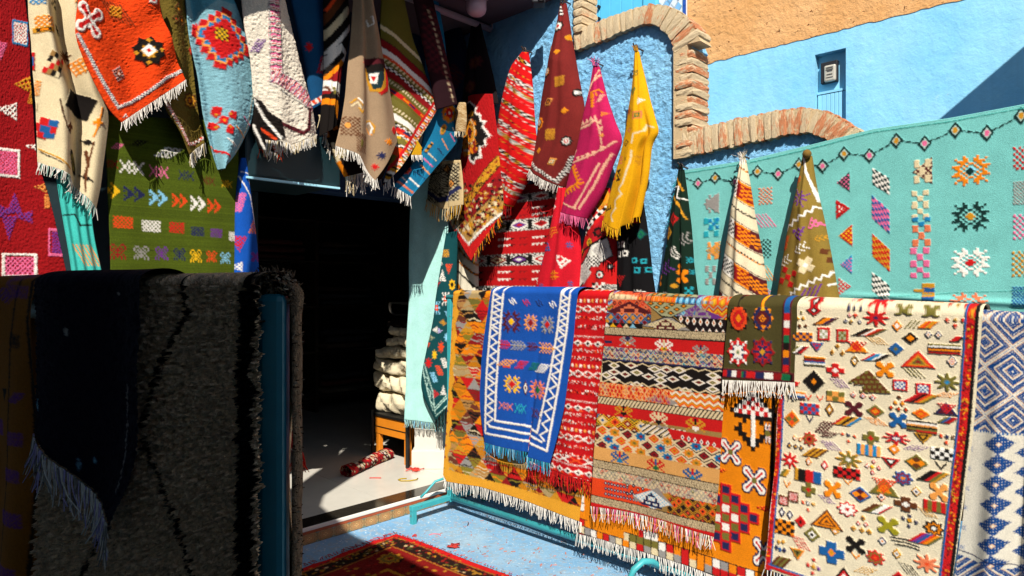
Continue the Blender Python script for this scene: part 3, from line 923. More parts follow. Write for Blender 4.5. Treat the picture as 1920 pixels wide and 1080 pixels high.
# ------------------------------------------------------------------ the shop
STEP_OFF = .663
M_TEALW = plain('dark_teal_wall_paint', '#0d272e', .85, .12, 6, .3, .006)
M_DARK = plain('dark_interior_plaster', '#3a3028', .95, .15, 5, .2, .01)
shop = empty('rug_shop', FRONT.pt(-1.2, 0)); tag(shop, 'rug shop with an open dark doorway and blue front wall', 'shop')
aO0, _ = FRONT.az(484, 500); aO1, _ = FRONT.az(772, 500)
zl = FRONT.az(560, 352)[1]
def slab(mb, a0, a1, z0, z1, o0, o1):
    mb.box(FRONT.pt((a0 + a1) / 2, (z0 + z1) / 2, (o0 + o1) / 2), FRONT.dv * (a1 - a0) / 2, (0, 0, (z1 - z0) / 2), FRONT.nv * (o1 - o0) / 2)
M_SHOPB = plain('deep_blue_wall_paint', '#0a2f52', .85, .1, 6, .5, .01)
mb = MB(); slab(mb, -4.6, aO0, .0, 3.6, -.18, 0); mb.build('front_wall', M_TEALW, shop)
mb = MB(); slab(mb, aO0, .02, zl, 3.6, -.18, -.002); mb.build('front_wall', M_SHOPB, shop)
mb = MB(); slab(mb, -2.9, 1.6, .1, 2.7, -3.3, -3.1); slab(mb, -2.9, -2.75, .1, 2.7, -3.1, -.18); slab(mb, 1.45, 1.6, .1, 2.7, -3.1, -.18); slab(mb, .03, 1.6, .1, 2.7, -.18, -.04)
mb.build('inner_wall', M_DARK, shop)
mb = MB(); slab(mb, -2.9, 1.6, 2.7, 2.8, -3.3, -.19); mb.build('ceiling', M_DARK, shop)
M_SHUT = plain('dark_teal_shutter_paint', '#0a262b', .45, .08, 6, .1, .002)
sh = empty('roller_shutter', (0, 0, 0)); sh.parent = shop; sh.location = FRONT.pt((aO0 + aO1) / 2, zl) - shop.location
lz0 = FRONT.az(480, 334, .58)[1]; lz1 = FRONT.az(637, 353, .58)[1]; la0 = FRONT.az(462, 332, .58)[0]; la1 = FRONT.az(637, 353, .58)[0]
M_LIP = plain('pale_blue_gloss_paint', '#a8e0f0', .3, .03)
mb = MB(); slab(mb, la0, la1 + .02, max(lz0, lz1) + .012, max(lz0, lz1) + .30, .001, .56); mb.build('shutter_box', M_SHUT, sh, bevel=.012)
mb = MB(); mb.box((FRONT.pt(la0, lz0, .57) + FRONT.pt(la1, lz1, .57)) / 2, (FRONT.pt(la1, lz1, 0) - FRONT.pt(la0, lz0, 0)) / 2, (0, 0, .006), FRONT.nv * .014); mb.build('bottom_rail', M_LIP, sh)
# shelves with folded rugs, deep in the dark
M_SHELF = plain('dark_shelf_wood', '#3a2a1c', .7, .2, 8)
shelf = empty('shelf_unit', FRONT.pt(-.4, .12, -2.6)); tag(shelf, 'dark wooden shelf unit stacked with folded rugs at the back of the shop', 'shelf')
for z_ in (.3, .8, 1.3, 1.8, 2.25):
    mb = MB(); slab(mb, -1.6, 1.2, z_ - .02, z_, -3.05, -2.5); mb.build('shelf_board', M_SHELF, shelf)
for a_ in (-1.6, -.66, .28, 1.2):
    mb = MB(); slab(mb, a_ - .02, a_ + .02, .12, 2.3, -3.05, -2.52); mb.build('upright', M_SHELF, shelf)

# marble step
M_MARBLE = plain('pale_marble', '#c8c2b6', .22, .06, 4, .04, .001)
M_GRAN = plain('dark_polished_granite', '#2a2620', .12, .3, 40, .05, .001)
M_EDGE = plain('white_marble_edge', '#e6e0d6', .3, .04)
M_TERR = plain('terracotta_line', '#a8502c', .5, .1)
step = empty('marble_step', FRONT.pt(-1.2, 0, STEP_OFF)); tag(step, 'pale marble shop step with dark granite edge and patterned tile riser', 'step')
mb = MB(); slab(mb, -4.6, .05, -.02, .105, -.2, STEP_OFF - .012); slab(mb, -2.9, 1.45, -.02, .105, -3.1, -.2); mb.build('base', M_LIME, step)
tl = .62
for i in range(-6, 3):
    for j in range(0, 6):
        a0 = -.35 + i * tl; o1 = STEP_OFF - .151 - j * tl
        a1 = min(a0 + tl, 1.3 if o1 < 0 else .04)
        if a1 - a0 < .05 or (j > 2 and i < -5): continue
        mb = MB(); slab(mb, a0 + .0012, a1 - .0012, .105, .12 + rnd.uniform(-.0004, .0004), o1 - tl + .0012, o1 - .0012); mb.build('floor_tile', M_MARBLE, step)
mb = MB(); slab(mb, -4.6, .03, .105, .121, STEP_OFF - .150, STEP_OFF - .012); mb.build('granite_edge', M_GRAN, step)
mb = MB(); slab(mb, -4.6, .03, .098, .1195, STEP_OFF - .0115, STEP_OFF + .006); mb.build('marble_nosing', M_EDGE, step, bevel=.004)
mb = MB(); slab(mb, -4.6, .03, .082, .0975, STEP_OFF - .012, STEP_OFF + .003); mb.build('terracotta_strip', M_TERR, step)
# riser tiles, each with its printed rosette
def riser_tile_mesh(seed):
    nx, nz = 40, 26; u, v = np.meshgrid(np.linspace(-1, 1, nx), np.linspace(-1, 1, nz))
    c = np.empty((nz, nx, 3)); c[:] = lin('#b08c5c')
    r = np.hypot(u, v); th = np.arctan2(v, u)
    c[(np.abs(r - .8 - .1 * np.cos(8 * th)) < .05)] = lin('#94683a'); c[(np.abs(r - .5 - .16 * np.cos(8 * th)) < .08)] = lin('#bd7c44')
    c[(r < .3) & (np.cos(4 * th) > 0)] = lin('#e0b070'); c[r < .12] = lin('#8c5a2c')
    q = np.abs(np.abs(u) - 1) + np.abs(np.abs(v) - 1); c[q < .35] = lin('#7a9a8c'); c[np.abs(q - .42) < .05] = lin('#8a6234')
    c[np.abs(v) > .93] = lin('#5a3820')
    V = np.stack([u * .5, 0 * u, v * .5], -1).reshape(-1, 3)
    I = np.arange(nx * nz).reshape(nz, nx)
    f = np.stack([I[:-1, :-1], I[:-1, 1:], I[1:, 1:], I[1:, :-1]], -1).reshape(-1, 4)
    return fast_mesh('riser_tile', V, f, colors=c.reshape(-1, 3), smooth=False)
m_, nt_, b_ = new_mat('printed_ceramic'); at_ = node(nt_, 'ShaderNodeAttribute', attribute_name='Col'); 
n_ = noise(nt_, 30, 4); r_ = ramp(nt_, n_.outputs['Fac'], [(.3, g3(.8)), (.7, g3(1.1))])
nt_.links.new(mixc(nt_, 1., at_.outputs['Color'], r_.outputs[0], 'MULTIPLY'), b_.inputs['Base Color']); b_.inputs['Roughness'].default_value = .4
M_PRINT = m_
rt = riser_tile_mesh(1); rt.materials.append(M_PRINT)
tw = .105
for i in range(24):
    o = bpy.data.objects.new('riser_tile', rt); C.objects.link(o); o.parent = step
    M = Matrix((FRONT.dv * (tw * .975), -FRONT.nv * 1.0, Vector((0, 0, .058)))).transposed().to_4x4()
    M.translation = FRONT.pt(-.03 - tw * (i + .5), .0525, STEP_OFF + .001) - step.location
    o.matrix_local = M
# blue painted skirt sweeping from the riser down to the pavement
mb = MB(); prof = [(.0, .022), (.004, .0225), (.02, .017), (.06, .010), (.12, .006), (.22, .0032), (.5, .0004)]
na = 60
for i in range(na):
    a0, a1 = -4.6 + 4.62 * i / na, -4.6 + 4.62 * (i + 1) / na
    for (o0, z0), (o1, z1) in zip(prof, prof[1:]):
        b_ = STEP_OFF + .0015
        mb.add([FRONT.pt(a0, z0, b_ + o0), FRONT.pt(a1, z0, b_ + o0), FRONT.pt(a1, z1, b_ + o1), FRONT.pt(a0, z1, b_ + o1)], [(0, 1, 2, 3)])
sk = mb.build('pavement_edge', M_PAVE, smooth=True); tag(sk, kind='structure')

# white pier with plinth at the right of the doorway
M_PIER = plain('white_painted_pier', '#c8c2b6', .8, .04, 7, .3, .004)
pier = empty('white_pier', (-.64, 5.19, .12)); tag(pier, 'white painted pier with a stepped plinth beside the wooden bench', 'pier')
mb = MB(); mb.abox(-.745, -.53, 5.09, 5.36, .12, 2.9); mb.build('shaft', M_PIER, pier)
mb = MB(); mb.abox(-.765, -.515, 5.065, 5.38, .119, .262); mb.build('plinth', M_PIER, pier, bevel=.006)

# awning roof over the shop front
M_CEIL = plain('mauve_grey_ceiling_paint', '#5a4a52', .8, .06, 4)
M_ROD = plain('pale_ceiling_rod', '#b09aa2', .5, .06)
aw = empty('shop_awning', FRONT.pt(-1.5, 3.5, .3)); tag(aw, 'mauve grey awning ceiling above the hanging rugs of the shop front', 'awning')
ZA = 3.49
AWE = [(-4.6, 1.0), (-2.5, 1.02), (-2.1, 1.04), (-1.65, 1.16), (-1.2, 1.12), (-.9, 1.08), (-.6, 1.17), (-.25, 1.12), (0, 1.32)]
mb = MB(); mb.prism([FRONT.pt(a, ZA, o) for a, o in AWE] + [FRONT.pt(.0, ZA, -.3), FRONT.pt(-4.6, ZA, -.3)], (0, 0, .12)); mb.build('roof_slab', M_CEIL, aw)
mb = MB(); mb.tube([FRONT.pt(-4.6, ZA - .045, .57), FRONT.pt(-.02, ZA - .045, .57)], .024, 10); mb.build('hanging_rod', M_ROD, aw, smooth=True)
for a_ in np.arange(-4.2, 0, .6):
    mb = MB(); mb.tube([FRONT.pt(a_, ZA - .04, .57), FRONT.pt(a_, ZA + .01, .57)], .008, 6); mb.build('rod_bracket', M_ROD, aw)
M_LAMP = plain('frosted_lamp_plastic', '#c8a0ac', .35, .04)
lp = empty('ceiling_lamp', (-.24, 4.5, 3.34)); tag(lp, 'unlit cylindrical lamp with a rounded end under the awning ceiling', 'lamp')
mb = MB(); mb.tube([(-.24, 4.5, ZA), (-.24, 4.5, ZA - .03)], .085, 20); mb.build('lamp_base', M_ROD, lp, smooth=False)
mb = MB(); mb.tube([(-.24, 4.5, ZA - .03), (-.24, 4.5, 3.385), (-.24, 4.5, 3.36), (-.24, 4.5, 3.345), (-.24, 4.5, 3.338)], [.068, .068, .06, .042, .012], 20); mb.build('shade', M_LAMP, lp, smooth=True)
sc_ = empty('security_camera', (.19, 4.42, 3.4)); tag(sc_, 'small black box camera hanging under the corner of the awning', 'camera')
mb = MB(); mb.abox(.13, .22, 4.36, 4.46, 3.37, 3.45); mb.build('housing', M_BLACK, sc_, bevel=.012)
mb = MB(); mb.tube([(.175, 4.41, 3.44), (.175, 4.41, ZA)], .012, 8); mb.build('bracket', M_BLACK, sc_)
mb = MB(); mb.tube([(.19, 4.362, 3.40), (.19, 4.35, 3.40)], .022, 14); mb.build('lens', M_GRAN, sc_)

# unseen sheet added above the camera, outline shaped to shade rack and floor
M_CLOTH = plain('grey_shade_sheet', '#4a4640', .9, .1)
SHADE_SHEET = [(-.3, .18), (-.70, .58), (-1.07, .91), (-1.21, 1.12), (-1.25, 1.34), (-1.12, 1.98), (-1.10, 2.76), (-1.43, 2.76), (-1.45, 2.1), (-1.50, 1.55), (-1.62, 1.2), (-3.6, -1.4), (-2.2, -2.3), (.55, -2.3), (.5, -.85)]
mb = MB(); mb.prism([(x, y, 3.2) for x, y in SHADE_SHEET], (0, 0, .015))
sl = mb.build('added_shade_sheet', M_CLOTH); tag(sl, 'unseen dark sheet added over the alley to shade the left rack and step', 'awning')

# houses on the other side of the alley, behind and beside the photographer
M_ALLEY = plain('pale_limewash', '#a8b8b4', .9, .1, 3, .5, .01)
mb = MB(); mb.abox(-6.2, 5.2, -3.3, -2.7, -.02, 4.1)
oh = mb.build('opposite_house', M_ALLEY); tag(oh, 'pale limewashed house front across the alley facing the rug shop', 'house')
mb = MB(); mb.abox(-6.2, -5.6, -2.69, 1.0, -.02, 4.0)
oh = mb.build('alley_wall', M_ALLEY); tag(oh, 'pale wall closing the alley beyond the crimson rug', 'wall')
mb = MB(); mb.abox(4.4, 4.9, -2.69, 1.2, -.02, 4.0)
oh = mb.build('alley_wall', M_ALLEY); tag(oh, 'pale wall closing the alley beside the unseen white slab', 'wall')
# ------------------------------------------------------------------ rugs hanging along the shop front
GLY.update(
 xx=["1....1..1....1", ".1..1.11.1..1.", "..11.1..1.11..", "..11.1..1.11..", ".1..1.11.1..1.", "1....1..1....1"],
 fe=["1....1....", "11...11...", ".11...11..", "1.11.1.11.", "..111..111", "..111..111", "1.11.1.11.", ".11...11..", "11...11...", "1....1...."],
 he=[".11...11.", "1..1.1..1", "1.1.1.1.1", ".1.111.1.", "..1.1.1..", ".1.111.1.", "1.1.1.1.1", "1.1...1.1"],
 S=[".111", "1...", ".11.", "...1", "111."],
 fb=["1.1.1.1...", ".1.1.1.1..", "..1.1.1.1.", "1111111111", "..1.1.1.1.", ".1.1.1.1..", "1.1.1.1..."],
 ar=["..1..1..1", ".1..1..1.", "1..1..1..", "1..1..1..", ".1..1..1.", "..1..1..1"],
 tri=["....1....", "...111...", "..1...1..", "..1...1..", ".1111111.", ".1..1..1.", "111111111"],
 ha=["..1..1...", "..1..1...", "111111111", "..1..1...", "..1..1...", "111111111", "...1..1..", "...1..1.."],
 st=["1...1...1", ".1..1..1.", "..11.11..", "...1.1...", "111...111", "...1.1...", "..11.11..", ".1..1..1.", "1...1...1"],
 sn=["....1....1....", ".1..11..11..1.", "..1111..1111..", "...11.11.11...", "1111.1..1.1111", ".11.1.22.1.11.", "..11.2222.11..", ".11.1.22.1.11.", "1111.1..1.1111", "...11.11.11...", "..1111..1111..", ".1..11..11..1.", "....1....1...."],
 qz=["1.1", ".1.", "1.1"],
 hg=["111", ".1.", "1.1", ".1.", "111"],
 fl=["..1.1..", ".1.2.1.", "1.222.1", ".22322.", "1.222.1", ".1.2.1.", "..1.1.."],
 sp=["1..1..1", ".1.1.1.", "..222..", "1123211", "..222..", ".1.1.1.", "1..1..1"],
 pl=["..22222..", ".2211122.", "22.111.22", "211.1.112", "2111.1112", "22.111.22", ".2211122.", "..22222.."],
 hand=["..1.2.1..", ".11.2.11.", "1.11211.1", "11.121.11", ".11.1.11.", "..13331..", ".1.333.1.", "1...3...1"],
)
A_ROD = 'rugs hung from the rod under the awning'
A_FRONT = 'rugs hung flat on the shop front wall'

def P_red(c):
    c.rows(20, 0, 100)
    c.draw('''hr4 38 62 27 42 Wr;r 38 62 30 46 B-----;hp4 0 95 24 34 p;ht4 52 155 44 30 d 18;hl4 12 206 40 34 W
    ht4 60 178 18 34 d;r 15 305 46 54 W----;hr5 15 305 36 44 pr;hl3 60 275 30 16 W;hl4 82 352 38 30 v;hr3 88 378 10 26 v
    hj4 8 396 40 34 P;ht4 28 380 30 40 P;hT4 18 428 30 46 P;hl4 44 406 34 24 P;r 107 455 34 52 p----;hr4 109 455 24 40 P;r 37 497 66 44 W----;hr6 37 499 54 34 p;hr4 -30 200 40 60 p;hj4 -28 430 40 60 y''')
rug('red_wall', 'wall_rug', 'large crimson pile rug with pink square motifs at the far left of the shop front', A_FRONT, FRONT, .555,
    '-45,-30 44,-30', '44,-30 50,20 56,80 62,200 70,290 92,370 108,440 124,516', '-45,540 124,516', '-45,-30 -45,540', '#9c0f14', P_red,
    fold=lambda S, T: .012 * np.sin(5 * S + 3 * T) * T, mat='pile', tuft=.003, rough=.0007)

def P_green(c):
    c.rows(300, 195, 445)
    g = np.random.default_rng(3).normal(0, 1, 900)
    r, u = c.RW
    st = g[np.clip((r * 1.2).astype(int), 0, 899)]
    base = lin('#4c5a10') * .9
    c.rgb[:] = base * (1 + .16 * st[..., None] + .06 * rng.normal(0, 1, r.shape)[..., None])
    c.draw('''hp4 315 286 46 20 W;hp4 220 274 22 12 p;gxx 206 307 30 15 R;gxx 247 314 46 24 W;gxx 298 322 36 22 p;gxx 349 329 28 18 n;gxx 390 339 26 18 h
    gfe 207 357 34 30 y;gfe 251 364 40 28 n;gfe 297 371 34 30 l;gfe 337 376 28 26 O;gfe 371 382 28 28 W;gfe 401 387 25 27 O
    hr5 230 417 38 22 O;hr5 284 424 36 21 W;hr4 332 427 28 20 r;hr4 370 434 24 17 n;hr4 405 437 22 16 P;hr4 436 443 14 17 W
    ghe 220 472 32 30 R;ghe 265 474 30 26 a;ghe 304 475 24 25 P;ghe 337 477 21 23 n;ghe 367 480 21 24 y;ghe 396 481 19 21 O;ghe 422 484 19 21 l
    hp4 260 268 30 12 k;gxx 425 345 20 14 y''')
rug('green_wall', 'wall_rug', 'moss green flat woven rug with rows of small coloured motifs, behind the orange rug', A_FRONT, FRONT, .555,
    '194,215 446,228', '446,228 446,400 448,520', '206,520 448,520', '194,215 204,400 206,520', '#4c5a10', P_green,
    fold=lambda S, T: .008 * np.sin(9 * S + 1) * T)

rug('turq_small', 'wall_rug', 'narrow turquoise rug with a dark step line, below the fringed cream rug', A_FRONT, FRONT, .555,
    '104,318 166,318', '166,318 176,440 190,520', '136,520 190,520', '104,318 120,420 136,520', '#46c4b8',
    'L 118,404/138,402/144,412/150,423/170,422 3 k 24;bb6 165 479 38 40 v', bulge=.015, fold=lambda S, T: .006 * np.sin(20 * S))

rug('royal_cone', 'wall_rug', 'slim royal blue rug with red zigzags hanging left of the doorway', A_FRONT, FRONT, .555,
    '452,296 462,296', '462,296 468,340 478,420 488,520', '439,520 488,520', '452,296 446,330 441,400 439,520', '#1355b4',
    '''L 447,332/466,368/477,420 2.5 W;L 450,322/464,326 1.5 W;hr4 448,380 0 0 p
    hp4 447 380 20 36 p;hT4 446 458 28 30 r;ht3 472 425 22 26 s;x 476 482 18 18 P;hl3 441 500 20 20 W;L 466,326/468,345 4 W 6'''.replace('hr4 448,380 0 0 p', ''), bulge=.03)

def P_creamL(c):
    c.draw('''hr4 81 47 34 26 o -6;r 79 60 38 10 dko -8;hr3 68 3 26 18 B;k 108 55 10 26 k -20;c4x4 98 126 30 44 ekcr 22;r 61 115 8 34 rb;hr3 69 165 12 30 o 10
    k 122 105 24 26 h 30;hd4 148 128 42 36 o 12;r 147 197 50 42 k 22;gqz 158 190 26 14 kS 22;gqz 150 210 24 12 kG 24;gqz 100 5 14 18 k
    + 80 241 44 40 r 12;r 83 243 18 13 b 10;r 97 234 16 12 b 12;r 90 256 18 10 b 8;L 73,280/95,291/112,303/128,318 3 d 12;L 74,284/95,296/112,308 2 k 8
    + 180 233 18 16 o;L 188,205/182,233/172,258 4 o 7;+ 163 268 22 10 k 20;L 160,285/163,310/158,330 5 h 6;+ 160 335 24 8 k 30;L 107,190/112,215/120,240/128,252 3 kh 14
    o 136 305 12 48 kGk -14;+ 128 240 12 18 h;o 66 200 8 20 c;L 172,268/165,300/158,340/158,360 3 h 10;hr3 142 4 14 16 o''')
rug('cream_left', 'hanging_rug', 'tall folded cream rug with scattered tufted motifs, left of the orange rug', A_ROD, FRONT, 0.60,
    '50,-30 150,-30', '150,-30 156,60 170,120 188,180 201,215 198,262 190,330 178,392', '72,304 98,315 130,332 152,362 178,392', '50,-30 58,90 66,200 72,304', '#e3cfa6', P_creamL,
    fold=lambda S, T: .06 * np.exp(-((S - .28 - .06 * T) / .16) ** 2) - .035 * np.exp(-((S - .55 - .05 * T) / .12) ** 2) + .05 * np.exp(-((S - .85) / .16) ** 2) * (1 - .3 * T), tuft=.004,
    fr=[dict(n=70, len_=17, cols='WWz', w=1.6, lean=-.2)])

def P_orange(c):
    c.draw('''x 166 40 48 56 Wr 8;x 172 46 26 30 -W;ge 0 0 0 0 k;'''.replace('ge 0 0 0 0 k;', '') + '''e 278 97 58 60 k 8;f 278 97 40 42 kdk;r 278 95 17 18 WWr 45;d 278 76 9 9 d;d 278 118 9 9 d;d 258 97 9 9 d;d 299 97 9 9 d
    hd4 224 137 28 34 a 8;d 225 137 14 18 hsW;bb7 222 22 44 34 h;hr3 218 20 22 20 d;r 283 4 14 12 Wr;L 143,68/160,98/180,137/200,172/220,203 7 nW 17 1;L 220,203/250,190/285,168/312,147/342,133 7 nW 16 1
    L 229,222/234,215/236,221 1.5 W''')
rug('orange', 'hanging_rug', 'bright orange pile rug with a black star and white fringed corner', A_ROD, FRONT, 0.70,
    '150,-30 286,-30', '286,-30 300,25 316,70 332,115 345,152', '226,231 345,152', '150,-30 141,40 142,72 154,110 176,158 205,207 226,231', '#e6430c', P_orange,
    fold=lambda S, T: .03 * np.sin(6.5 * S + 1.2 + T) * (1 - .3 * T) + .012 * np.sin(14 * S * T), mat='pile', tuft=.006, rough=.0007,
    fr=[dict(n=80, len_=16, cols='WW', w=1.7, lean=.15)])

rug('olive_left', 'hanging_rug', 'olive brown rug with red and white edge between orange and pale blue rugs', A_ROD, FRONT, 0.62,
    '292,-30 346,-30', '346,-30 360,70 368,140 374,200 384,268', '352,292 384,268', '292,-30 310,60 325,140 306,196 335,250 352,292', '#6c5a20',
    '''d 333 18 20 26 hGo;d 342 38 18 22 h-o;d 327 38 18 18 hGr;e 360 187 26 34 hdmo;L 308,196/324,220/342,250/352,270 6 rW 12 1;L 352,271/368,268/382,258 6 rW 5 1;d 362 92 10 22 RO''', fold=lambda S, T: .03 * np.sin(4 * S + 2 * T),
    mat='pile', tuft=.004, rough=.001, fr=[dict(n=34, len_=20, cols='Wac', w=1.6)])

def P_pale(c):
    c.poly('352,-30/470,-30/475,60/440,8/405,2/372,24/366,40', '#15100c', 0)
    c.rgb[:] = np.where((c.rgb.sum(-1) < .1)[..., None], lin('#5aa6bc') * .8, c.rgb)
    c.motif('n', 414, 76, 108, 118, 'rrvBrrrrrrrr', 8)
    c.draw('''f 410 68 30 30 kGk;qo 0 0 0 0 k'''.split(';')[0])
    c.draw('''q5 410 68 24 22 y;gqz 413 228 40 44 r 12;d 402 217 10 12 rd;d 424 217 10 12 rd;d 413 228 12 12 ro;d 403 240 10 12 rd;d 423 241 12 12 rd;L 453,221/470,237 2 p;L 436,240/457,258 3 v;L 418,262/434,277 2.5 W
    L 402,282/425,297 4 r;L 427,268/438,275 2 W;L 385,262/400,280 2 s;L 474,178/462,240/440,288 1.6 c''')
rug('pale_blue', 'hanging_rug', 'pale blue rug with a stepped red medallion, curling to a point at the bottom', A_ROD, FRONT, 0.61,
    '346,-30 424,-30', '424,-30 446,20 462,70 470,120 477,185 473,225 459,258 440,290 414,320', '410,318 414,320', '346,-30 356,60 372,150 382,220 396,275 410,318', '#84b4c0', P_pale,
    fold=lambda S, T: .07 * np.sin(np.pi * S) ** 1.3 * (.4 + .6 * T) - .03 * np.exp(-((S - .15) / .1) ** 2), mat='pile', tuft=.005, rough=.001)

def P_white(c):
    c.line('506,-30/508,60/511,150', 24, 'pWrWkp', 46, 1); c.line('511,148/545,166/583,196', 24, 'pWrWPs', 26, 1)
    c.line('495,-30/498,60/500,160/540,184/578,208', 2.5, 'kW', 70); c.line('519,-30/520,60/521,140/552,154/586,180', 2.5, 'kW', 66)
    c.line('522,236/544,244/562,252/572,244/578,206', 8, 'm'); c.draw('hp4 480 88 22 26 P')
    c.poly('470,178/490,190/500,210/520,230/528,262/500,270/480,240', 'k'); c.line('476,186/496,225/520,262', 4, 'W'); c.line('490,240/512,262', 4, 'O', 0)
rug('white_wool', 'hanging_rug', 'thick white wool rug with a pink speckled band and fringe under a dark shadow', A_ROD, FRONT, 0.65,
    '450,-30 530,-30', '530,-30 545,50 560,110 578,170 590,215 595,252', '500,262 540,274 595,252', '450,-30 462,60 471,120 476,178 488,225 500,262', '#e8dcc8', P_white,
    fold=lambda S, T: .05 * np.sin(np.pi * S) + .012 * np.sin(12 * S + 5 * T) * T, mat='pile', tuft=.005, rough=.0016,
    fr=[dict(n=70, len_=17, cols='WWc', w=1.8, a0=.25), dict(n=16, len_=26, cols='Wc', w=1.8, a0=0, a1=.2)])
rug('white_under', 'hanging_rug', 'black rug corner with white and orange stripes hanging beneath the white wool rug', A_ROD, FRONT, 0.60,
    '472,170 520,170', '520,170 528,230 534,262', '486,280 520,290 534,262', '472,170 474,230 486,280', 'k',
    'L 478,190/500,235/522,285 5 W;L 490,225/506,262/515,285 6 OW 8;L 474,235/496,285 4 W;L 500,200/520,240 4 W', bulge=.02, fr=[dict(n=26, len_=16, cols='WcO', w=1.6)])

rug('navy', 'hanging_rug', 'deep blue rug with a red and white striped edge behind the white wool rug', A_ROD, FRONT, 0.54,
    '540,-30 606,-30', '606,-30 610,60 612,130 612,188', '583,206 612,188', '540,-30 560,60 574,130 583,206', '#124a74',
    'L 584,194/612,178 9 OW 7;hp3 599 124 16 34 r;hp3 602 122 10 26 W;k 576 90 14 20 r', bulge=.03)

def P_stripe(c):
    c.draw('''L 604,130/632,104 30 W;L 606,140/634,106 11 k;L 606,152/634,120 9 o;L 606,170/634,140 20 R;L 600,150/640,165/636,200 4 k;L 604,160/626,168/640,182 18 W;L 608,164/612,172 4 h;L 618,168/620,178 4 G;L 626,176/632,182 4 h
    L 604,180/628,186/640,200 6 k;L 602,190/622,196/634,230 11 o;L 605,70/650,20 12 c;L 610,100/655,50 8 W;L 605,40/640,-5 14 h;L 610,20/640,-20 6 O''')
rug('zig_black', 'hanging_rug', 'twisted black, white and yellow striped rug left of the taupe rug', A_ROD, FRONT, 0.60,
    '608,-30 652,-30', '652,-30 655,60 640,140 634,200 630,235', '600,255 630,235', '608,-30 608,60 607,140 603,200 600,255', 'k', P_stripe, bulge=.05)
rug('zig_low', 'hanging_rug', 'lower corner of a black and cream rug with yellow edge and long white fringe', A_ROD, FRONT, 0.57,
    '598,215 655,230', '655,230 664,280 688,322', '645,332 688,322', '598,215 612,260 628,300 645,332', 'k',
    'L 600,222/616,215 14 c;L 606,214/612,255 7 o;L 620,220/627,240 10 o;L 614,215/608,262 6 W;L 622,270/634,305 6 c;L 634,306/646,330 8 o;L 640,330/660,334 5 o;ht3 640 285 30 24 cG', bulge=.02,
    fr=[dict(n=36, len_=34, cols='WWc', w=1.8), dict(side='l', n=16, len_=24, cols='Wc', w=1.8, a0=.05, a1=.5)])

def P_taupe(c):
    c.poly('670,120/681,124/687,158/706,182/724,172/728,140/722,115', 'r'); c.poly('678,120/683,150/690,173/704,176/718,164/720,120', 'd'); c.poly('683,118/687,150/695,170/706,168/714,150/714,120', '#1c3438')
    c.poly('688,140/690,158/699,160/701,140', 'W'); c.poly('690,145/694,156/698,146', 'r'); c.poly('672,112/722,112/726,130/676,130', 'm'); c.poly('680,124/716,122/716,136/684,138', 'k')
    c.draw('''L 654,194/664,186/672,200 3 d;L 664,186/672,196 2.5 W;L 655,200/663,194/669,206 2.5 c;L 665,205/671,214/674,208 2.5 d
    L 682,230/690,228/697,238/696,250 3 d;L 684,234/690,232/694,242/690,254 2.6 W;L 683,242/688,252/694,254 2.5 v;q9 652 238 30 36 h;q9 671 270 22 36 h;o 648 236 8 10 v;o 671 270 6 14 G
    k 722 268 18 14 o;k 708 294 16 16 n;k 698 314 13 14 r;o 735 246 10 14 r;L 690,34/693,48/686,52/683,40 1.6 W''')
rug('taupe', 'hanging_rug', 'taupe rug with a red nested square at mid height and fringed corner', A_ROD, FRONT, 0.69,
    '664,-30 694,-30', '694,-30 708,60 718,120 728,170 736,220 742,266', '629,274 664,292 698,340 742,266', '664,-30 660,60 652,140 644,200 636,245 629,274', '#a4886a', P_taupe,
    fold=lambda S, T: .06 * np.exp(-((S - .2) / .17) ** 2) + .06 * np.exp(-((S - .72) / .26) ** 2) - .01, tuft=.003, mat='weave',
    fr=[dict(n=64, len_=19, cols='WW', w=1.7, a0=0, a1=.56)])
rug('taupe_under', 'hanging_rug', 'dark brown rug corner peeping out right of the taupe rug', A_ROD, FRONT, 0.57,
    '668,240 738,262', '738,262 736,290 716,334', '700,346 716,334', '668,240 676,300 700,346', '#2a201a', 'L 690,320/720,270 4 h 6', fr=[dict(n=14, len_=14, cols='ka', w=1.5)])

def P_olor(c):
    d = (20, 17)
    def st(x, y, w, cc, n=0, a=0):       # stripe through x,y running down to the right
        c.line(f'{x-90},{y-78}/{x+70},{y+61}', w, cc, n, a)
    st(742, 222, 9, 'W'); st(748, 213, 5, 'cG', 60); st(752, 205, 9, 'G'); st(760, 195, 7, 'r'); st(760, 195, 3, 'ron', 14); st(766, 186, 9, 'G'); st(774, 181, 7, 'W'); st(771, 190, 5, 'cG', 70); st(780, 175, 5, 'kW', 40, 1)
    st(736, 230, 5, 'Wk', 40, 1); st(733, 240, 14, 'O'); st(738, 248, 5, 'Wk', 36, 1); st(740, 258, 10, 'G'); st(738, 268, 5, 'Wk', 36, 1); st(736, 280, 14, 'O'); st(790, 165, 14, 'O'); st(742, 240, 5, 'nr', 16)
    st(742, 255, 2, 'Gy', 30); st(770, 140, 9, 'W'); st(764, 150, 5, 'cG', 50); st(750, 110, 12, 'm'); st(760, 90, 6, 'c'); st(740, 150, 10, 'R'); st(735, 190, 8, 'G'); st(795, 150, 10, 'R')
    c.line('812,200/778,250/742,306/716,342', 15, 'r'); c.line('812,202/778,252/742,308/716,344', 7, 'rWnodW', 26)
    c.line('818,208/786,254/752,300/722,342', 6, 'WdGOcG', 26); c.line('735,318/716,344', 9, 'dWk', 6)
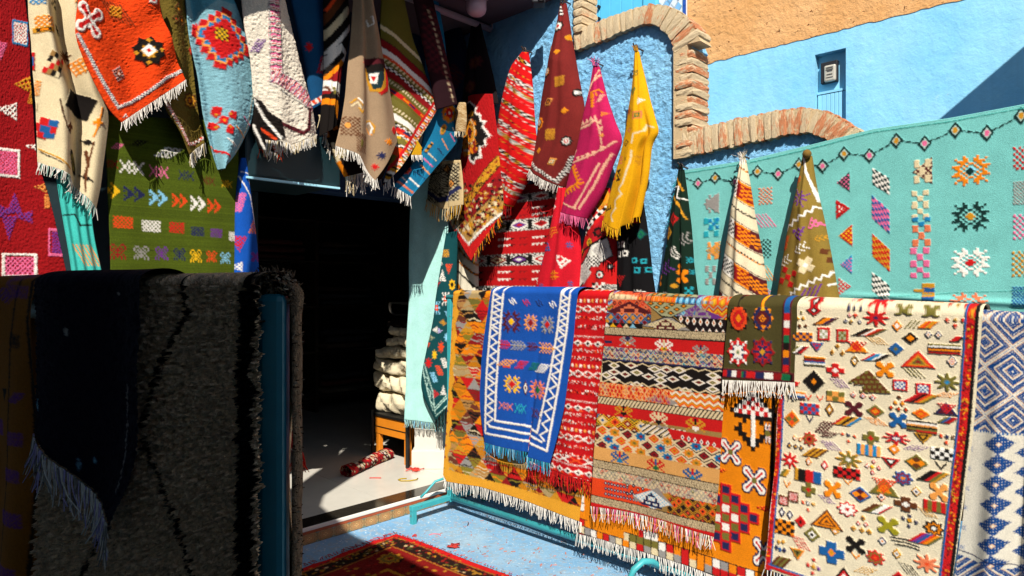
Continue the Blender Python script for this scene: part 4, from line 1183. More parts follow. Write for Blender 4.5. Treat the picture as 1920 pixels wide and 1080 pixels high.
rug('olive_orange', 'hanging_rug', 'orange and olive striped rug with a red chequered edge right of the taupe rug', A_ROD, FRONT, 0.61,
    '716,-30 752,-30', '752,-30 772,60 790,120 806,168 816,205', '718,347 742,318 775,272 816,205', '716,-30 716,60 722,140 735,220 738,270 718,347', '#6e6222', P_olor,
    fold=lambda S, T: .05 * np.sin(np.pi * S) * (.4 + .5 * T) + .015 * np.sin(8 * S) * T, fr=[dict(n=12, len_=16, cols='W', w=1.5, a0=0, a1=.1)])

rug('azure', 'hanging_rug', 'azure blue rug with small red stars and a white fringed corner near the doorway', A_ROD, FRONT, 0.57,
    '806,-20 820,-20', '820,-20 842,150 855,210 860,264', '735,350 766,370 812,316 860,264', '806,-20 798,150 795,250 778,300 735,350', '#1677a0',
    '''gpl 838 214 26 36 od 25;e 838 213 16 22 rrW;gpl 758 314 22 24 hO;e 758 314 10 12 OW;o 826 244 10 22 dG 20;L 845,240/856,258 2 W;L 840,252/850,266 2 p;L 824,262/836,282 2 v;L 815,278/826,292 2 n;L 800,288/812,302 2 c;L 792,298/806,314 2 p
    L 786,310/800,328 2.5 v;L 775,322/792,336 2 n;L 765,334/780,350 3 W;L 742,338/770,362 3.6 s;L 806,270/795,285 5 kd 4;L 752,330/760,342 2 W''', bulge=.03, mat='pile', tuft=.003,
    fr=[dict(n=26, len_=20, cols='WWa', w=1.8, a0=0, a1=.2)])
rug('yellow_bit', 'hanging_rug', 'small yellow rug corner with white fringe between the striped and azure rugs', A_ROD, FRONT, 0.64,
    '782,262 792,278', '792,278 793,284 793,291', '772,291 793,291', '782,262 778,276 772,291', '#e0a818', None, fr=[dict(n=14, len_=11, cols='W', w=1.8)])
def P_beige(c):
    c.draw('hr9 832 345 60 70 kc;hr7 822 335 30 50 kc;L 803,360/830,376/862,352 7 n;L 804,352/830,366/862,340 2 k;d 842 318 16 22 kvk;d 850 345 14 20 kvk;L 800,330/862,318 2 k')
rug('beige_patterned', 'hanging_rug', 'beige lattice patterned rug with yellow fringe beside the ornate red rug', A_ROD, WALL, .34,
    '812,306 862,300', '862,300 866,340 866,384', '800,372 832,392 866,384', '812,306 805,340 800,372', '#cdb283', P_beige, fold=lambda S, T: -.05 * np.exp(-((S - .58) / .07) ** 2) * (T + .2) + .03 * np.sin(np.pi * S), fr=[dict(n=46, len_=24, cols='yccd', w=1.8, lean=-.15)])
rug('beige_narrow', 'hanging_rug', 'narrow beige looped rug end left of the ornate red rug', A_ROD, WALL, .38,
    '860,192 872,192', '872,192 873,222 871,248', '857,248 871,248', '860,192 855,220 857,248', '#d6bf92', 'hr6 864 220 22 60 ec', bulge=.03, fr=[dict(n=12, len_=9, cols='cW', w=1.6)])
# rugs lost in the shade of the awning
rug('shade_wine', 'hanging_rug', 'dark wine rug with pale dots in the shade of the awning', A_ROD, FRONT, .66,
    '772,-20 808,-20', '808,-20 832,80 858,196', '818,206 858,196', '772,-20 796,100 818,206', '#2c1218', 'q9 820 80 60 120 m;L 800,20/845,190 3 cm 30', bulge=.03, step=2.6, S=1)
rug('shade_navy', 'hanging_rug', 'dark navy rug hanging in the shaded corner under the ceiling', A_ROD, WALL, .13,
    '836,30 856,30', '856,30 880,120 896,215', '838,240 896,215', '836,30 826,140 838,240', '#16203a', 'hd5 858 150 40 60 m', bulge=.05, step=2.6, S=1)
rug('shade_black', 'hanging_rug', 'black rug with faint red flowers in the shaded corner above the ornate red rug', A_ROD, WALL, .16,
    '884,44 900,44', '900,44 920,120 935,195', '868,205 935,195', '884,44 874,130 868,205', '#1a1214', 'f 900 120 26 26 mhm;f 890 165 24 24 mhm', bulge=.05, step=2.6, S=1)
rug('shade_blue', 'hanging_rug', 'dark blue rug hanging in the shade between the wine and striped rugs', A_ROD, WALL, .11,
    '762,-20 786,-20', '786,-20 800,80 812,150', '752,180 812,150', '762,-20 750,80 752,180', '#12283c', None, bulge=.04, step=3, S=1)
# ------------------------------------------------------------------ rugs on the blue parapet wall
A_WALL = 'rugs hung on the blue wall'
A_CONE = 'rugs gathered at a hook on the blue wall'

def P_ornate(c):
    c.poly('868,196/884,190/900,202/898,212/908,216/908,226/916,228/912,238/918,246/924,256/916,262/918,274/908,278/910,298/900,300/896,310/886,302/884,286/870,284/866,270/860,240', 'W')
    c.poly('868,198/884,192/897,204/896,214/905,219/905,229/912,231/909,240/915,248/920,257/913,264/914,274/905,276/906,295/899,296/895,305/889,300/887,282/872,280/868,268/862,240', 'k')
    c.scat('872,215/880,250/886,290', 34, 'oRdo', 120, 7)
    c.draw('o 886 248 22 50 cW -8;o 886 248 20 46 dody -8;o 886 250 9 22 kRk -8')
    c.scat('886,225/890,275', 12, 'dkRd', 18, 4)
    V = lambda x0, y0, x1, y1, x2, y2: f'{x0},{y0}/{x1},{y1}/{x2},{y2}'
    c.scat('850,322/882,372/900,345', 26, 'cGRkk', 50, 5)
    c.line(V(846, 334, 882, 384, 936, 300), 15, 'k'); c.line(V(846, 334, 882, 384, 936, 300), 12, 'd'); c.scat(V(846, 334, 882, 384, 936, 300), 9, 'kRdk', 90, 3.4)
    c.line(V(846, 362, 884, 410, 944, 336), 24, 'R'); c.scat(V(846, 362, 884, 410, 944, 336), 22, 'cdkRkdR', 150, 4.5)
    c.line(V(842, 390, 886, 440, 948, 368), 30, 'k'); c.line(V(842, 390, 886, 440, 948, 368), 27, '#b88a48'); c.scat(V(842, 390, 886, 440, 948, 368), 24, 'dRkdRkkcc', 260, 5)
    c.line(V(838, 404, 888, 459, 952, 388), 4, 'W'); c.line(V(838, 408, 888, 464, 952, 393), 3, 'k'); c.line(V(838, 421, 890, 478, 956, 405), 22, 'r')
    c.scat('850,300/852,470', 8, 'kdc', 40, 5)
rug('ornate', 'hanging_rug', 'ornate crimson pile rug with a gold medallion and pointed floral border', A_WALL, WALL, .22,
    '878,180 922,176', '922,176 929,220 934,262 938,315 944,372 941,404', '845,418 868,452 894,489 916,450 941,404', '878,180 872,230 862,300 852,360 845,418', '#b01216', P_ornate, S=2, jit=.9,
    fold=lambda S, T: .07 * np.sin(np.pi * S) * (.4 + .4 * T), mat='pile', tuft=.003, rough=.0008, fr=[dict(n=46, len_=17, cols='okOdk', w=1.6, a0=.55, a1=1, lean=.2)])

def P_redcone(c):
    c.vx = None; c.msl = .66; c.rows(965, 920, 1010)
    r = 60
    for k_, y in enumerate(range(-30, 520, 96)):
        c.band(y, y + 9, 'k'); c.pat(y, y + 9, 'diag', 20, 'kWkWkdkd', k=.3)
        c.pat(y + 17, y + 19, 'dash', 22, 'dk' if k_ % 2 else 'Wk'); c.band(y + 33, y + 42, 'k'); c.pat(y + 33, y + 42, 'xx', 8, 'Wd', k=.8); c.pat(y + 49, y + 51, 'dash', 22, 'Wk')
        c.pat(y + 64, y + 66, 'dash', 22, 'dk'); c.band(y + 75, y + 86, 'm'); c.pat(y + 75, y + 86, 'xx', 6, 'W', k=.7); c.pat(y + 79, y + 83, 'dash', 6, '-d'); c.pat(y + 90, y + 92, 'dash', 22, 'kW')
rug('red_cone', 'hanging_rug', 'bright red rug with diagonal black, gold and white bands, gathered near the awning', A_CONE, WALL, .10,
    '978,98 990,98', '990,98 997,150 1003,230 1006,285 1002,318 985,348 962,388', '942,384 962,388', '978,98 955,132 940,200 933,262 934,320 942,384', '#d40f12', P_redcone, S=2, bulge=.07,
    fold=lambda S, T: .015 * np.sin(7 * S + 2) * T, fr=[dict(n=22, len_=22, cols='rR', w=1.8)])

rug('maroon_cone', 'hanging_rug', 'maroon brown rug with small floral motifs and chequered hem hanging to a point', A_CONE, WALL, .07,
    '1051,6 1061,6', '1061,6 1072,70 1084,140 1094,200 1097,240 1088,290 1062,352', '995,314 1030,338 1062,352', '1051,6 1040,80 1022,170 1008,260 995,314', '#7a2420',
    '''L 1054,14/1058,30 5 Wk 5;e 1054 53 20 24 kWr;f 1054 53 14 16 W-r;e 1037 139 20 24 kWo;f 1038 139 14 14 oWk;e 1022 235 22 26 oko;o 1021 233 9 9 Wa;e 1088 176 12 18 kW;e 1075 268 20 22 kW;f 1075 268 13 14 WrW
    hr5 1064 157 16 18 d;hr5 1047 256 16 20 d;d 1044 196 20 16 vmho -20;d 1058 102 12 10 odo;d 1073 212 14 12 odo;d 1025 286 12 12 odo;d 1050 306 20 16 vGco -20;d 1071 72 10 14 do;d 1040 95 8 14 v-v
    L 998,300/1025,322/1054,342 6 Wk 12 1;L 1054,342/1070,318/1080,296 6 Wk 9 1''', S=2, bulge=.09, tuft=.003, mat='pile',
    fr=[dict(n=52, len_=15, cols='WW', w=1.9, lean=-.35)])

rug('pink_cone', 'hanging_rug', 'magenta pink rug with pale zigzag lines and orange combs, gathered with a tuft', A_CONE, WALL, .16,
    '1112,124 1123,124', '1123,124 1136,180 1152,228 1165,264 1150,310 1128,365 1101,410', '1053,398 1101,410', '1112,124 1100,190 1084,265 1068,330 1053,398', '#bd1c55',
    '''L 1126,142/1112,158/1104,178 3.5 A;L 1090,243/1112,237/1125,228 4 A;L 1124,220/1132,245/1136,272 3 A;t 1098 232 12 10 A;t 1108 229 10 9 A;t 1117 225 10 9 A;l 1131 232 9 10 A;l 1133 244 9 10 A;l 1135 256 9 10 v
    L 1112,176/1126,170/1133,174 3 o;L 1115,178/1117,190/1118,203 4 o;L 1112,182/1124,178 7 o- 5;L 1116,184/1118,200 8 o- 6;hp3 1130 186 10 14 A;hj3 1141 215 14 10 o
    L 1079,306/1110,297/1135,282 3 A;T 1090 300 9 9 A;T 1101 298 9 9 A;T 1111 294 9 9 A;T 1122 290 9 9 A;T 1081 288 10 12 A;L 1134,285/1160,266 3 A;j 1138 278 10 9 A;L 1152,290/1140,310/1120,352/1094,392 4 A;L 1131,309/1105,355/1084,391 4 A;L 1056,380/1072,386/1088,393 3 A
    L 1080,315/1086,330/1094,345 5 o;L 1094,345/1078,352/1060,362 5 o;L 1082,315/1098,344 10 -o 9;L 1094,350/1062,366 9 o- 9;L 1126,128/1104,180 2 A''', S=2, bulge=.05, mat='pile', tuft=.002,
    fr=[dict(n=40, len_=18, cols='pp', w=1.8), dict(side='t', n=14, len_=16, cols='pP', w=2.2, outdir=(0, 0, 1), curl=1.2)])

rug('yellow_cone', 'hanging_rug', 'golden yellow rug with a cream zigzag line, gathered at a hook below the brick arch', A_CONE, WALL, .20,
    '1190,96 1197,96', '1197,96 1204,130 1216,180 1228,220 1234,247 1222,275 1216,330 1208,365 1197,407', '1131,414 1150,425 1168,433 1180,412 1197,407', '1190,96 1184,170 1176,225 1163,290 1148,350 1131,414', '#eaa80c',
    '''q4 1195 138 10 12 G;hT3 1192 175 14 16 g;hj3 1208 190 12 14 W;d 1184 210 12 18 sdrdo;r 1202 218 16 14 sdgd;S4 0 0 1 1 k;gS 1174 241 9 12 k 10;d 1187 246 10 10 s-v;d 1180 270 14 14 k-k;L 1194,270/1196,254/1213,247/1216,236/1228,240 3 c
    L 1193,285/1192,300/1185,322/1178,345/1170,356/1176,366/1163,378/1165,392/1155,405/1160,416 3.2 c;ghg 1166 330 10 22 k;ghg 1154 328 8 22 r;s 1168 302 12 14 s-s-s;gxx 1181 300 6 8 k;gst 1154 360 16 18 y;L 1139,396/1152,392 3 k;L 1140,395/1139,388 2 k;L 1145,394/1144,387 2 k;L 1151,393/1150,386 2 k
    gst 1200 300 10 20 d;gst 1204 340 9 14 d'''.replace('S4 0 0 1 1 k;', ''), S=2, bulge=.04,
    fold=lambda S, T: .03 * np.exp(-((S - .42) / .2) ** 2) * T - .07 * np.exp(-((S - .74) / .09) ** 2) * np.clip(T * 2 - .6, 0, 1), fr=[dict(n=34, len_=17, cols='yd', w=1.9, a0=0, a1=.6), dict(n=12, len_=10, cols='yd', w=1.8, a0=.65, a1=1), dict(side='t', n=10, len_=10, cols='d', w=2, outdir=(0, 0, 1), curl=1)])

def P_redflat(c):
    c.rows(960, 880, 1080)
    c.band(360, 372, 'R')
    for y in (366, 412, 476, 536):
        hgt = 22 if y != 366 else 15
        c.band(y, y + hgt, 'k'); c.pat(y + 2, y + hgt - 2, 'mesh', 26, 'W', k=4); c.pat(y + 2, y + hgt - 2, 'dia', 5, 'WrR/GkW/WPr' if y != 476 else 'WrW/RcR/kPW', k=1.0); c.pat(y + 2, y + hgt - 2, 'blk', 26, 'k----')
        c.pat(y, y + 2.2, 'dash', 60, 'Wa'); c.pat(y + hgt - 2.2, y + hgt, 'dash', 60, 'aW')
    for y in (392, 404, 446, 458, 508, 522):
        c.pat(y, y + 4.0, 'blk', 26, 'WWWk-RR-'); c.pat(y + 1.6, y + 4.0, 'blk', 52, '-r')
rug('red_flat', 'hanging_rug', 'red flat woven rug with horizontal black and white bands behind the pointed rugs', A_WALL, WALL, .03,
    '900,352 1066,338', '1066,338 1066,556', '892,566 1066,556', '900,352 892,566', '#c01418', P_redflat, S=2, fold=lambda S, T: .01 * np.sin(8 * S))

rug('redpink', 'hanging_rug', 'scarlet rug with small blue, white and yellow motifs under the magenta rug', A_CONE, WALL, .12,
    '1046,352 1062,352', '1062,352 1078,410 1088,470 1090,562', '1000,562 1090,562', '1046,352 1034,420 1018,490 1000,562', '#d8182a',
    '''L 1044,372/1036,382/1045,388/1034,398/1032,412 2.6 W;gar 1044 435 16 18 o 60;gtri 1030 462 20 18 b;gtri 1061 488 22 24 W -40;gha 1016 493 12 14 b;gha 1048 516 16 18 o;gst 1007 527 12 12 W;gha 1022 537 10 12 b;gha 1076 532 10 12 b;gha 1074 460 12 12 b;d 1052 545 12 10 o;gst 1035 548 12 12 b''', S=2, bulge=.05, mat='pile', tuft=.002)

def P_bold(c):
    c.draw('''L 1085,470/1130,400/1150,380 18 r;hr4 1131 385 24 40 d;o 1134 370 20 30 doR;d 1120 400 24 30 WrR;d 1110 420 24 24 WRW;e 1093 474 18 20 do;e 1113 455 12 18 yGd;L 1100,440/1140,390 6 Wk 10;e 1130 436 20 22 kR
    L 1078,520/1100,470/1125,455/1150,440 4 k;d 0 0 1 1 k'''.replace(';d 0 0 1 1 k', ''))
    c.poly('1078,540/1082,505/1100,490/1118,458/1146,444/1154,480/1140,492/1118,500/1108,525/1090,545', 'k'); c.poly('1079,537/1084,507/1101,493/1119,461/1145,447/1152,479/1139,489/1116,498/1106,522/1090,541', '#e8e2d4')
    c.draw('hd10 1103 512 30 44 aW;hd10 1133 470 26 40 aW;c8x6 1120 490 26 20 kW')
    c.poly('1110,530/1120,505/1142,494/1160,490/1162,560/1104,560', 'r')
    c.draw('e 1132 515 20 20 kWr;e 1150 500 12 14 kW;c4x4 1130 540 24 20 kWrW;e 1115 548 16 14 kr;L 1118,540/1140,560 3 k;hr8 1152 545 24 24 kW')
rug('bold', 'hanging_rug', 'red and cream bold patterned rug with a hatched wavy diamond between scarlet and black rugs', A_CONE, WALL, .09,
    '1118,352 1142,352', '1142,352 1152,420 1162,562', '1076,562 1162,562', '1118,352 1096,450 1076,562', '#b81820', P_bold, S=2, bulge=.05)

rug('black_cone', 'hanging_rug', 'black rug with white and turquoise open squares beneath the golden yellow rug', A_CONE, WALL, .06,
    '1168,385 1206,380', '1206,380 1216,450 1224,510 1234,564', '1152,564 1234,564', '1168,385 1158,470 1152,564', '#100e10',
    '''r 1166 460 8 11 W-;r 1178 459 8 11 W-;r 1169 477 8 11 W-;r 1182 476 10 11 W-;r 1199 489 10 10 t-;r 1213 490 8 9 t-;r 1204 507 10 11 t-;r 1220 506 9 10 t-;hT3 1172 528 20 22 r;d 1208 440 14 22 TgT;hr3 1194 414 16 10 O;gst 1205 550 14 14 W;hl3 1165 402 10 10 W;L 1196,552/1216,548 4 W''', S=2, bulge=.06, mat='pile', tuft=.002)

rug('green_cone', 'hanging_rug', 'dark green rug with gold lines and small bright motifs, gathered beside the turquoise rug', A_CONE, WALL, .10,
    '1272,318 1282,318', '1282,318 1290,380 1298,460 1308,566', '1231,566 1308,566', '1272,318 1262,400 1248,480 1231,566', '#10261a',
    '''L 1272,335/1284,358 3 d;L 1265,366/1280,385/1290,408 3 d;L 1268,372/1282,390/1292,412 2 d;L 1264,352/1277,350/1276,372/1290,375 2 W;d 1272 412 16 26 r-r;L 1272,400/1272,424 2 r;d 1260 437 18 26 d-d;L 1252,437/1268,437 2 d;L 1260,425/1260,449 2 d;gar 1290 449 18 22 a -20;gar 1274 475 12 24 W -30;gar 1258 503 26 22 P -30
    x 1286 518 20 24 o;x 1240 526 12 20 o;d 1281 500 8 14 o;gst 1298 488 10 12 t;gst 1302 510 9 10 t;gqz 1298 545 12 14 t;gst 1257 553 10 10 W;hd3 1250 462 14 18 t;e 1272 536 10 10 d''', S=2, bulge=.06, fold=lambda S, T: -.03 * np.exp(-((S - .62) / .08) ** 2) * T, fr=[dict(side='t', n=12, len_=12, cols='kT', w=2, outdir=(0, 0, 1), curl=1.2), dict(side='l', n=18, len_=12, cols='tTt', w=1.6, a0=.05, a1=.4, outdir=(-.5, .3, -.8))])

def P_turq(c):
    g = np.random.default_rng(5)
    ch = [(1285, 333, ''), (1310, 344, 'p'), (1342, 334, 'd'), (1380, 342, 'p'), (1422, 322, 'd'), (1461, 327, 'p'), (1500, 309, 'd'), (1544, 312, 'p'), (1584, 289, 'd'), (1631, 292, 'p'), (1681, 264, 'd'), (1734, 269, 'p'), (1791, 244, 'd'), (1850, 249, 'p'), (1914, 216, 'd'), (1975, 224, 'p')]
    for a, b in zip(ch, ch[1:]): c.line(f'{a[0]},{a[1]}/{b[0]},{b[1]}', 3.4, 'q-qq', 16, 1)
    for i, (x, y, q) in enumerate(ch):
        if q: k_ = 1 + (x - 1300) / 1500; c.motif('d', x, y, 21 * k_, 25 * k_, 'qq' + 'z' + q + q, 0); c.motif('gqz', x, y, 6 * k_, 7 * k_, q)
    c.draw('''hl4 1335 382 30 40 aa;c4x5 1335 382 20 34 -a;gqz 1335 427 28 36 t;gqz 1340 420 20 20 B;hl4 1338 470 28 36 da;gqz 1338 470 20 32 v;gqz 1334 516 20 36 a
    q7 1437 368 26 32 s;bb5 1436 414 32 26 p;q6 1436 466 24 36 q;bb5 1436 512 30 30 v;q6 1436 556 20 30 p
    hl3 1582 342 24 38 qp;j 1582 392 26 38 RW;hj3 1581 392 26 38 r;hl3 1585 442 26 42 ry;hl3 1586 496 22 36 Bp;hj3 1583 537 24 36 rz
    m6 1652 340 32 54 Wq;m6 1651 402 33 76 bp;m6 1651 474 33 74 rd;m6 1650 540 33 62 Wq;m4 1642 590 20 30 pz
    hl4 1729 321 38 52 mc;gqz 1729 321 30 44 c;gqz 1725 372 32 30 c;gqz 1725 396 32 30 c;gqz 1727 420 34 26 B;gqz 1727 442 34 40 s;gqz 1724 482 36 36 p;gqz 1724 506 36 30 p;s 1740 548 24 34 dbdb;r 1722 545 20 6 d;hr4 1712 580 14 12 h
    gsn 1820 319 72 56 ol;d 1818 321 18 16 q;gsn 1819 406 70 56 qd;d 1817 405 18 14 d;gsn 1819 492 72 54 Wr;d 1817 494 18 12 r;gsn 1817 571 72 44 sl;d 1816 572 26 12 l
    q5 1912 296 26 44 r;hr4 1912 361 26 44 a;q5 1912 425 26 48 p;q5 1911 495 28 48 d;hr4 1910 557 26 40 b;gsn 1990 330 80 60 W;gsn 1990 440 80 60 o;q5 1960 380 26 44 r''')
    c.line('1278,326/1400,307/1520,280/1640,248/1780,228/1920,201/2010,184', 2, '#3a9a90'); c.line('1560,560/1700,555/1800,548/1920,545', 1.2, '#3a9a90')
rug('turquoise', 'wall_rug', 'large turquoise rug with a chain of small diamonds along its top edge', A_WALL, WALL, .04,
    '1277,320 1400,301 1518,273 1640,242 1780,221 1920,194 2020,176', '2020,176 2020,640', '1303,575 2020,640', '1277,320 1286,430 1303,575', '#7cc9c2', P_turq, S=1.4,
    fold=lambda S, T: .012 * np.sin(5 * S + 2 * T) + .006 * np.sin(17 * S + 3) * T + .02 * np.exp(-((T - .86) / .015) ** 2) * np.clip(S * 3 - 1, 0, .6) , tuft=.003)

def P_striped(c):
    c.vx = None; c.msl = .72; c.rows(1390, 1340, 1445)
    for y in (262, 338, 415, 492, 568):
        c.pat(y, y + 34, 'blk', 4.2, 'mWom'); c.pat(y + 2, y + 32, 'dash', 4.2, '-W--'); c.pat(y + 4, y + 30, 'mesh', 15, 'k', k=3.5); c.pat(y + 4, y + 30, 'blk', 4.2, 'm-Rm'); c.pat(y + 6, y + 28, 'mesh', 11, 'o', k=3, u0=.55);  c.band(y - 3, y - 1.4, 'k'); c.band(y + 35, y + 36.6, 'k')
    for y in (311, 388, 464, 540):
        c.pat(y, y + 4, 'blk', 44, 'k-'); c.pat(y + 2, y + 5, 'blk', 44, '-o' if y in (311, 464) else '-k')
rug('cream_cone', 'hanging_rug', 'cream rug with diagonal rust and orange bands hanging in a cone on the turquoise rug', A_CONE, WALL, .12,
    '1389,300 1398,300', '1398,300 1410,370 1424,450 1436,520 1443,580', '1345,580 1443,580', '1389,300 1374,400 1358,490 1345,580', '#e6d5b2', P_striped, S=2, bulge=.09,
    fr=[dict(side='t', n=22, len_=13, cols='WWc', w=2.2, outdir=(0, 0, 1), curl=1.6), dict(side='t', n=10, len_=14, cols='W', w=2.0)])
rug('brown_cone', 'hanging_rug', 'olive brown knotted rug with white zigzags hanging in a cone on the turquoise rug', A_CONE, WALL, .12,
    '1505,292 1522,292', '1522,292 1534,360 1550,430 1564,500 1578,585', '1452,585 1578,585', '1505,292 1490,370 1474,450 1452,585', '#8c7230',
    '''Z 1480,430/1541,388 3.4 W 5 3.4;Z 1462,578/1509,540/1570,510 3.4 W 5 3.4;L 1509,297/1516,325/1528,352/1538,378 4.5 W;gst 1508 374 30 28 P 20;gfb 1500 340 18 10 O -60;ht3 1534 418 30 20 p -20;hT3 1509 442 30 24 P -14;gar 1546 447 20 12 d -16;gar 1513 467 26 16 W -30;gar 1480 490 24 16 W -30;hp3 1480 456 14 26 O;+ 1521 498 30 32 c 30;r 1521 498 7 7 W 30;gqz 1486 520 32 32 r 20;r 1551 472 11 10 h 10;r 1560 488 10 10 h;bB4 1530 552 40 26 P -20;L 1560,535/1572,530 4 W;r 1466 556 8 8 c;gqz 1565 570 16 10 b''', S=2, bulge=.08, mat='weave', tuft=.002)
# knot at the top of the brown rug
o = RUGS['brown_cone']; mb = MB(); p = WALL.at(1513, 289, .15); mb.tube([Vector(p) + WALL.dv * q for q in (-.02, -.012, 0, .012, .02)], [.008, .02, .024, .02, .008], 12)
kn = mb.build('knot', plain('olive_brown_yarn', '#6e5218', .95, .2, 80), o, smooth=True)
rug('cream_small', 'hanging_rug', 'cream rug with thin diagonal black and orange lines below the ornate crimson rug', A_WALL, WALL, .10,
    '858,440 890,462', '890,462 896,500 897,566', '852,566 897,566', '858,440 852,566', '#e8dcc2',
    'L 850,478/880,500/900,520 4 ok 12;L 850,495/880,520/900,545 3 k 14;L 850,520/880,550/890,570 8 mdo 9;L 860,462/900,500 3 okd 10', bulge=.05)
# mint cloth and teal runner hanging on the pier
rug('mint_cloth', 'hanging_cloth', 'plain pale mint cloth with frayed hem covering the white pier', None, JAMB, .0,
    '772,300 842,300', '842,300 836,797', '757,786 836,797', '772,300 757,786', '#aee0d8', None, fold=lambda S, T: .008 * np.sin(6 * S + 1) * T + .004 * np.sin(15 * S), cat='cloth',
    fr=[dict(n=60, len_=13, cols='zzl', w=1.4)])
def P_teal(c):
    c.draw('''hr4 832 475 20 14 d;ht3 824 490 14 14 W;hT3 842 505 14 20 O;ht3 830 516 14 22 W;hT3 819 535 14 12 r;e 848 534 12 22 yk;gsp 836 560 13 24 WOW;gsp 819 577 14 24 lOl;gsp 805 596 12 22 OOo;hT3 840 590 12 14 l;hl3 828 604 10 12 d;hj3 835 606 8 10 d
    hl3 816 618 10 14 W;hj3 826 620 8 12 u;hl3 802 633 8 12 S;hj3 812 633 8 10 S;hT3 803 647 10 10 O;k 827 650 12 24 O;k 838 632 10 18 l;k 815 665 10 20 y;k 804 680 14 20 r;hP4 834 680 14 18 W;hP3 824 694 14 18 O;hP3 814 707 14 18 l;ht4 832 730 12 18 W;hj3 819 738 12 20 r
    L 792,688/800,725/812,770 1.8 z;L 795,705/804,710/800,725/808,735/806,750/814,760 1.6 z;L 815,770/835,748/842,742 2 z;L 816,764/842,736 1.4 z;L 817,780/842,756 1.4 z;L 795,680/812,735/816,775 1.6 z''')
rug('teal_runner', 'hanging_rug', 'dark teal narrow runner with small bright motifs hanging over the mint cloth', A_WALL, JAMB, .09,
    '836,438 858,432', '858,432 856,540 851,650 845,720 842,757', '815,790 842,757', '836,438 826,500 812,590 800,650 790,706 793,742 815,790', '#0c4448', P_teal, S=2, bulge=.03, step=1.2,
    fold=lambda S, T: .02 * np.sin(3 * S + 5 * T) * T, fr=[dict(n=26, len_=26, cols='kkT', w=1.6)])

# nails and loops the gathered rugs hang from
M_NAIL = plain('rusty_nail', '#4a3a30', .6, .2, 40)
for key, x, y in (('red_cone', 984, 97), ('maroon_cone', 1056, 4), ('pink_cone', 1117, 121), ('yellow_cone', 1193, 93), ('cream_cone', 1393, 297), ('green_cone', 1277, 316)):
    mb = MB(); a_, z_ = WALL.az(x, y, .08)
    mb.tube([WALL.pt(a_, z_ + .012, -.02), WALL.pt(a_, z_ + .012, .10), WALL.pt(a_, z_ + .03, .115)], .005, 6)
    mb.tube([WALL.pt(a_ + .014 * math.cos(t), z_ + .008 + .020 * math.sin(t), .085) for t in np.linspace(0, 6.28, 14)], .004, 5)
    mb.build('hook', M_NAIL, RUGS[key])
# ------------------------------------------------------------------ right rack with its rugs
M_TEAL = plain('turquoise_gloss_paint', '#3a9ea4', .45, .12, 10, .25, .002)
def add_chips(m, c):
    nt = m.node_tree; b = nt.nodes['Principled BSDF']; src = b.inputs['Base Color'].links[0].from_socket
    k_ = ramp(nt, noise(nt, 34, 7, .75).outputs['Fac'], [(.60, (0, 0, 0)), (.64, (1, 1, 1))])
    nt.links.new(mixc(nt, k_.outputs[0], src, tuple(lin(c))), b.inputs['Base Color'])
add_chips(M_TEAL, '#6a4a34')
def barz(a): return 1.471 - .027 * a - .035
rk = empty('rug_rack', RACK.pt(1.4, 0)); tag(rk, 'turquoise tube rack in the sun carrying the long row of bright rugs', 'rack')
mb = MB(); mb.tube([RACK.pt(-.03, barz(0)), RACK.pt(3.4, barz(3.4))], .02, 10); mb.build('top_bar', M_TEAL, rk, smooth=True)
mb = MB(); mb.tube([RACK.pt(-.02, .1), RACK.pt(3.4, .1)], .018, 12); mb.build('bottom_rail', M_TEAL, rk, smooth=True)
for a in (0., 3.3):
    mb = MB(); mb.box(RACK.pt(a, (barz(a) + .075) / 2, 0), RACK.dv * .018, (0, 0, (barz(a) - .075) / 2), RACK.nv * .018); mb.build('post', M_TEAL, rk, bevel=.003)
    ft = MB(); ft.box(RACK.pt(a, .103, 0), RACK.dv * .0175, (0, 0, .0165), RACK.nv * .335); f_ = ft.build('foot', M_TEAL, rk, bevel=.003)
    for sgn in (-1, 1):
        mb = MB(); mb.box(RACK.pt(a, .045, .315 * sgn), RACK.dv * .0165, (0, 0, .045), RACK.nv * .0165); mb.build('leg', M_TEAL, f_, bevel=.003)
mb = MB(); q = [RACK.pt(1.62, .1, .02), RACK.pt(1.60, .15, .09), RACK.pt(1.58, .16, .14), RACK.pt(1.56, .13, .19), RACK.pt(1.54, .06, .215), RACK.pt(1.535, .0, .22)]
mb.tube(q, .016, 10); mb.build('curved_stay', M_TEAL, rk, smooth=True)
A_RACK = 'rugs draped over the right rack'

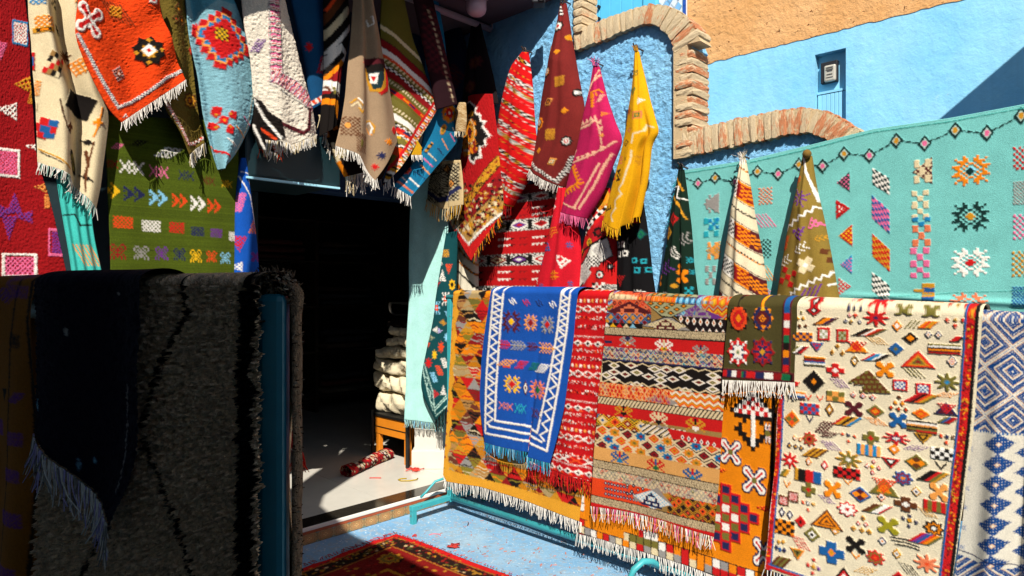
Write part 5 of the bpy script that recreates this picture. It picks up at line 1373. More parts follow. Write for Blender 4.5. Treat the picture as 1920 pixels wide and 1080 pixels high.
def P_yellow(c):
    c.rows(850, 838, 1100)
    r, u = c.RW
    a = u * 8.6; v = (r - 540) / 41.
    p, q_ = a + v, a - v
    ip, iq = np.floor(p).astype(int), np.floor(q_).astype(int)
    vv = (p - ip) - (q_ - iq)                     # + lower half, - upper half
    g = np.random.default_rng(21)
    cols = np.array([col(x) for x in ('R', 'r', '#c87a10', 'd', '#b59a6a', 'k', 'a', 'o', '#8a7a24', '#6e3424', '#b8864a', 'G', 'c')])
    wts = np.array([.14, .1, .14, .1, .1, .1, .05, .1, .06, .04, .04, .02, .01]); wts /= wts.sum()
    T = g.choice(len(cols), (160, 160, 2), p=wts); T2 = g.choice(len(cols), (160, 160, 2))
    h = (vv > 0).astype(int)
    c1 = cols[T[(ip + 80) % 160, (iq + 80) % 160, h]]; c2 = cols[T2[(ip + 80) % 160, (iq + 80) % 160, h]]
    wob = np.sin(u * 90 + ip * 2.1) * 1.2 + np.sin(u * 37) * 1.5
    st = np.sin((r + wob) * 1.05 + (ip * 7 + iq * 3)) + .5 * np.sin((r + wob) * .47 + ip)
    rgb = np.where((st > .75)[..., None], c2, c1)
    rgb = np.where((np.abs(vv) < .03)[..., None], rgb * .55, rgb)
    c.rgb[:] = rgb
    br = col('#e6a02c'); L_ = c.X < 858 - (c.Y - 548) * .055 + 1.5 * np.sin(r * .5)
    edge = (col('#e6a02c'))
    zig = 10 * np.abs(((r - 548) / 41. % 1) - .5)
    m = (c.X < 857 - (c.Y - 548) * .05 + zig) | (r > 882); c.rgb[m] = br
    m2 = m & (r < 882) & (c.X > 848 - (c.Y - 548) * .05) & (c.X < 853 - (c.Y - 548) * .05) & ((r % 22) < 4); c.rgb[m2] = cols[T[(ip + 80)[m2] % 160, 3, 0]]
    c.hg[:] = 0
rug('yellow_kilim', 'draped_rug', 'yellow edged kilim of striped diamonds at the far left end of the right rack', A_RACK, RACK, .045,
    '850,550 1100,554', '1100,554 1098,800 1094,978', '833,890 840,902 900,912 960,932 1094,978', '850,550 845,680 839,800 833,890', '#d89020', P_yellow,
    fold=lambda S, T: .012 * np.sin(7 * S + 1) * T, drape=(.045, .9), fr=[dict(n=120, len_=20, cols='WWW', w=1.9, a0=.02)])

def P_mosaic(c):
    c.rows(1200, 1085, 1450)
    cc = 'kWrGoaccr'
    c.pat(1018, 1064, 'rblk', 26, cc, k=3); c.pat(1004, 1020, 'rblk', 26, cc, k=1, u0=.28); c.pat(990, 1006, 'rblk', 26, cc, k=1, u0=.36, u1=.46); c.pat(1004, 1018, 'rblk', 26, cc, k=1, u0=-.2, u1=.07); c.pat(940, 1004, 'rblk', 26, cc, k=4, u0=-.2, u1=.035)
    c.draw('''d 0 0 1 1 k'''.replace('d 0 0 1 1 k', ''))
    tree = ["....313....", "...31213...", "..3121213..", ".312121213.", "31212121213", ".333313333.", "...3.1.3...", "..3..1..3..", ".33..1..33.", "..33.1.33..", "...33133...", "....313....", ".....3....."]
    GLY['tree'] = tree; c.draw('gtree 1414 790 88 110 Wrk')
    GLY['berb'] = [".11...11.", "1221.1221", "122212221", ".1223221.", "..12321..", ".1223221.", "122212221", "1221.1221", ".11...11."]
    for x, y, w, h in ((1371, 847, 42, 48), (1416, 900, 46, 52), (1433, 1036, 40, 56), (1441, 812, 10, 40)):
        c.motif('gberb', x, y, w, h, 'na-'); c.motif('x', x, y, w * .95, h * .95, 'nWWr'); c.motif('o', x, y, 10, 12, 'G')
    GLY['big'] = ["......1......", ".....131.....", "....1.1.1....", "...131313....", "..1.1.1.1.1..", ".13121213131.", "1.1.1.1.1.1.1", ".13121213131.", "..1.1.1.1.1..", "...131313....", "....1.1.1....", ".....131.....", "......1......"]
    S_ = 15.5
    for i in range(-3, 4):
        for j in range(-3, 4):
            if abs(i) + abs(j) <= 3: c.motif('r', 1362 + (i) * 17.5, 970 + j * 17.5 + i * .2, 22, 22, 'rr')
    for i in range(-3, 4):
        for j in range(-3, 4):
            if abs(i) + abs(j) <= 3: c.motif('r', 1362 + i * 17.5, 970 + j * 17.5 + i * .2, 13.5, 13.5, 'n' if abs(i) + abs(j) == 3 else ('W' if (i + j) % 2 else 'G'))
    c.line('1452,740/1446,1000/1440,1100', 7, 'kW', 0); c.draw('hl3 1430 952 26 14 r;hp3 1352 882 20 8 r;x 1449 960 10 14 k')
rug('mosaic', 'draped_rug', 'orange rug with a mosaic border and red stepped diamond, low on the right rack', A_RACK, RACK, .058,
    '1128,566 1474,592', '1474,592 1462,860 1448,1118', '1083,1000 1130,1010 1200,1032 1290,1062 1448,1118', '1128,566 1100,850 1083,1000', '#e88408', P_mosaic, S=1.8,
    fold=lambda S, T: .008 * np.sin(9 * S), tuft=.004, drape=(.058, .9), mat='weave', fr=[dict(n=150, len_=24, cols='WWW', w=2.0)])

def P_sequin(c):
    c.rows(1100, 985, 1140)
    y = 556
    for k_ in range(4):
        o = 556 + k_ * 123
        c.pat(o + 5, o + 11, 'blk', 44, 'v-W-'); c.pat(o + 17, o + 30, 'xx', 9, 'W', k=.9); c.pat(o + 17, o + 30, 'spk', 40, 'kO', k=2); c.pat(o + 37, o + 43, 'spk', 22, 'WkO'); c.pat(o + 53, o + 61, 'spk', 16, 'WOk')
        c.pat(o + 74, o + 77, 'zig', 40, 'W-', k=.8); c.pat(o + 82, o + 94, 'bow', 9, 'Wk'); c.pat(o + 89, o + 95, 'tri', 18, 'O-'); c.pat(o + 99, o + 105, 'spk', 28, 'kWO'); c.pat(o + 113, o + 120, 'spk', 22, 'WkO')
    c.pat(862, 874, 'xx', 7, 'WOW', k=.9)
rug('sequin', 'draped_rug', 'red rug with rows of white sequin bands between the blue runner and the multicoloured kilim', A_RACK, RACK, .078,
    '1000,553 1141,556', '1141,556 1128,680 1119,800 1110,905', '992,874 1040,884 1110,905', '1000,553 994,700 992,874', '#c20f16', P_sequin, S=2, tuft=.005, jit=.7,
    fold=lambda S, T: .010 * np.sin(11 * S + 1) * T, drape=(.078, .8), fr=[dict(n=90, len_=26, cols='rrR', w=1.8, lean=.1)])

def P_multi(c):
    c.rows(1130, 1132, 1362)
    # frames, measured at x = 1130
    c.band(548, 562, 'c'); c.pat(554, 560, 'dia', 18, 'h/h', u0=-.1, u1=.25); c.pat(548, 571, 'zig', 26, 'ovOod', u0=.30, u1=.70, k=2); c.pat(548, 574, 'zig', 22, 'lBmsl', u0=.62, k=1.5)
    c.pat(561, 588, 'lat', 20, 'OsOmsr', u0=.0, u1=.42, k=4); c.pat(561, 588, 'zig', 10, 'dPlsG', u0=-.1, u1=.08, k=1.5)
    c.pat(566, 588, 'lat', 22, 'PaPBlP', u0=.5, u1=.95, k=4); c.pat(566, 596, 'zig', 16, 'ydOSr', u0=.82, k=2)
    c.draw('d 1180 585 84 40 m;gtri 1180 584 60 26 sm;d 1325 594 60 24 P;gtri 1316 590 44 22 a')
    c.poly('1205,564/1306,571/1258,596/1240,594', 'k'); c.poly('1207,565/1304,572/1258,594/1241,592', 'S')
    for i, (x, y) in enumerate([(1220, 569), (1238, 569), (1260, 571), (1282, 574), (1231, 576), (1250, 577), (1269, 580), (1241, 584), (1258, 587)]): c.motif('d', x, y, 15, 9, 'Gkoo')
    c.pat(586, 605, 'lat', 15, 'kBdmRo', u0=-.1, u1=.42, k=2.4); c.band(604, 613, 'k', -.2, .35); c.pat(604.5, 612, 'tri', 17, 'Wyrcl', u0=0, u1=.3)
    c.poly('1200,612/1245,594/1262,594/1302,624', 'k'); c.poly('1204,611/1246,596/1260,596/1298,622', 'a'); c.draw('d 1250 610 66 26 S;hd12 1250 610 80 26 c;gtri 1248 609 44 20 m')
    c.poly('1262,592/1366,600/1364,634/1304,626', '#1c0f10')
    for k_ in range(7): c.motif('d', 1277 + k_ * 12.3, 600 + k_ * 1.2 + (k_ == 0) * -2, 8, 15, 'WWoR')
    for k_ in range(5): c.motif('d', 1306 + k_ * 12.4, 621 + k_ * .9, 8, 14, 'WWoR')
    c.pat(612, 627, 'chev', 26, 'ck'); c.band(627, 650, 'r'); c.band(626.5, 628.5, 'k')
    c.draw('ghand 1177 640 30 18 anW;o 1177 634 10 6 n;t 1177 643 12 8 d;ghand 1245 648 34 22 Wcy;t 1246 653 8 6 G;ghand 1314 656 30 18 anW;t 1314 660 12 8 d;s 1141 641 14 5 n;s 1352 671 14 7 n')
    c.pat(649, 672, 'lat', 24, '#'.replace('#','a') + 'cBmOBmPtO', k=4.2); c.pat(649, 672, 'zig', 18, '-c--n---', k=2); c.band(671, 675, 'n')
    c.band(674, 716, '#17100e')
    for k_, (uu, yy) in enumerate([(0.1, 683), (.2, 697), (.03, 702), (.1, 695), (.3, 692), (.4, 697), (.5, 692), (.6, 697), (.7, 692), (.8, 698), (.9, 696), (.1, 709), (.45, 683), (.55, 682), (.5, 701), (.5, 711), (.9, 684), (.95, 690), (.9, 707), (.3, 714), (.7, 714), (.25, 680), (.65, 681)]):
        A = 1 / (1132 + 360) + uu * (1 / (1362 + 360) - 1 / (1132 + 360)); x = 1 / A - 360; y = 540 + (yy - 540) * (x + 360) / (1130 + 360)
        c.motif('d', x, y, 26 if k_ > 2 else 22, 13, 'WWc' + 'GGSmmR'[k_ % 2 * 3:][:3])
    c.pat(674, 680, 'line', 10, 'c'); c.pat(709, 717, 'line', 10, 'c'); c.pat(674, 716, 'blk', 1, 'c', u0=-.3, u1=-.01)
    c.pat(716, 743, 'lat', 22, 'vcOoOavO', k=4, u1=.6); c.pat(716, 743, 'zig', 16, 'oOcWd', k=2.4, u0=.58); c.draw('d 1240 752 64 30 a;gtri 1240 750 44 22 P'); c.pat(716, 743, 'lat', 30, '-vr-', k=4, u1=.58)
    c.pat(742, 757, 'diag', 34, 'ckc', k=1.5); c.band(742, 743.4, 'k'); c.band(756, 757.4, 'k')
    c.band(757, 777, 'r'); c.draw('ghand 1170 770 32 20 dkk;ghand 1235 785 34 24 cck;ghand 1304 797 36 24 dkW')
    c.pat(776, 798, 'lat', 9, 'kyOdGbcR', k=2, u1=.4); c.pat(782, 800, 'diag', 20, 'Wkc', k=2, u0=.34, u1=.7); c.draw('d 1237 800 12 8 a;d 1247 802 10 7 a'); c.band(798, 802, 'k')
    c.pat(797, 806, 'diag', 40, 'ckc', u0=.5, k=1); c.poly('1252,805/1350,824/1350,843/1262,824', 'r')
    for k_ in range(6): c.motif('d', 1278 + k_ * 12, 820 + k_ * 2.9, 7, 11, 'WWnn')
    c.pat(798, 838, 'dia', 10, 'cOR/cBr/coG/cmR', k=.55); 
    c.band(800, 838, '#332a28', .0, .96)
    for jj in range(3):
        for k_ in range(10):
            uu = (k_ + .5 * (jj % 2)) / 9.; A = 1 / 1492. + uu * (1 / 1722. - 1 / 1492.); x = 1 / A - 360; yy = 806 + jj * 14; y = 540 + (yy - 540) * (x + 360) / 1490.
            c.motif('d', x, y, 36, 22, 'cak'); c.motif('f' if (k_ + jj) % 2 else 'd', x, y, 22, 17, ['OdO', 'BbR', 'mRm', 'odG'][(k_ * 3 + jj) % 4])
    c.poly('1252,803/1352,822/1352,842/1266,822', 'r')
    for k_ in range(6): c.motif('d', 1280 + k_ * 11.5, 820 + k_ * 2.9, 7, 11, 'WWnn')
    c.band(838, 863, '#e0a860'); c.draw('ghand 1163 857 32 22 brG;t 1163 862 14 10 B;ghand 1229 872 34 22 rbG;t 1229 876 12 10 g;ghand 1298 891 36 24 brG;t 1298 896 16 12 B')
    c.pat(862, 878, 'chev', 26, 'ck'); c.band(862, 863.5, 'k'); c.band(877, 878.6, 'k')
    c.pat(878, 898, 'lat', 16, 'acSsgORaG', k=3); c.pat(878, 898, 'lat', 32, '-ac-', k=4)
    c.band(897, 930, 'O', -.2, .45); c.pat(897, 930, 'lat', 14, 'kdkOmk', k=4, u0=.55)
    for jj in range(3):
        for k_ in range(12 if jj else 8):
            uu = .03 + k_ * .026; A = 1 / 1492. + uu * (1 / 1722. - 1 / 1492.); x = 1 / A - 360; yy = 903 + jj * 10; y = 540 + (yy - 540) * (x + 360) / 1490.
            c.motif('d', x, y, 6, 8, 'nnW')
    for x, y in ((1176, 910), (1187, 911), (1176, 926), (1184, 922), (1195, 919), (1204, 917)): c.motif('d', x, y, 7, 9, 'knW')
    c.poly('1185,930/1232,915/1262,950/1190,940', 'a'); c.draw('d 1222 938 70 36 l;hd10 1222 938 70 36 W;gtri 1220 938 40 26 n;hd6 1250 930 18 14 d')
    c.pat(930, 946, 'chev', 26, 'ck'); c.band(930, 931.4, 'k'); c.band(945, 960, 'r')
    c.rgb[:] = c.rgb * np.array([.88, .82, .78])
rug('multi', 'draped_rug', 'multicoloured banded kilim with chevron stripes and pink fringe, middle of the right rack', A_RACK, RACK, .092,
    '1141,558 1369,572', '1369,572 1363,680 1354,790 1345,900 1336,1008', '1112,947 1160,956 1240,976 1336,1008', '1141,558 1131,660 1122,770 1116,860 1112,947', '#a08048', P_multi, S=2.4, jit=.3, step=1.15,
    fold=lambda S, T: (.008 * np.sin(8 * S + 2) + .012 * np.sin(3.5 * S + 2 * T)) * T, drape=(.08, .6), fr=[dict(n=110, len_=24, cols='WsppWc', w=1.9)])

rug('blue_runner', 'draped_rug', 'royal blue runner with white zigzag borders and small bright motifs on the right rack', A_RACK, RACK, .10,
    '920,549 1085,552', '1085,552 1079,610 1069,690 1058,760 1046,820 1033,868', '908,829 950,838 984,846 992,856 1033,868', '920,549 909,620 902,690 901,760 908,829', '#154fa6',
    '''L 926,550/921,610/914,700/911,808 4 W;L 945,551/940,620/934,720/932,788 4 W;Z 935,552/930,615/924,710/921,800 3.2 W 5.4 6.5
    L 1053,552/1046,620/1033,700/1009,811 4 W;L 1070,553/1064,620/1050,720/1028,843 4 W;Z 1061,553/1055,620/1042,710/1019,825 3.2 W 5.4 6.5
    L 932,788/984,797 4 W;L 986,797/1009,811 4 W;L 920,799/950,804/984,812 4 W;L 986,812/1018,828 4 W;L 911,812/950,818/984,826 4 W;L 986,826/1028,845 4 W
    gS 963 565 14 10 W 60;gS 987 567 14 9 r 60;gS 1010 568 14 9 n 60;gS 1036 571 14 11 W 60
    gsn 961 603 34 42 my;d 961 603 12 14 y;gsn 995 605 24 32 vR;d 995 605 10 14 R;gsn 1026 609 26 34 ar;d 1026 609 11 15 r
    gfb 950 646 22 16 r;gfb 974 648 28 18 a;gfb 999 650 20 16 m;gfb 1026 653 32 20 v;hp5 953 680 34 14 v;hp5 979 684 22 16 r;hp4 1002 687 20 16 g;hp5 1018 691 28 18 W;L 948,687/958,688 3 O
    gsn 963 720 30 34 yr;d 963 720 12 14 r;d 987 727 10 30 mWm;gsn 1009 731 30 36 sg;d 1009 731 12 15 g;gxx 952 761 26 14 s;gxx 978 766 20 18 t;gxx 1006 775 22 18 m''', S=2, jit=.4, tuft=.0035,
    fold=lambda S, T: .02 * T * np.sin(3.2 * S) - .03 * T ** 2 * np.exp(-((S - .62) / .03) ** 2) + .008 * np.sin(8 * S), drape=(.09, .5), fr=[dict(n=80, len_=20, cols='BBtl', w=1.7)])

def P_oliverack(c):
    c.draw('''e 1386 597 42 52 kmrk;gpl 1386 597 30 42 rO;d 1386 597 12 16 o;e 1430 597 40 52 omn;gpl 1430 597 32 42 mn;d 1430 597 14 16 omo;t 1431 578 10 8 y;T 1432 614 10 8 o
    e 1385 660 44 56 rnW;gst 1385 660 32 44 W;e 1385 660 18 24 WWcg;e 1430 660 46 58 Rrn;gst 1430 660 34 44 n;d 1430 660 16 22 ndd
    L 1476,573/1473,712 17 m;L 1476,573/1473,712 11 brWrgkonrd 10;L 1355,699/1400,702/1482,708 18 m;L 1355,699/1400,702/1482,708 12 rnWRgkmrgbokrn 5''')
rug('olive_rack', 'draped_rug', 'small dark olive rug with star flowers and white fringe on the right rack', A_RACK, RACK, .105,
    '1366,572 1495,576', '1495,576 1492,650 1490,717', '1356,712 1490,717', '1366,572 1361,650 1356,712', '#4a4220', P_oliverack, S=2, tuft=.004, mat='weave',
    fold=lambda S, T: .004 * np.sin(7 * S), drape=(.105, .5), fr=[dict(n=80, len_=27, cols='WWW', w=2.1, knot=True)])

CREAM = '''d 1527 582 30 24 RrkW;p 1549 602 42 14 hoonm;d 1497 597 7 9 d;d 1507 597 7 9 d;d 1503 586 6 9 G;d 1500 611 8 10 h;d 1512 611 8 10 h;d 1594 591 9 10 rWr;d 1605 591 9 10 rOr;d 1587 602 9 10 nWn;d 1597 603 9 10 nyn;d 1613 603 9 10 nWn;d 1592 581 7 6 n;d 1603 580 7 6 n;d 1615 581 7 6 n
k 1644 596 50 34 rrrn;x 1695 585 32 12 G;x 1746 589 32 11 G;d 1683 611 20 22 oW;bB3 1714 608 22 16 G;p 1741 609 36 15 oOdo;k 1776 600 10 11 rO;k 1792 600 10 10 dG;k 1806 601 10 11 rO;k 1791 611 10 11 rO
r 1546 626 24 25 rr-;c3x3 1546 626 15 16 SW;r 1581 629 23 25 rr-;c3x3 1581 629 14 16 SG;c6x3 1506 631 38 17 no;p 1631 623 58 15 kkhWORG;d 1708 634 31 24 kkoo;d 1741 627 15 16 nWv;d 1760 628 15 16 nWv;p 1795 636 26 11 rrk;bb5 1647 639 30 14 d
t 1608 649 46 23 oO;hT5 1608 650 40 20 r;d 1681 654 30 25 bbG;T 1533 651 28 18 brb;d 1572 649 9 12 dh;d 1562 660 9 12 dh;d 1581 662 9 12 dh;p 1500 656 32 15 GWmr;t 1722 673 66 33 rOdGR;s 1771 655 62 19 GWkomr;d 1785 678 21 24 nWoWr;s 1529 677 40 18 ohRbWG;d 1604 676 17 23 kd-W;p 1644 670 48 14 rBBWkk
+ 1568 694 34 26 rrW;x 1660 693 32 28 o;bb4 1716 699 30 18 G;d 1528 715 42 44 kkko;bb5 1577 718 25 17 P;r 1688 722 28 21 rr-;c5x4 1688 722 20 14 bW;r 1731 729 29 21 rr-;c5x4 1731 729 20 14 bW;k 1776 717 50 36 GGGB;p 1494 720 14 10 r;s 1496 741 32 15 oWbh;v 1517 744 13 9 O;v 1539 746 13 9 O;c3x2 1568 743 34 20 GvGv
d 1601 740 12 12 rWn;d 1619 742 12 12 rWP;d 1637 745 12 12 rWn;d 1686 745 9 10 h;d 1679 755 9 10 od;d 1692 757 9 10 od;d 1671 764 9 11 hO;d 1685 767 10 11 hO;d 1699 769 10 11 hO;p 1727 747 60 19 rRkOdG;bB5 1776 741 32 11 o;c5x3 1520 766 36 21 rb;d 1557 767 18 27 hdW;x 1602 766 32 27 m;d 1642 771 35 26 GGrod;d 1727 776 36 22 oOo;t 1774 766 48 25 nmn;hT6 1774 767 40 20 r
i 1487 785 30 34 oGO;v 1520 784 14 13 n;p 1589 789 50 19 rdkdB;bb5 1644 790 32 13 o;x 1684 788 32 27 b;p 1777 788 36 13 GbRr;s 1729 800 58 21 kWvkGh;hp5 1548 800 34 24 m
f 1520 822 28 28 rGrk;hp6 1557 814 34 12 m;d 1492 820 9 10 oW;d 1503 823 9 10 oW;d 1483 834 10 12 nd;d 1494 836 10 12 nd;d 1505 839 10 12 nd;k 1592 815 9 9 n;k 1581 813 8 8 O;k 1604 818 8 8 O;k 1592 827 8 8 O;+ 1634 821 32 26 GGr;k 1681 822 56 26 rrnW;T 1731 822 40 20 dkd;k 1776 819 10 10 n;k 1765 817 9 10 O;k 1787 820 9 10 h;k 1775 830 9 10 O;s 1738 811 38 6 rh
bb5 1561 835 28 16 P;p 1531 848 44 19 dhdhdh;S 1630 844 44 21 BvBvBv;d 1677 842 24 22 ooW;bB5 1720 840 34 12 P;c5x3 1767 851 44 22 Wk;k 1484 862 34 32 rrrW;k 1593 861 50 36 dGGW;d 1519 864 13 18 oW;d 1549 871 15 20 rW;k 1637 875 10 10 y;d 1627 873 9 10 rW;d 1649 877 9 10 rW;d 1639 865 9 10 rW;d 1637 885 9 10 rW;T 1671 868 38 20 rkW;i 1719 867 46 32 Goh;v 1765 872 22 12 k
p 1475 885 19 15 Gd;S 1518 891 50 23 dkkrrbb;c6x3 1590 886 50 21 kr;f 1694 896 40 29 bRbo;p 1750 893 54 22 kkrGd;v 1479 906 13 11 oh;+ 1520 916 26 27 GGr;x 1564 916 30 30 o;v 1592 901 18 10 o;t 1659 911 58 34 Go;hT7 1659 911 50 28 O;d 1719 921 21 19 dWn;x 1761 922 34 32 v;i 1615 926 42 32 bom;d 1654 931 17 18 sWn
r 1474 936 20 19 hh-;hr5 1474 936 14 13 rW;r 1492 929 20 20 hh-;hr5 1492 929 14 13 rW;bb4 1555 935 22 13 P;k 1519 941 10 11 nW;k 1510 939 8 9 O;k 1529 943 9 9 d;k 1519 953 8 9 O;f 1591 953 40 30 rWWr;p 1646 953 50 19 hhGWWr;+ 1699 945 44 28 hhW;S 1757 950 50 22 rGrGrG;d 1471 957 13 20 nW;d 1486 962 13 19 nW;d 1506 975 22 24 rrk;t 1554 970 62 36 hohoh
d 1620 970 10 12 dn;d 1611 980 9 10 rW;d 1625 982 9 10 rW;d 1602 989 11 12 ddn;d 1618 993 11 12 ddn;d 1631 996 12 12 ddn;x 1666 985 38 30 #9a8f1c;o 1706 975 10 9 d;k 1694 971 9 10 n;k 1707 967 9 10 n;k 1719 979 9 10 n;k 1705 985 9 10 n;bb5 1742 961 26 15 d;f 1752 990 42 31 kokW;c5x4 1476 985 38 28 ko
d 1527 999 30 30 GGWk;d 1569 994 17 15 dvW;bb5 1507 1015 24 22 r;d 1466 1012 8 10 d;d 1474 1012 8 10 d;d 1462 1022 8 12 n;d 1468 1026 8 12 b;d 1476 1028 8 12 n;+ 1562 1034 46 42 bbmo;r 1562 1034 28 26 b 45;d 1562 1034 14 16 od;x 1606 1021 34 28 k;d 1655 1014 17 18 nWo;L 1671,1006/1700,1011/1724,1018 3 k;L 1672,1012/1700,1017/1724,1025 3 k;L 1680,1020/1704,1024/1724,1031 3 k;p 1736 1010 58 23 rPbOoG;T 1500 1036 28 22 oGk;v 1606 1041 16 10 o;f 1642 1045 38 31 rGrO
d 1682 1038 19 21 ddWk;p 1469 1050 36 23 hGhGh;k 1529 1060 12 14 d;k 1519 1056 9 11 r;k 1538 1064 9 11 P;k 1530 1047 9 10 r;k 1527 1072 9 10 r;k 1738 1057 52 36 sssO;bB5 1625 1070 30 15 d;bb5 1706 1068 28 19 k;t 1584 1075 40 28 krW;t 1685 1080 38 20 rk;k 1640 1092 30 24 G;x 1600 1100 30 24 o;d 1690 1110 30 24 b;c5x3 1540 1098 40 20 rk;c5x3 1730 1100 40 20 no'''
def P_creamrack(c):
    g = np.random.default_rng(8); c.draw(CREAM)
    c.poly('1600,722/1630,693/1672,739/1616,735/1622,722', 'h'); c.poly('1593,714/1628,694/1650,712/1614,722', 'h')
    for i in range(40):
        x, y = 1596 + i % 8 * 10 + (i // 8 % 2) * 5, 698 + i // 8 * 9
        if (y - 694) > (1628 - x) * .6 and (y - 694) > (x - 1628) * .95 and not (x < 1614 and y > 722): c.motif('r', x, y, 6, 5, 'G')
    R_ = '1823,588/1816,680/1807,800/1791,940/1770,1110'
    sh = lambda d: '/'.join(f'{float(p.split(",")[0])+d},{p.split(",")[1]}' for p in R_.split('/'))
    c.line(sh(0), 24, 'k'); c.line(sh(-11), 5, 'b'); c.line(sh(-1.5), 15, 'r'); c.scat(sh(-1.5), 12, 'oRdRm', 260, 4); c.line(sh(10.5), 6, 'k')
    L_ = '1464,738/1459,860/1452,960/1444,1066'
    sl = lambda d: '/'.join(f'{float(p.split(",")[0])+d},{p.split(",")[1]}' for p in L_.split('/'))
    c.line(sl(-7), 4, 'k'); c.line(sl(-4), 3, 'W'); c.line(sl(1), 9, 'r'); c.scat(sl(1), 8, 'oRRm', 110, 3.4); c.line(sl(7), 3, 'b')
    c.line('1448,1058/1515,1083/1600,1112', 6, 'r'); c.line('1448,1053/1515,1078/1600,1107', 3, 'b')
rug('cream_rack', 'draped_rug', 'large cream rug covered in tufted coloured motifs at the right end of the right rack', A_RACK, RACK, .098,
    '1488,575 1842,594', '1842,594 1834,700 1824,810 1806,950 1790,1060 1768,1190', '1440,1062 1520,1090 1620,1126 1768,1190', '1488,575 1484,700 1462,760 1456,880 1440,1062', '#e7d7b6', P_creamrack, S=2, jit=.75, tuft=.005, step=1.2,
    fold=lambda S, T: (.012 * np.sin(6 * S + 2 * T) + .022 * np.sin(3 * S + T)) * T + .004 * np.sin(9 * T + 3 * S), mat='weave', drape=(.098, .8), fr=[dict(n=60, len_=22, cols='WWW', w=2)])

def P_blueW(c):
    c.rows(1850, 1830, 1930)
    r, u = c.RW
    X, Y = c.X, c.Y
    def ramp_dia(cx, cy, hw, hh): return np.abs(X - cx) / hw + np.abs(Y - cy - .2 * (X - cx)) / hh
    up = Y < 806 + .12 * (X - 1830)
    q = np.minimum.reduce([ramp_dia(1899 + (dx) * 104, 697 + k_ * 92 + dx * 20, 54, 46) for k_ in (-2, -1, 0, 1, 2) for dx in (-1, 0, 1)])
    ph = np.where(q < 1, q, 2 - q) * 3.2 % 1
    white = col('#e4dccb'); blue = col('#0d3f7c'); be = col('#d2ab8a'); gr = col('#6c9c90')
    out = np.empty_like(c.rgb); out[:] = white
    hatch = ((X * .9 + Y * 1.3) % 5.6) < 1.8
    out[(ph > .16) & ~((ph > .60) & (ph < .68) & hatch)] = blue
    out[(ph > .84)] = be
    out[(ph > .44) & (ph < .49) & hatch] = white
    c.rgb[up] = out[up]
    for k_ in range(8):
        for cx, dy in ((1874 - k_ * 2.4, 0), (1932 - k_ * 1.5, 20)):
            cy = 832 + k_ * 37.5 + dy
            if cy > 1100: continue
            m = np.abs(X - cx) / 31 + np.abs(Y - cy) / 21; th = ((X - cx) % 5.2 < 1.2) & ((Y - cy) % 5.2 < 1.4)
            tooth = np.abs(X - cx) / 31 + np.abs(Y - cy) / 21 + .09 * (((Y + X * .3) % 4) < 2)
            a = tooth < 1
            c.rgb[a & ~th & (Y > 806 + .12 * (X - 1830))] = blue
            c.rgb[m < .22] = be; c.rgb[m < .1] = white
    for k_ in range(6): c.motif('gst', 1819 - k_ * 3.2, 841 + k_ * 37, 11, 9, '#2a5a9a')
    low = Y > 1040 + .35 * (X - 1800)
    c.rgb[low] = out[low]; c.line('1790,1028/1830,1042/1890,1062/1960,1088', 2, 'n', 0); c.line('1822,806/1880,812/1960,824', 5, 'b-', 22)
    c.hg[:] = 0
rug('blue_white', 'draped_rug', 'blue and white kilim with stacked toothed diamonds at the far right of the right rack', A_RACK, RACK, .075,
    '1826,598 2020,612', '2020,612 2010,900 2000,1230', '1775,1200 2000,1230', '1826,598 1812,900 1775,1200', '#ddd4c2', P_blueW, S=1.8,
    fold=lambda S, T: .035 * np.exp(-((S - .27 - .02 * T) / .10) ** 2) * np.clip(T * 1.6, 0, 1) - .045 * np.exp(-((S - .52) / .1) ** 2) * np.clip(T * 2, 0, 1) + .04 * np.exp(-((S - .86) / .12) ** 2), drape=(.075, .8))

# ------------------------------------------------------------------ left rack, close by and in the shade
lr = empty('rug_rack', LRACK.pt(-.4, 0)); tag(lr, 'teal painted rack in deep shade at the left front, its square end post showing', 'rack')
M_TEALD = plain('teal_gloss_paint', '#196c7c', .35, .1, 12, .15, .0015)
HZ = 1.486
post = MB(); post.box((-.398, 1.112, .745), (.0235, 0, 0), (0, 0, .745), (0, .02, 0)); post.build('post', M_TEALD, lr, bevel=.012)
mb = MB(); mb.box((-.391 - .82, 1.112 + .358, HZ / 2 - .012), (.0235, 0, 0), (0, 0, HZ / 2 - .012), (0, .02, 0)); mb.build('post', M_TEALD, lr, bevel=.012)
mb = MB(); mb.tube([(-.391, 1.13, HZ - .03), (-1.35, 1.13 + .42, HZ - .03)], .02, 10); mb.build('top_bar', M_TEALD, lr, smooth=True)
mb = MB(); mb.tube([(-.391, 1.13, .1), (-1.35, 1.13 + .42, .1)], .02, 10); mb.build('bottom_rail', M_TEALD, lr, smooth=True)
mb = MB(); mb.box((-.391, 1.112, .02), (.022, 0, 0), (0, 0, .02), (0, .3, 0)); mb.build('foot', M_TEALD, lr, bevel=.004)
A_LR = 'rugs draped over the left rack'
def P_must(c):
    c.draw('''L 44,505/30,560/22,640/22,760/20,880/5,1100 3 k;L 62,520/52,600/60,700/66,820/70,900/55,1100 5 k;L 20,545/44,548 24 -P 12;L 4,550/14,560 20 P- 4;hr5 30 640 20 26 k;hp4 36 745 26 20 P;hr6 35 822 30 26 P;hr6 30 890 34 24 P;hr6 28 970 46 26 P;hr6 20 1070 44 26 P;T 10 740 14 24 k;hr5 -10 800 30 30 P''')
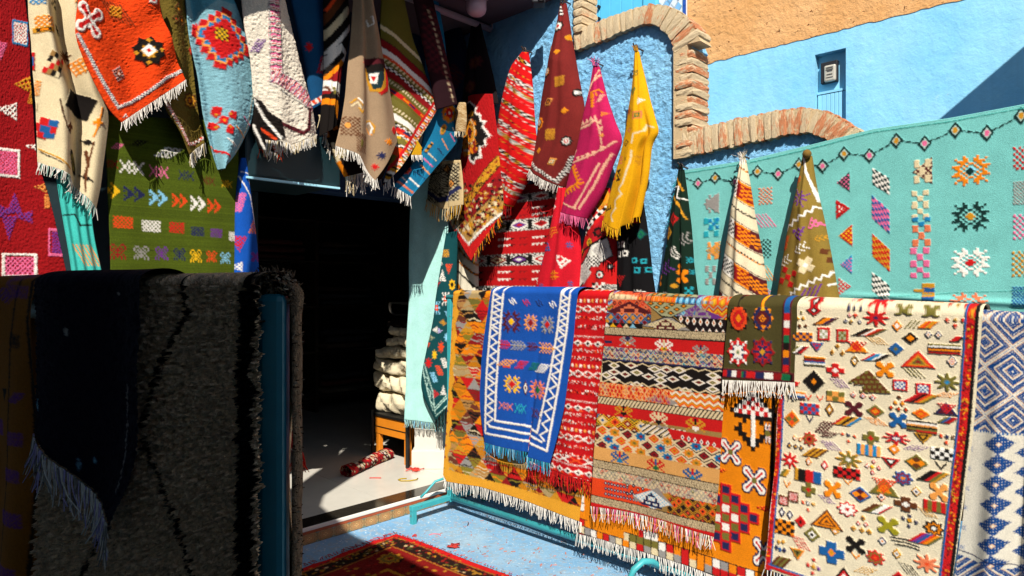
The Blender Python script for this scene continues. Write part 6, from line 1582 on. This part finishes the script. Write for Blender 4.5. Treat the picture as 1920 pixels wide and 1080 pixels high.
rug('mustard', 'draped_rug', 'mustard rug with thin dark lines at the far left of the shaded rack', A_LR, LRACK, .035, '-90,537 66,532', '66,532 58,600 66,760 84,900 88,1130', '-90,1130 88,1130', '-90,537 -90,1130', '#9a5c10', P_must,
    fold=lambda S, T: .02 * np.sin(9 * S + 2 * T) * T, step=2.2, S=1, drape=(.045, .5), mat='weave')
def P_dark(c): c.draw('d 145 870 6 26 l-l;d 74 758 6 22 l-;d 168 866 8 28 -l;o 210 550 8 5 a;o 134 622 6 16 a;L 232,720/234,800/228,880/218,925 2 a')
rug('dark', 'draped_rug', 'black purple pile rug with a slanting white fringed hem on the shaded rack', A_LR, LRACK, .088, '64,530 270,527', '270,527 266,700 262,860 212,984', '66,812 130,880 212,984', '64,530 68,650 66,812', '#181020', P_dark, step=2.2, S=1,
    fold=lambda S, T: .012 * np.sin(7 * S), drape=(.05, .5), mat='pile', rough=.001, fr=[dict(n=110, len_=58, cols='WauW', w=3.4, curl=.5)])
def P_shag(c):
    def blot(pts, w): c.line(pts, w, '#0c0a0a'); c.scat(pts, w * .7, ['#0c0a0a'], int(w * 9), w * .9)
    blot('348,508/342,545/352,590/325,632/305,680/290,720/280,760/265,800', 8); blot('266,815/280,860/300,920/320,980/340,1040/356,1100', 6)
    blot('462,508/458,600/452,700/455,800/462,900/460,1000/462,1110', 24)
    blot('205,985/170,1050/150,1090', 6)
rug('shag', 'draped_rug', 'shaggy cream wool rug with black lines at the right end of the shaded rack', A_LR, LRACK, .04, '100,535 480,530', '480,530 482,700 487,900 489,1140', '70,1140 489,1140', '100,535 70,1140', '#ffd8b0', P_shag, step=1.7, S=1.2, jit=1.2,
    fold=lambda S, T: .01 * np.sin(5 * S + 2 * T), drape=(.042, 1.25), mat='shag', rough=.0045, tuft=.002)
# the thick pile edge that wraps over the end of the bar
o = RUGS['shag']; V, f4, CC = [], [], []
path = [(-.4375, 0.0)] + [(-.4375, z) for z in np.linspace(.1, 1.485, 40)] + [(-.4005 + .037 * math.cos(t), 1.49 + .022 * math.sin(t)) for t in np.linspace(math.pi, 0, 16)] + [(-.3635, z) for z in np.linspace(1.485, .3, 40)]
for i, (x, z) in enumerate(path):
    for j in range(7):
        t = 2 * math.pi * j / 7; r = (.010 if i < 58 else .0055) + rnd.uniform(-.0015, .002)
        V.append((x + r * 1.0 * math.cos(t) + rnd.uniform(-.001, .001), 1.125 + .022 * math.sin(t), z + rnd.uniform(-.003, .003))); CC.append(col('#2a2018') if i < 41 and rnd.random() < .6 else col('#8a7058'))
    if i: f4 += [((i - 1) * 7 + j, (i - 1) * 7 + (j + 1) % 7, i * 7 + (j + 1) % 7, i * 7 + j) for j in range(7)]
me = fast_mesh('edge_binding', np.array(V) - np.array(o.location), f4, colors=np.array(CC)); me.materials.append(M_SHAG); link_obj('edge_binding', me, o)
# loose pile along the outer edge
V, F4, CC = [], [], []
for i in range(1500):
    k_ = rnd.randrange(30, len(path)); x, z = path[k_]; z += rnd.uniform(-.02, .02); y = 1.112 + rnd.uniform(-.012, .03)
    n_ = Vector((1 if k_ > 56 else -.4, -.3, .2)) if k_ > 48 or k_ < 42 else Vector((.2, -.4, 1))
    n_ = (n_ + Vector((rnd.gauss(0, .5), rnd.gauss(0, .5), rnd.gauss(0, .5)))).normalized(); L_ = rnd.uniform(.004, .011); sd_ = n_.cross(Vector((0, 1, 0))).normalized() * .0012
    b = len(V); p = Vector((x, y, z)); V += [p - sd_, p + sd_, p + n_ * L_ + sd_ * .6, p + n_ * L_ - sd_ * .6]; F4.append((b, b + 1, b + 2, b + 3)); CC += [col(rnd.choice(['#8a7058', '#a48a70', '#3a2c22', '#c0a890']))] * 4
me = fast_mesh('loose_pile', np.array(V) - np.array(o.location), F4, colors=np.array(CC)); me.materials.append(M_YARN); tag(link_obj('loose_pile', me, o), kind='stuff')
# ------------------------------------------------------------------ things on the step and on the ground
# wooden bench
M_PINE = plain('orange_varnished_pine', '#d8801f', .35, .14, 5, .12, .002)
M_BLKM = plain('black_painted_metal', '#14120f', .5, .1, 10)
BN = Plane((-.79, 5.14), RIGHT)
bench = empty('wooden_bench', BN.pt(-.23, .12)); tag(bench, 'orange varnished wooden bench with black metal posts under the cream cloth pile', 'bench')
def bx(mb, a0, a1, z0, z1, o0, o1): return mb.box(BN.pt((a0 + a1) / 2, (z0 + z1) / 2, (o0 + o1) / 2), BN.dv * (a1 - a0) / 2, (0, 0, (z1 - z0) / 2), BN.nv * (o1 - o0) / 2)
bx(MB(), -.455, -.02, .315, .455, -.03, .0).build('front_board', M_PINE, bench, bevel=.004)
bx(MB(), -.455, -.02, .372, .378, .0005, .004).build('groove', M_BLKM, bench)
bx(MB(), -.47, .0, .457, .48, -.42, .012).build('seat', M_BLKM, bench, bevel=.004)
for a_ in (-.425, -.05): bx(MB(), a_ - .025, a_ + .025, .12, .3145, -.04, -.004).build('leg', M_PINE, bench, bevel=.003)
for a_ in (-.425, -.05): bx(MB(), a_ - .025, a_ + .025, .12, .3145, -.41, -.37).build('leg', M_PINE, bench, bevel=.003)
mb = MB(); mb.tube([BN.pt(-.475, .12, .012), BN.pt(-.475, .5, .012)], .014, 8); mb.build('post', M_BLKM, bench)
mb = MB(); mb.tube([BN.pt(.012, .12, .03), BN.pt(-.002, .46, .02)], .016, 8); mb.build('post', M_BLKM, bench)

# pile of folded cream cloths
M_CLOTHC = None
def folded(key, a0, a1, z0, z1, seed, label, base='#e6d6b4'):
    nu, nv = 90, 34; rg = np.random.default_rng(seed)
    u, v = np.meshgrid(np.linspace(0, 1, nu), np.linspace(0, 2 * np.pi, nv))
    hz, ho = (z1 - z0) / 2, .17
    q = 3.2
    cy = np.sign(np.cos(v)) * np.abs(np.cos(v)) ** (2 / q); sz = np.sign(np.sin(v)) * np.abs(np.sin(v)) ** (2 / q)
    ends = (1 - np.abs(2 * u - 1) ** 9) ** .5 * .12 + .88; ends[np.abs(2 * u - 1) > .999] = .2
    fold = sum(w * np.sin(f1 * u * 6 + f2 * v + p) for w, f1, f2, p in zip((.010, .008, .006, .005, .004), rg.uniform(1, 5, 5), rg.integers(1, 6, 5), rg.uniform(0, 6, 5)))
    fold = fold - .014 * np.exp(-((np.sin(v * 1.5 + u * 5 + rg.uniform(0, 6))) / .18) ** 2) - .012 * np.exp(-((np.sin(v * 2.5 - u * 7 + rg.uniform(0, 6))) / .16) ** 2)
    a = a0 + (a1 - a0) * u + .006 * np.sin(v * 3 + rg.uniform(0, 6)); o = -.20 + (ho + fold) * cy * ends; z = (z0 + z1) / 2 + (hz + fold * .7) * sz * (.75 + .25 * ends) + .012 * np.sin(u * 5 + rg.uniform(0, 6))
    z = np.maximum(z, z0 + .0005)
    V = np.stack([BN.p0[0] + BN.d[0] * a + BN.n[0] * o, BN.p0[1] + BN.d[1] * a + BN.n[1] * o, z], -1).reshape(-1, 3)
    I = np.arange(nu * nv).reshape(nv, nu)
    f4 = np.stack([I[:-1, :-1], I[:-1, 1:], I[1:, 1:], I[1:, :-1]], -1).reshape(-1, 4)
    org = np.array([V[:, 0].mean(), V[:, 1].mean(), z0])
    cc = np.repeat(col(base)[None], len(V), 0)
    me = fast_mesh('folded_cloth', V - org, f4, colors=cc); me.materials.append(M_WEAVE)
    o_ = bpy.data.objects.new('folded_cloth', me); C.objects.link(o_); o_.location = org
    tag(o_, label, 'cloth', 'folded cream cloths piled on the bench')
    return o_
zs = [(.482, .66), (.65, .81), (.80, .93), (.92, 1.03), (1.02, 1.11), (1.10, 1.19)]
sp = [(-.50, .02), (-.55, .02), (-.55, .02), (-.50, .02), (-.38, .02), (-.34, .02)]
lb = ['lowest folded cream cloth of the pile, lying on the bench', 'second folded cream cloth up from the bench in the pile', 'third folded cream cloth up from the bench, at mid pile', 'fourth folded cream cloth up from the bench, stepping inward', 'fifth folded cream cloth up, just below the topmost', 'topmost folded cream cloth of the pile under the wire coil']
for i, ((z0, z1), (a0, a1)) in enumerate(zip(zs, sp)): folded(i, a0, a1, z0, z1, 30 + i, lb[i])
f_ = folded(9, -.35, .02, 1.182, 1.25, 60, 'dark brown folded cloth on top of the cream pile', '#2a2018')
mb = MB(); pts = []
for i in range(60):
    t = i / 59 * 2 * math.pi * 2.2; r = 1 - .25 * i / 59
    pts.append(BN.pt(-.22 + .16 * r * math.cos(t), 1.33 + .065 * r * math.sin(t) + .01 * math.sin(3 * t), -.08 + .02 * math.sin(t)))
mb.tube(pts, .005, 6); cb = mb.build('wire_coil', plain('dark_grey_cable', '#4a443c', .6), smooth=True); tag(cb, 'coiled dark cable lying on top of the cream cloth pile', 'cable')

# rolled dark red rug on the shop floor
P0, P1 = at_z(648, 884, .16), at_z(728, 850, .16)
nu, nv = 60, 22; V = []; cc = []
ax = (P1 - P0); al = ax.normalized(); sdv = Vector((-al.y, al.x, 0))
for j in range(nv):
    for i in range(nu):
        t = 2 * math.pi * j / (nv - 1); r = .043 + .004 * math.sin(7 * i / nu + 2 * t) + rnd.uniform(-.003, .003)
        p = P0 + ax * (i / (nu - 1)) + sdv * (r * 1.2 * math.cos(t)) + Vector((0, 0, r * math.sin(t)))
        p.z = max(p.z, .1215); V.append(p)
        q = (i // 9) % 2; cc.append(col(rnd.choice('kkkkWcRR') if q else rnd.choice('rRRm')) if rnd.random() < .92 else col('c'))
I = np.arange(nu * nv).reshape(nv, nu); V = np.array(V); org = np.array([*((P0 + P1) / 2)[:2], .121])
me = fast_mesh('rolled_rug', V - org, np.stack([I[:-1, :-1], I[:-1, 1:], I[1:, 1:], I[1:, :-1]], -1).reshape(-1, 4), colors=np.array(cc)); me.materials.append(M_PILE)
o = link_obj('rolled_rug', me, loc=org); tag(o, 'rolled black, white and red rug on the shop floor by the bench', 'rug')

# red tasselled cloth beside the left rack
rug('red_tassel', 'hanging_cloth', 'red cloth end with a long red tassel beside the shaded teal post', None, FRONT, .30,
    '546,770 556,770', '556,770 562,810 568,848', '548,848 568,848', '546,770 548,848', '#c80e14', 'L 548,843/568,843 4 W', bulge=.02, cat='cloth', fr=[dict(n=40, len_=34, cols='rrO', w=1.8, curl=.4)])

# yarn scraps and litter
def scrap(name, label, cat, px, py, z, pts, colr, r=.003, group=None, n=1, spread=.02):
    mb = MB(); c0 = at_z(px, py, z)
    for k_ in range(n):
        base = c0 + Vector((rnd.gauss(0, spread), rnd.gauss(0, spread), 0)) * (n > 1)
        q = []
        L_ = pts if isinstance(pts, list) else [(rnd.uniform(-1, 1) * pts, rnd.uniform(-1, 1) * pts) for _ in range(3)]
        for i, (x, y) in enumerate(L_): q.append(base + Vector((x, y, r + (.004 * (i % 2) if n > 1 else 0) + k_ * .0006)))
        mb.tube(q, r, 5)
    o = mb.build(name, plain(name + '_wool', colr, .95, .2, 60), smooth=True); tag(o, label, cat, group); return o
scrap('yarn_scrap', 'straight red thread lying on the pale marble', 'yarn', 703, 897, .1205, [(-.04, 0), (-.01, .003), (.045, 0)], '#c02a20', .0035)
scrap('yarn_scrap', 'curled mustard yellow yarn on the pale marble', 'yarn', 763, 902, .1205, [(.07, .055), (.065, .02), (.02, -.01), (-.04, -.012), (-.065, .02), (-.05, .045), (-.01, .05)], '#a88a10', .0045)
scrap('yarn_scrap', 'heap of red yarn scraps on the marble near the plinth', 'yarn', 779, 881, .1205, .045, '#c83a2a', .0035, n=16, spread=.022)
scrap('yarn_scrap', 'short red yarn scraps beside the rolled rug on the marble', 'yarn', 693, 870, .1205, .05, '#c05040', .0035, n=9, spread=.03)
scrap('yarn_scrap', 'red tuft of yarn on the blue pavement right of the floor rug', 'yarn', 850, 1026, .0005, .028, '#b03028', .0035, n=14, spread=.012)
scrap('yarn_scrap', 'small red yarn knot on the blue pavement beside the rack foot', 'yarn', 777, 1006, .0005, .016, '#c03a3a', .003, n=6, spread=.006)
scrap('yarn_scrap', 'pale pink yarn loop on the blue pavement under the rack', 'yarn', 815, 1004, .0005, [(-.035, 0), (-.01, .02), (.03, .012), (.035, -.01)], '#c8606a', .003)
scrap('yarn_scrap', 'black thread on the blue pavement under the rail', 'yarn', 877, 983, .0005, [(0, -.03), (.004, 0), (.0, .03)], '#1c1a1c', .003)
mb = MB(); V = []
for k_ in range(420):
    p = at_z(rnd.uniform(700, 1400), rnd.uniform(965, 1120), .0008)
    a = rnd.uniform(0, 3.14); l = rnd.uniform(.004, .016); d = Vector((math.cos(a), math.sin(a), 0)) * l; e = Vector((-math.sin(a), math.cos(a), 0)) * rnd.uniform(.0012, .0035)
    mb.add([p - d - e, p + d - e, p + d + e + Vector((0, 0, .003)), p - d + e + Vector((0, 0, .002))], [(0, 1, 2, 3)])
o = mb.build('litter', plain('wool_fluff', '#a86a5c', .95, .5, 3)); tag(o, 'scattered wool fluff and flakes over the blue pavement', 'litter', kind='stuff')
# pale cord hanging from the yellow kilim down to the rack foot
mb = MB(); mb.tube([RACK.pt(0.0, .24, .04), RACK.pt(-.04, .22, .10), RACK.pt(-.06, .16, .16), RACK.pt(-.07, .13, .2)], .008, 8)
o = mb.build('cord', M_TEAL, smooth=True); tag(o, 'pale turquoise cord looping from the yellow kilim to the rack foot', 'cord')

# red rug on the pavement
c0, c1, c2 = at_z(742, 1003, 0), at_z(965, 1084, 0), at_z(545, 1062, 0)
ex = (c1 - c0); ey = (c2 - c0); ex.normalize(); ey = ey - ex * ey.dot(ex); ey.normalize()
LX, LY = 2.2, 1.35
nx, ny = 420, 270
cv = Cv(0, 0, LX * 300, LY * 300, '#82120e', None, S=1.5, jit=.6)
W_, H_ = LX * 300, LY * 300
for k_, (d, w, cc) in enumerate(((6, 12, 'r'), (14, 3, '#a06a20'), (30, 26, '#24120a'), (46, 3, '#a06a20'))):
    cv.line(f'{d},{d}/{W_-d},{d}/{W_-d},{H_-d}/{d},{H_-d}/{d},{d}', w, cc)
cv.scat(f'30,30/{W_-30},30/{W_-30},{H_-30}/30,{H_-30}/30,30', 20, ['#a8741e', '#c8a878', '#7a1410', '#5c5a24', '#a8741e', '#8a1a14'], 700, 5)
cv.line(f'110,110/{W_-110},110/{W_-110},{H_-110}/110,{H_-110}/110,110', 6, 'd'); cv.line(f'124,124/{W_-124},124/{W_-124},{H_-124}/124,{H_-124}/124,124', 20, 'R')
for q in range(8): cv.line(f'134,{134+q*9}/{W_-134},{134+q*9}', 4, 'kcdRk'[q % 5] + 'R', 60 + q, 1)
cv.scat(f'140,170/{W_-140},170', 70, 'cdkdGR', 500, 6); cv.scat(f'140,240/{W_-140},240', 90, 'kcdoGR', 500, 7)
cv.scat(f'82,82/{W_-82},82/{W_-82},{H_-82}/82,{H_-82}/82,82', 60, ['#6a0e0c', '#a01a14', '#b8781c', '#2a140c'], 420, 7); cv.scat(f'14,14/{W_-14},14/{W_-14},{H_-14}/14,{H_-14}/14,14', 14, 'Rmrd', 400, 4)
cv.draw('f 80 80 44 44 dGdR;f 260 80 40 30 dGo;f 420 80 40 30 dGo;f 80 200 30 40 dGo;f 80 320 30 40 dGo;f 560 80 40 30 dGo')
cv.soften()
u, v = np.meshgrid(np.linspace(0, 1, nx), np.linspace(0, 1, ny))
rgb, hg = cv.sample(u * W_, v * H_)
wv = .006 * np.sin(u * 14 + 2 * v) * np.sin(v * 9 + 1) + .008
P = np.array(c0)[None, None] + u[..., None] * LX * np.array(ex) + v[..., None] * LY * np.array(ey)
P[..., 2] = np.maximum(.004, wv + .002 * rng.normal(0, 1, u.shape))
P[..., :2] += (.006 * np.sin(v * 40)[..., None] * np.array(ex)[:2] * (u[..., None] < .01))
V = P.reshape(-1, 3); I = np.arange(nx * ny).reshape(ny, nx)
f4 = np.stack([I[:-1, :-1], I[1:, :-1], I[1:, 1:], I[:-1, 1:]], -1).reshape(-1, 4)
rim = np.r_[I[0], I[1:, -1], I[-1, -2::-1], I[-2:0:-1, 0]]
V2 = V[rim].copy(); V2[:, 2] = .0006
a = np.arange(len(rim)); b = (a + 1) % len(rim)
f4 = np.concatenate([f4, np.stack([rim[a], rim[b], len(V) + b, len(V) + a], -1)])
VV = np.concatenate([V, V2]); CC = np.concatenate([rgb.reshape(-1, 3), rgb.reshape(-1, 3)[rim] * .9])
org = np.array([*(c0 + ex * LX / 2 + ey * LY / 2)[:2], 0.])
me = fast_mesh('floor_rug', VV - org, f4, colors=CC); me.materials.append(M_PILE)
fl = link_obj('floor_rug', me, loc=org); tag(fl, 'red pile rug with a dark floral border lying on the blue pavement', 'rug')
fringe(fl, org, np.array([c0 + ey * LY * t + Vector((0, 0, .008)) for t in np.linspace(0, 1, 60)]), np.array([0, 0, 1.]), .003, n=70, len_=14, cols='rrR', w=2.2, outdir=-np.array(ex) + np.array([0, 0, -.12]), curl=.6)
fringe(fl, org, np.array([c0 + ex * LX * t + Vector((0, 0, .008)) for t in np.linspace(0, 1, 60)]), np.array([0, 0, 1.]), .003, n=90, len_=5, cols='rRd', w=2.2, outdir=-np.array(ey) + np.array([0, 0, -.12]), curl=.6)

# folded rugs on the shelves at the back of the shop
sb = None
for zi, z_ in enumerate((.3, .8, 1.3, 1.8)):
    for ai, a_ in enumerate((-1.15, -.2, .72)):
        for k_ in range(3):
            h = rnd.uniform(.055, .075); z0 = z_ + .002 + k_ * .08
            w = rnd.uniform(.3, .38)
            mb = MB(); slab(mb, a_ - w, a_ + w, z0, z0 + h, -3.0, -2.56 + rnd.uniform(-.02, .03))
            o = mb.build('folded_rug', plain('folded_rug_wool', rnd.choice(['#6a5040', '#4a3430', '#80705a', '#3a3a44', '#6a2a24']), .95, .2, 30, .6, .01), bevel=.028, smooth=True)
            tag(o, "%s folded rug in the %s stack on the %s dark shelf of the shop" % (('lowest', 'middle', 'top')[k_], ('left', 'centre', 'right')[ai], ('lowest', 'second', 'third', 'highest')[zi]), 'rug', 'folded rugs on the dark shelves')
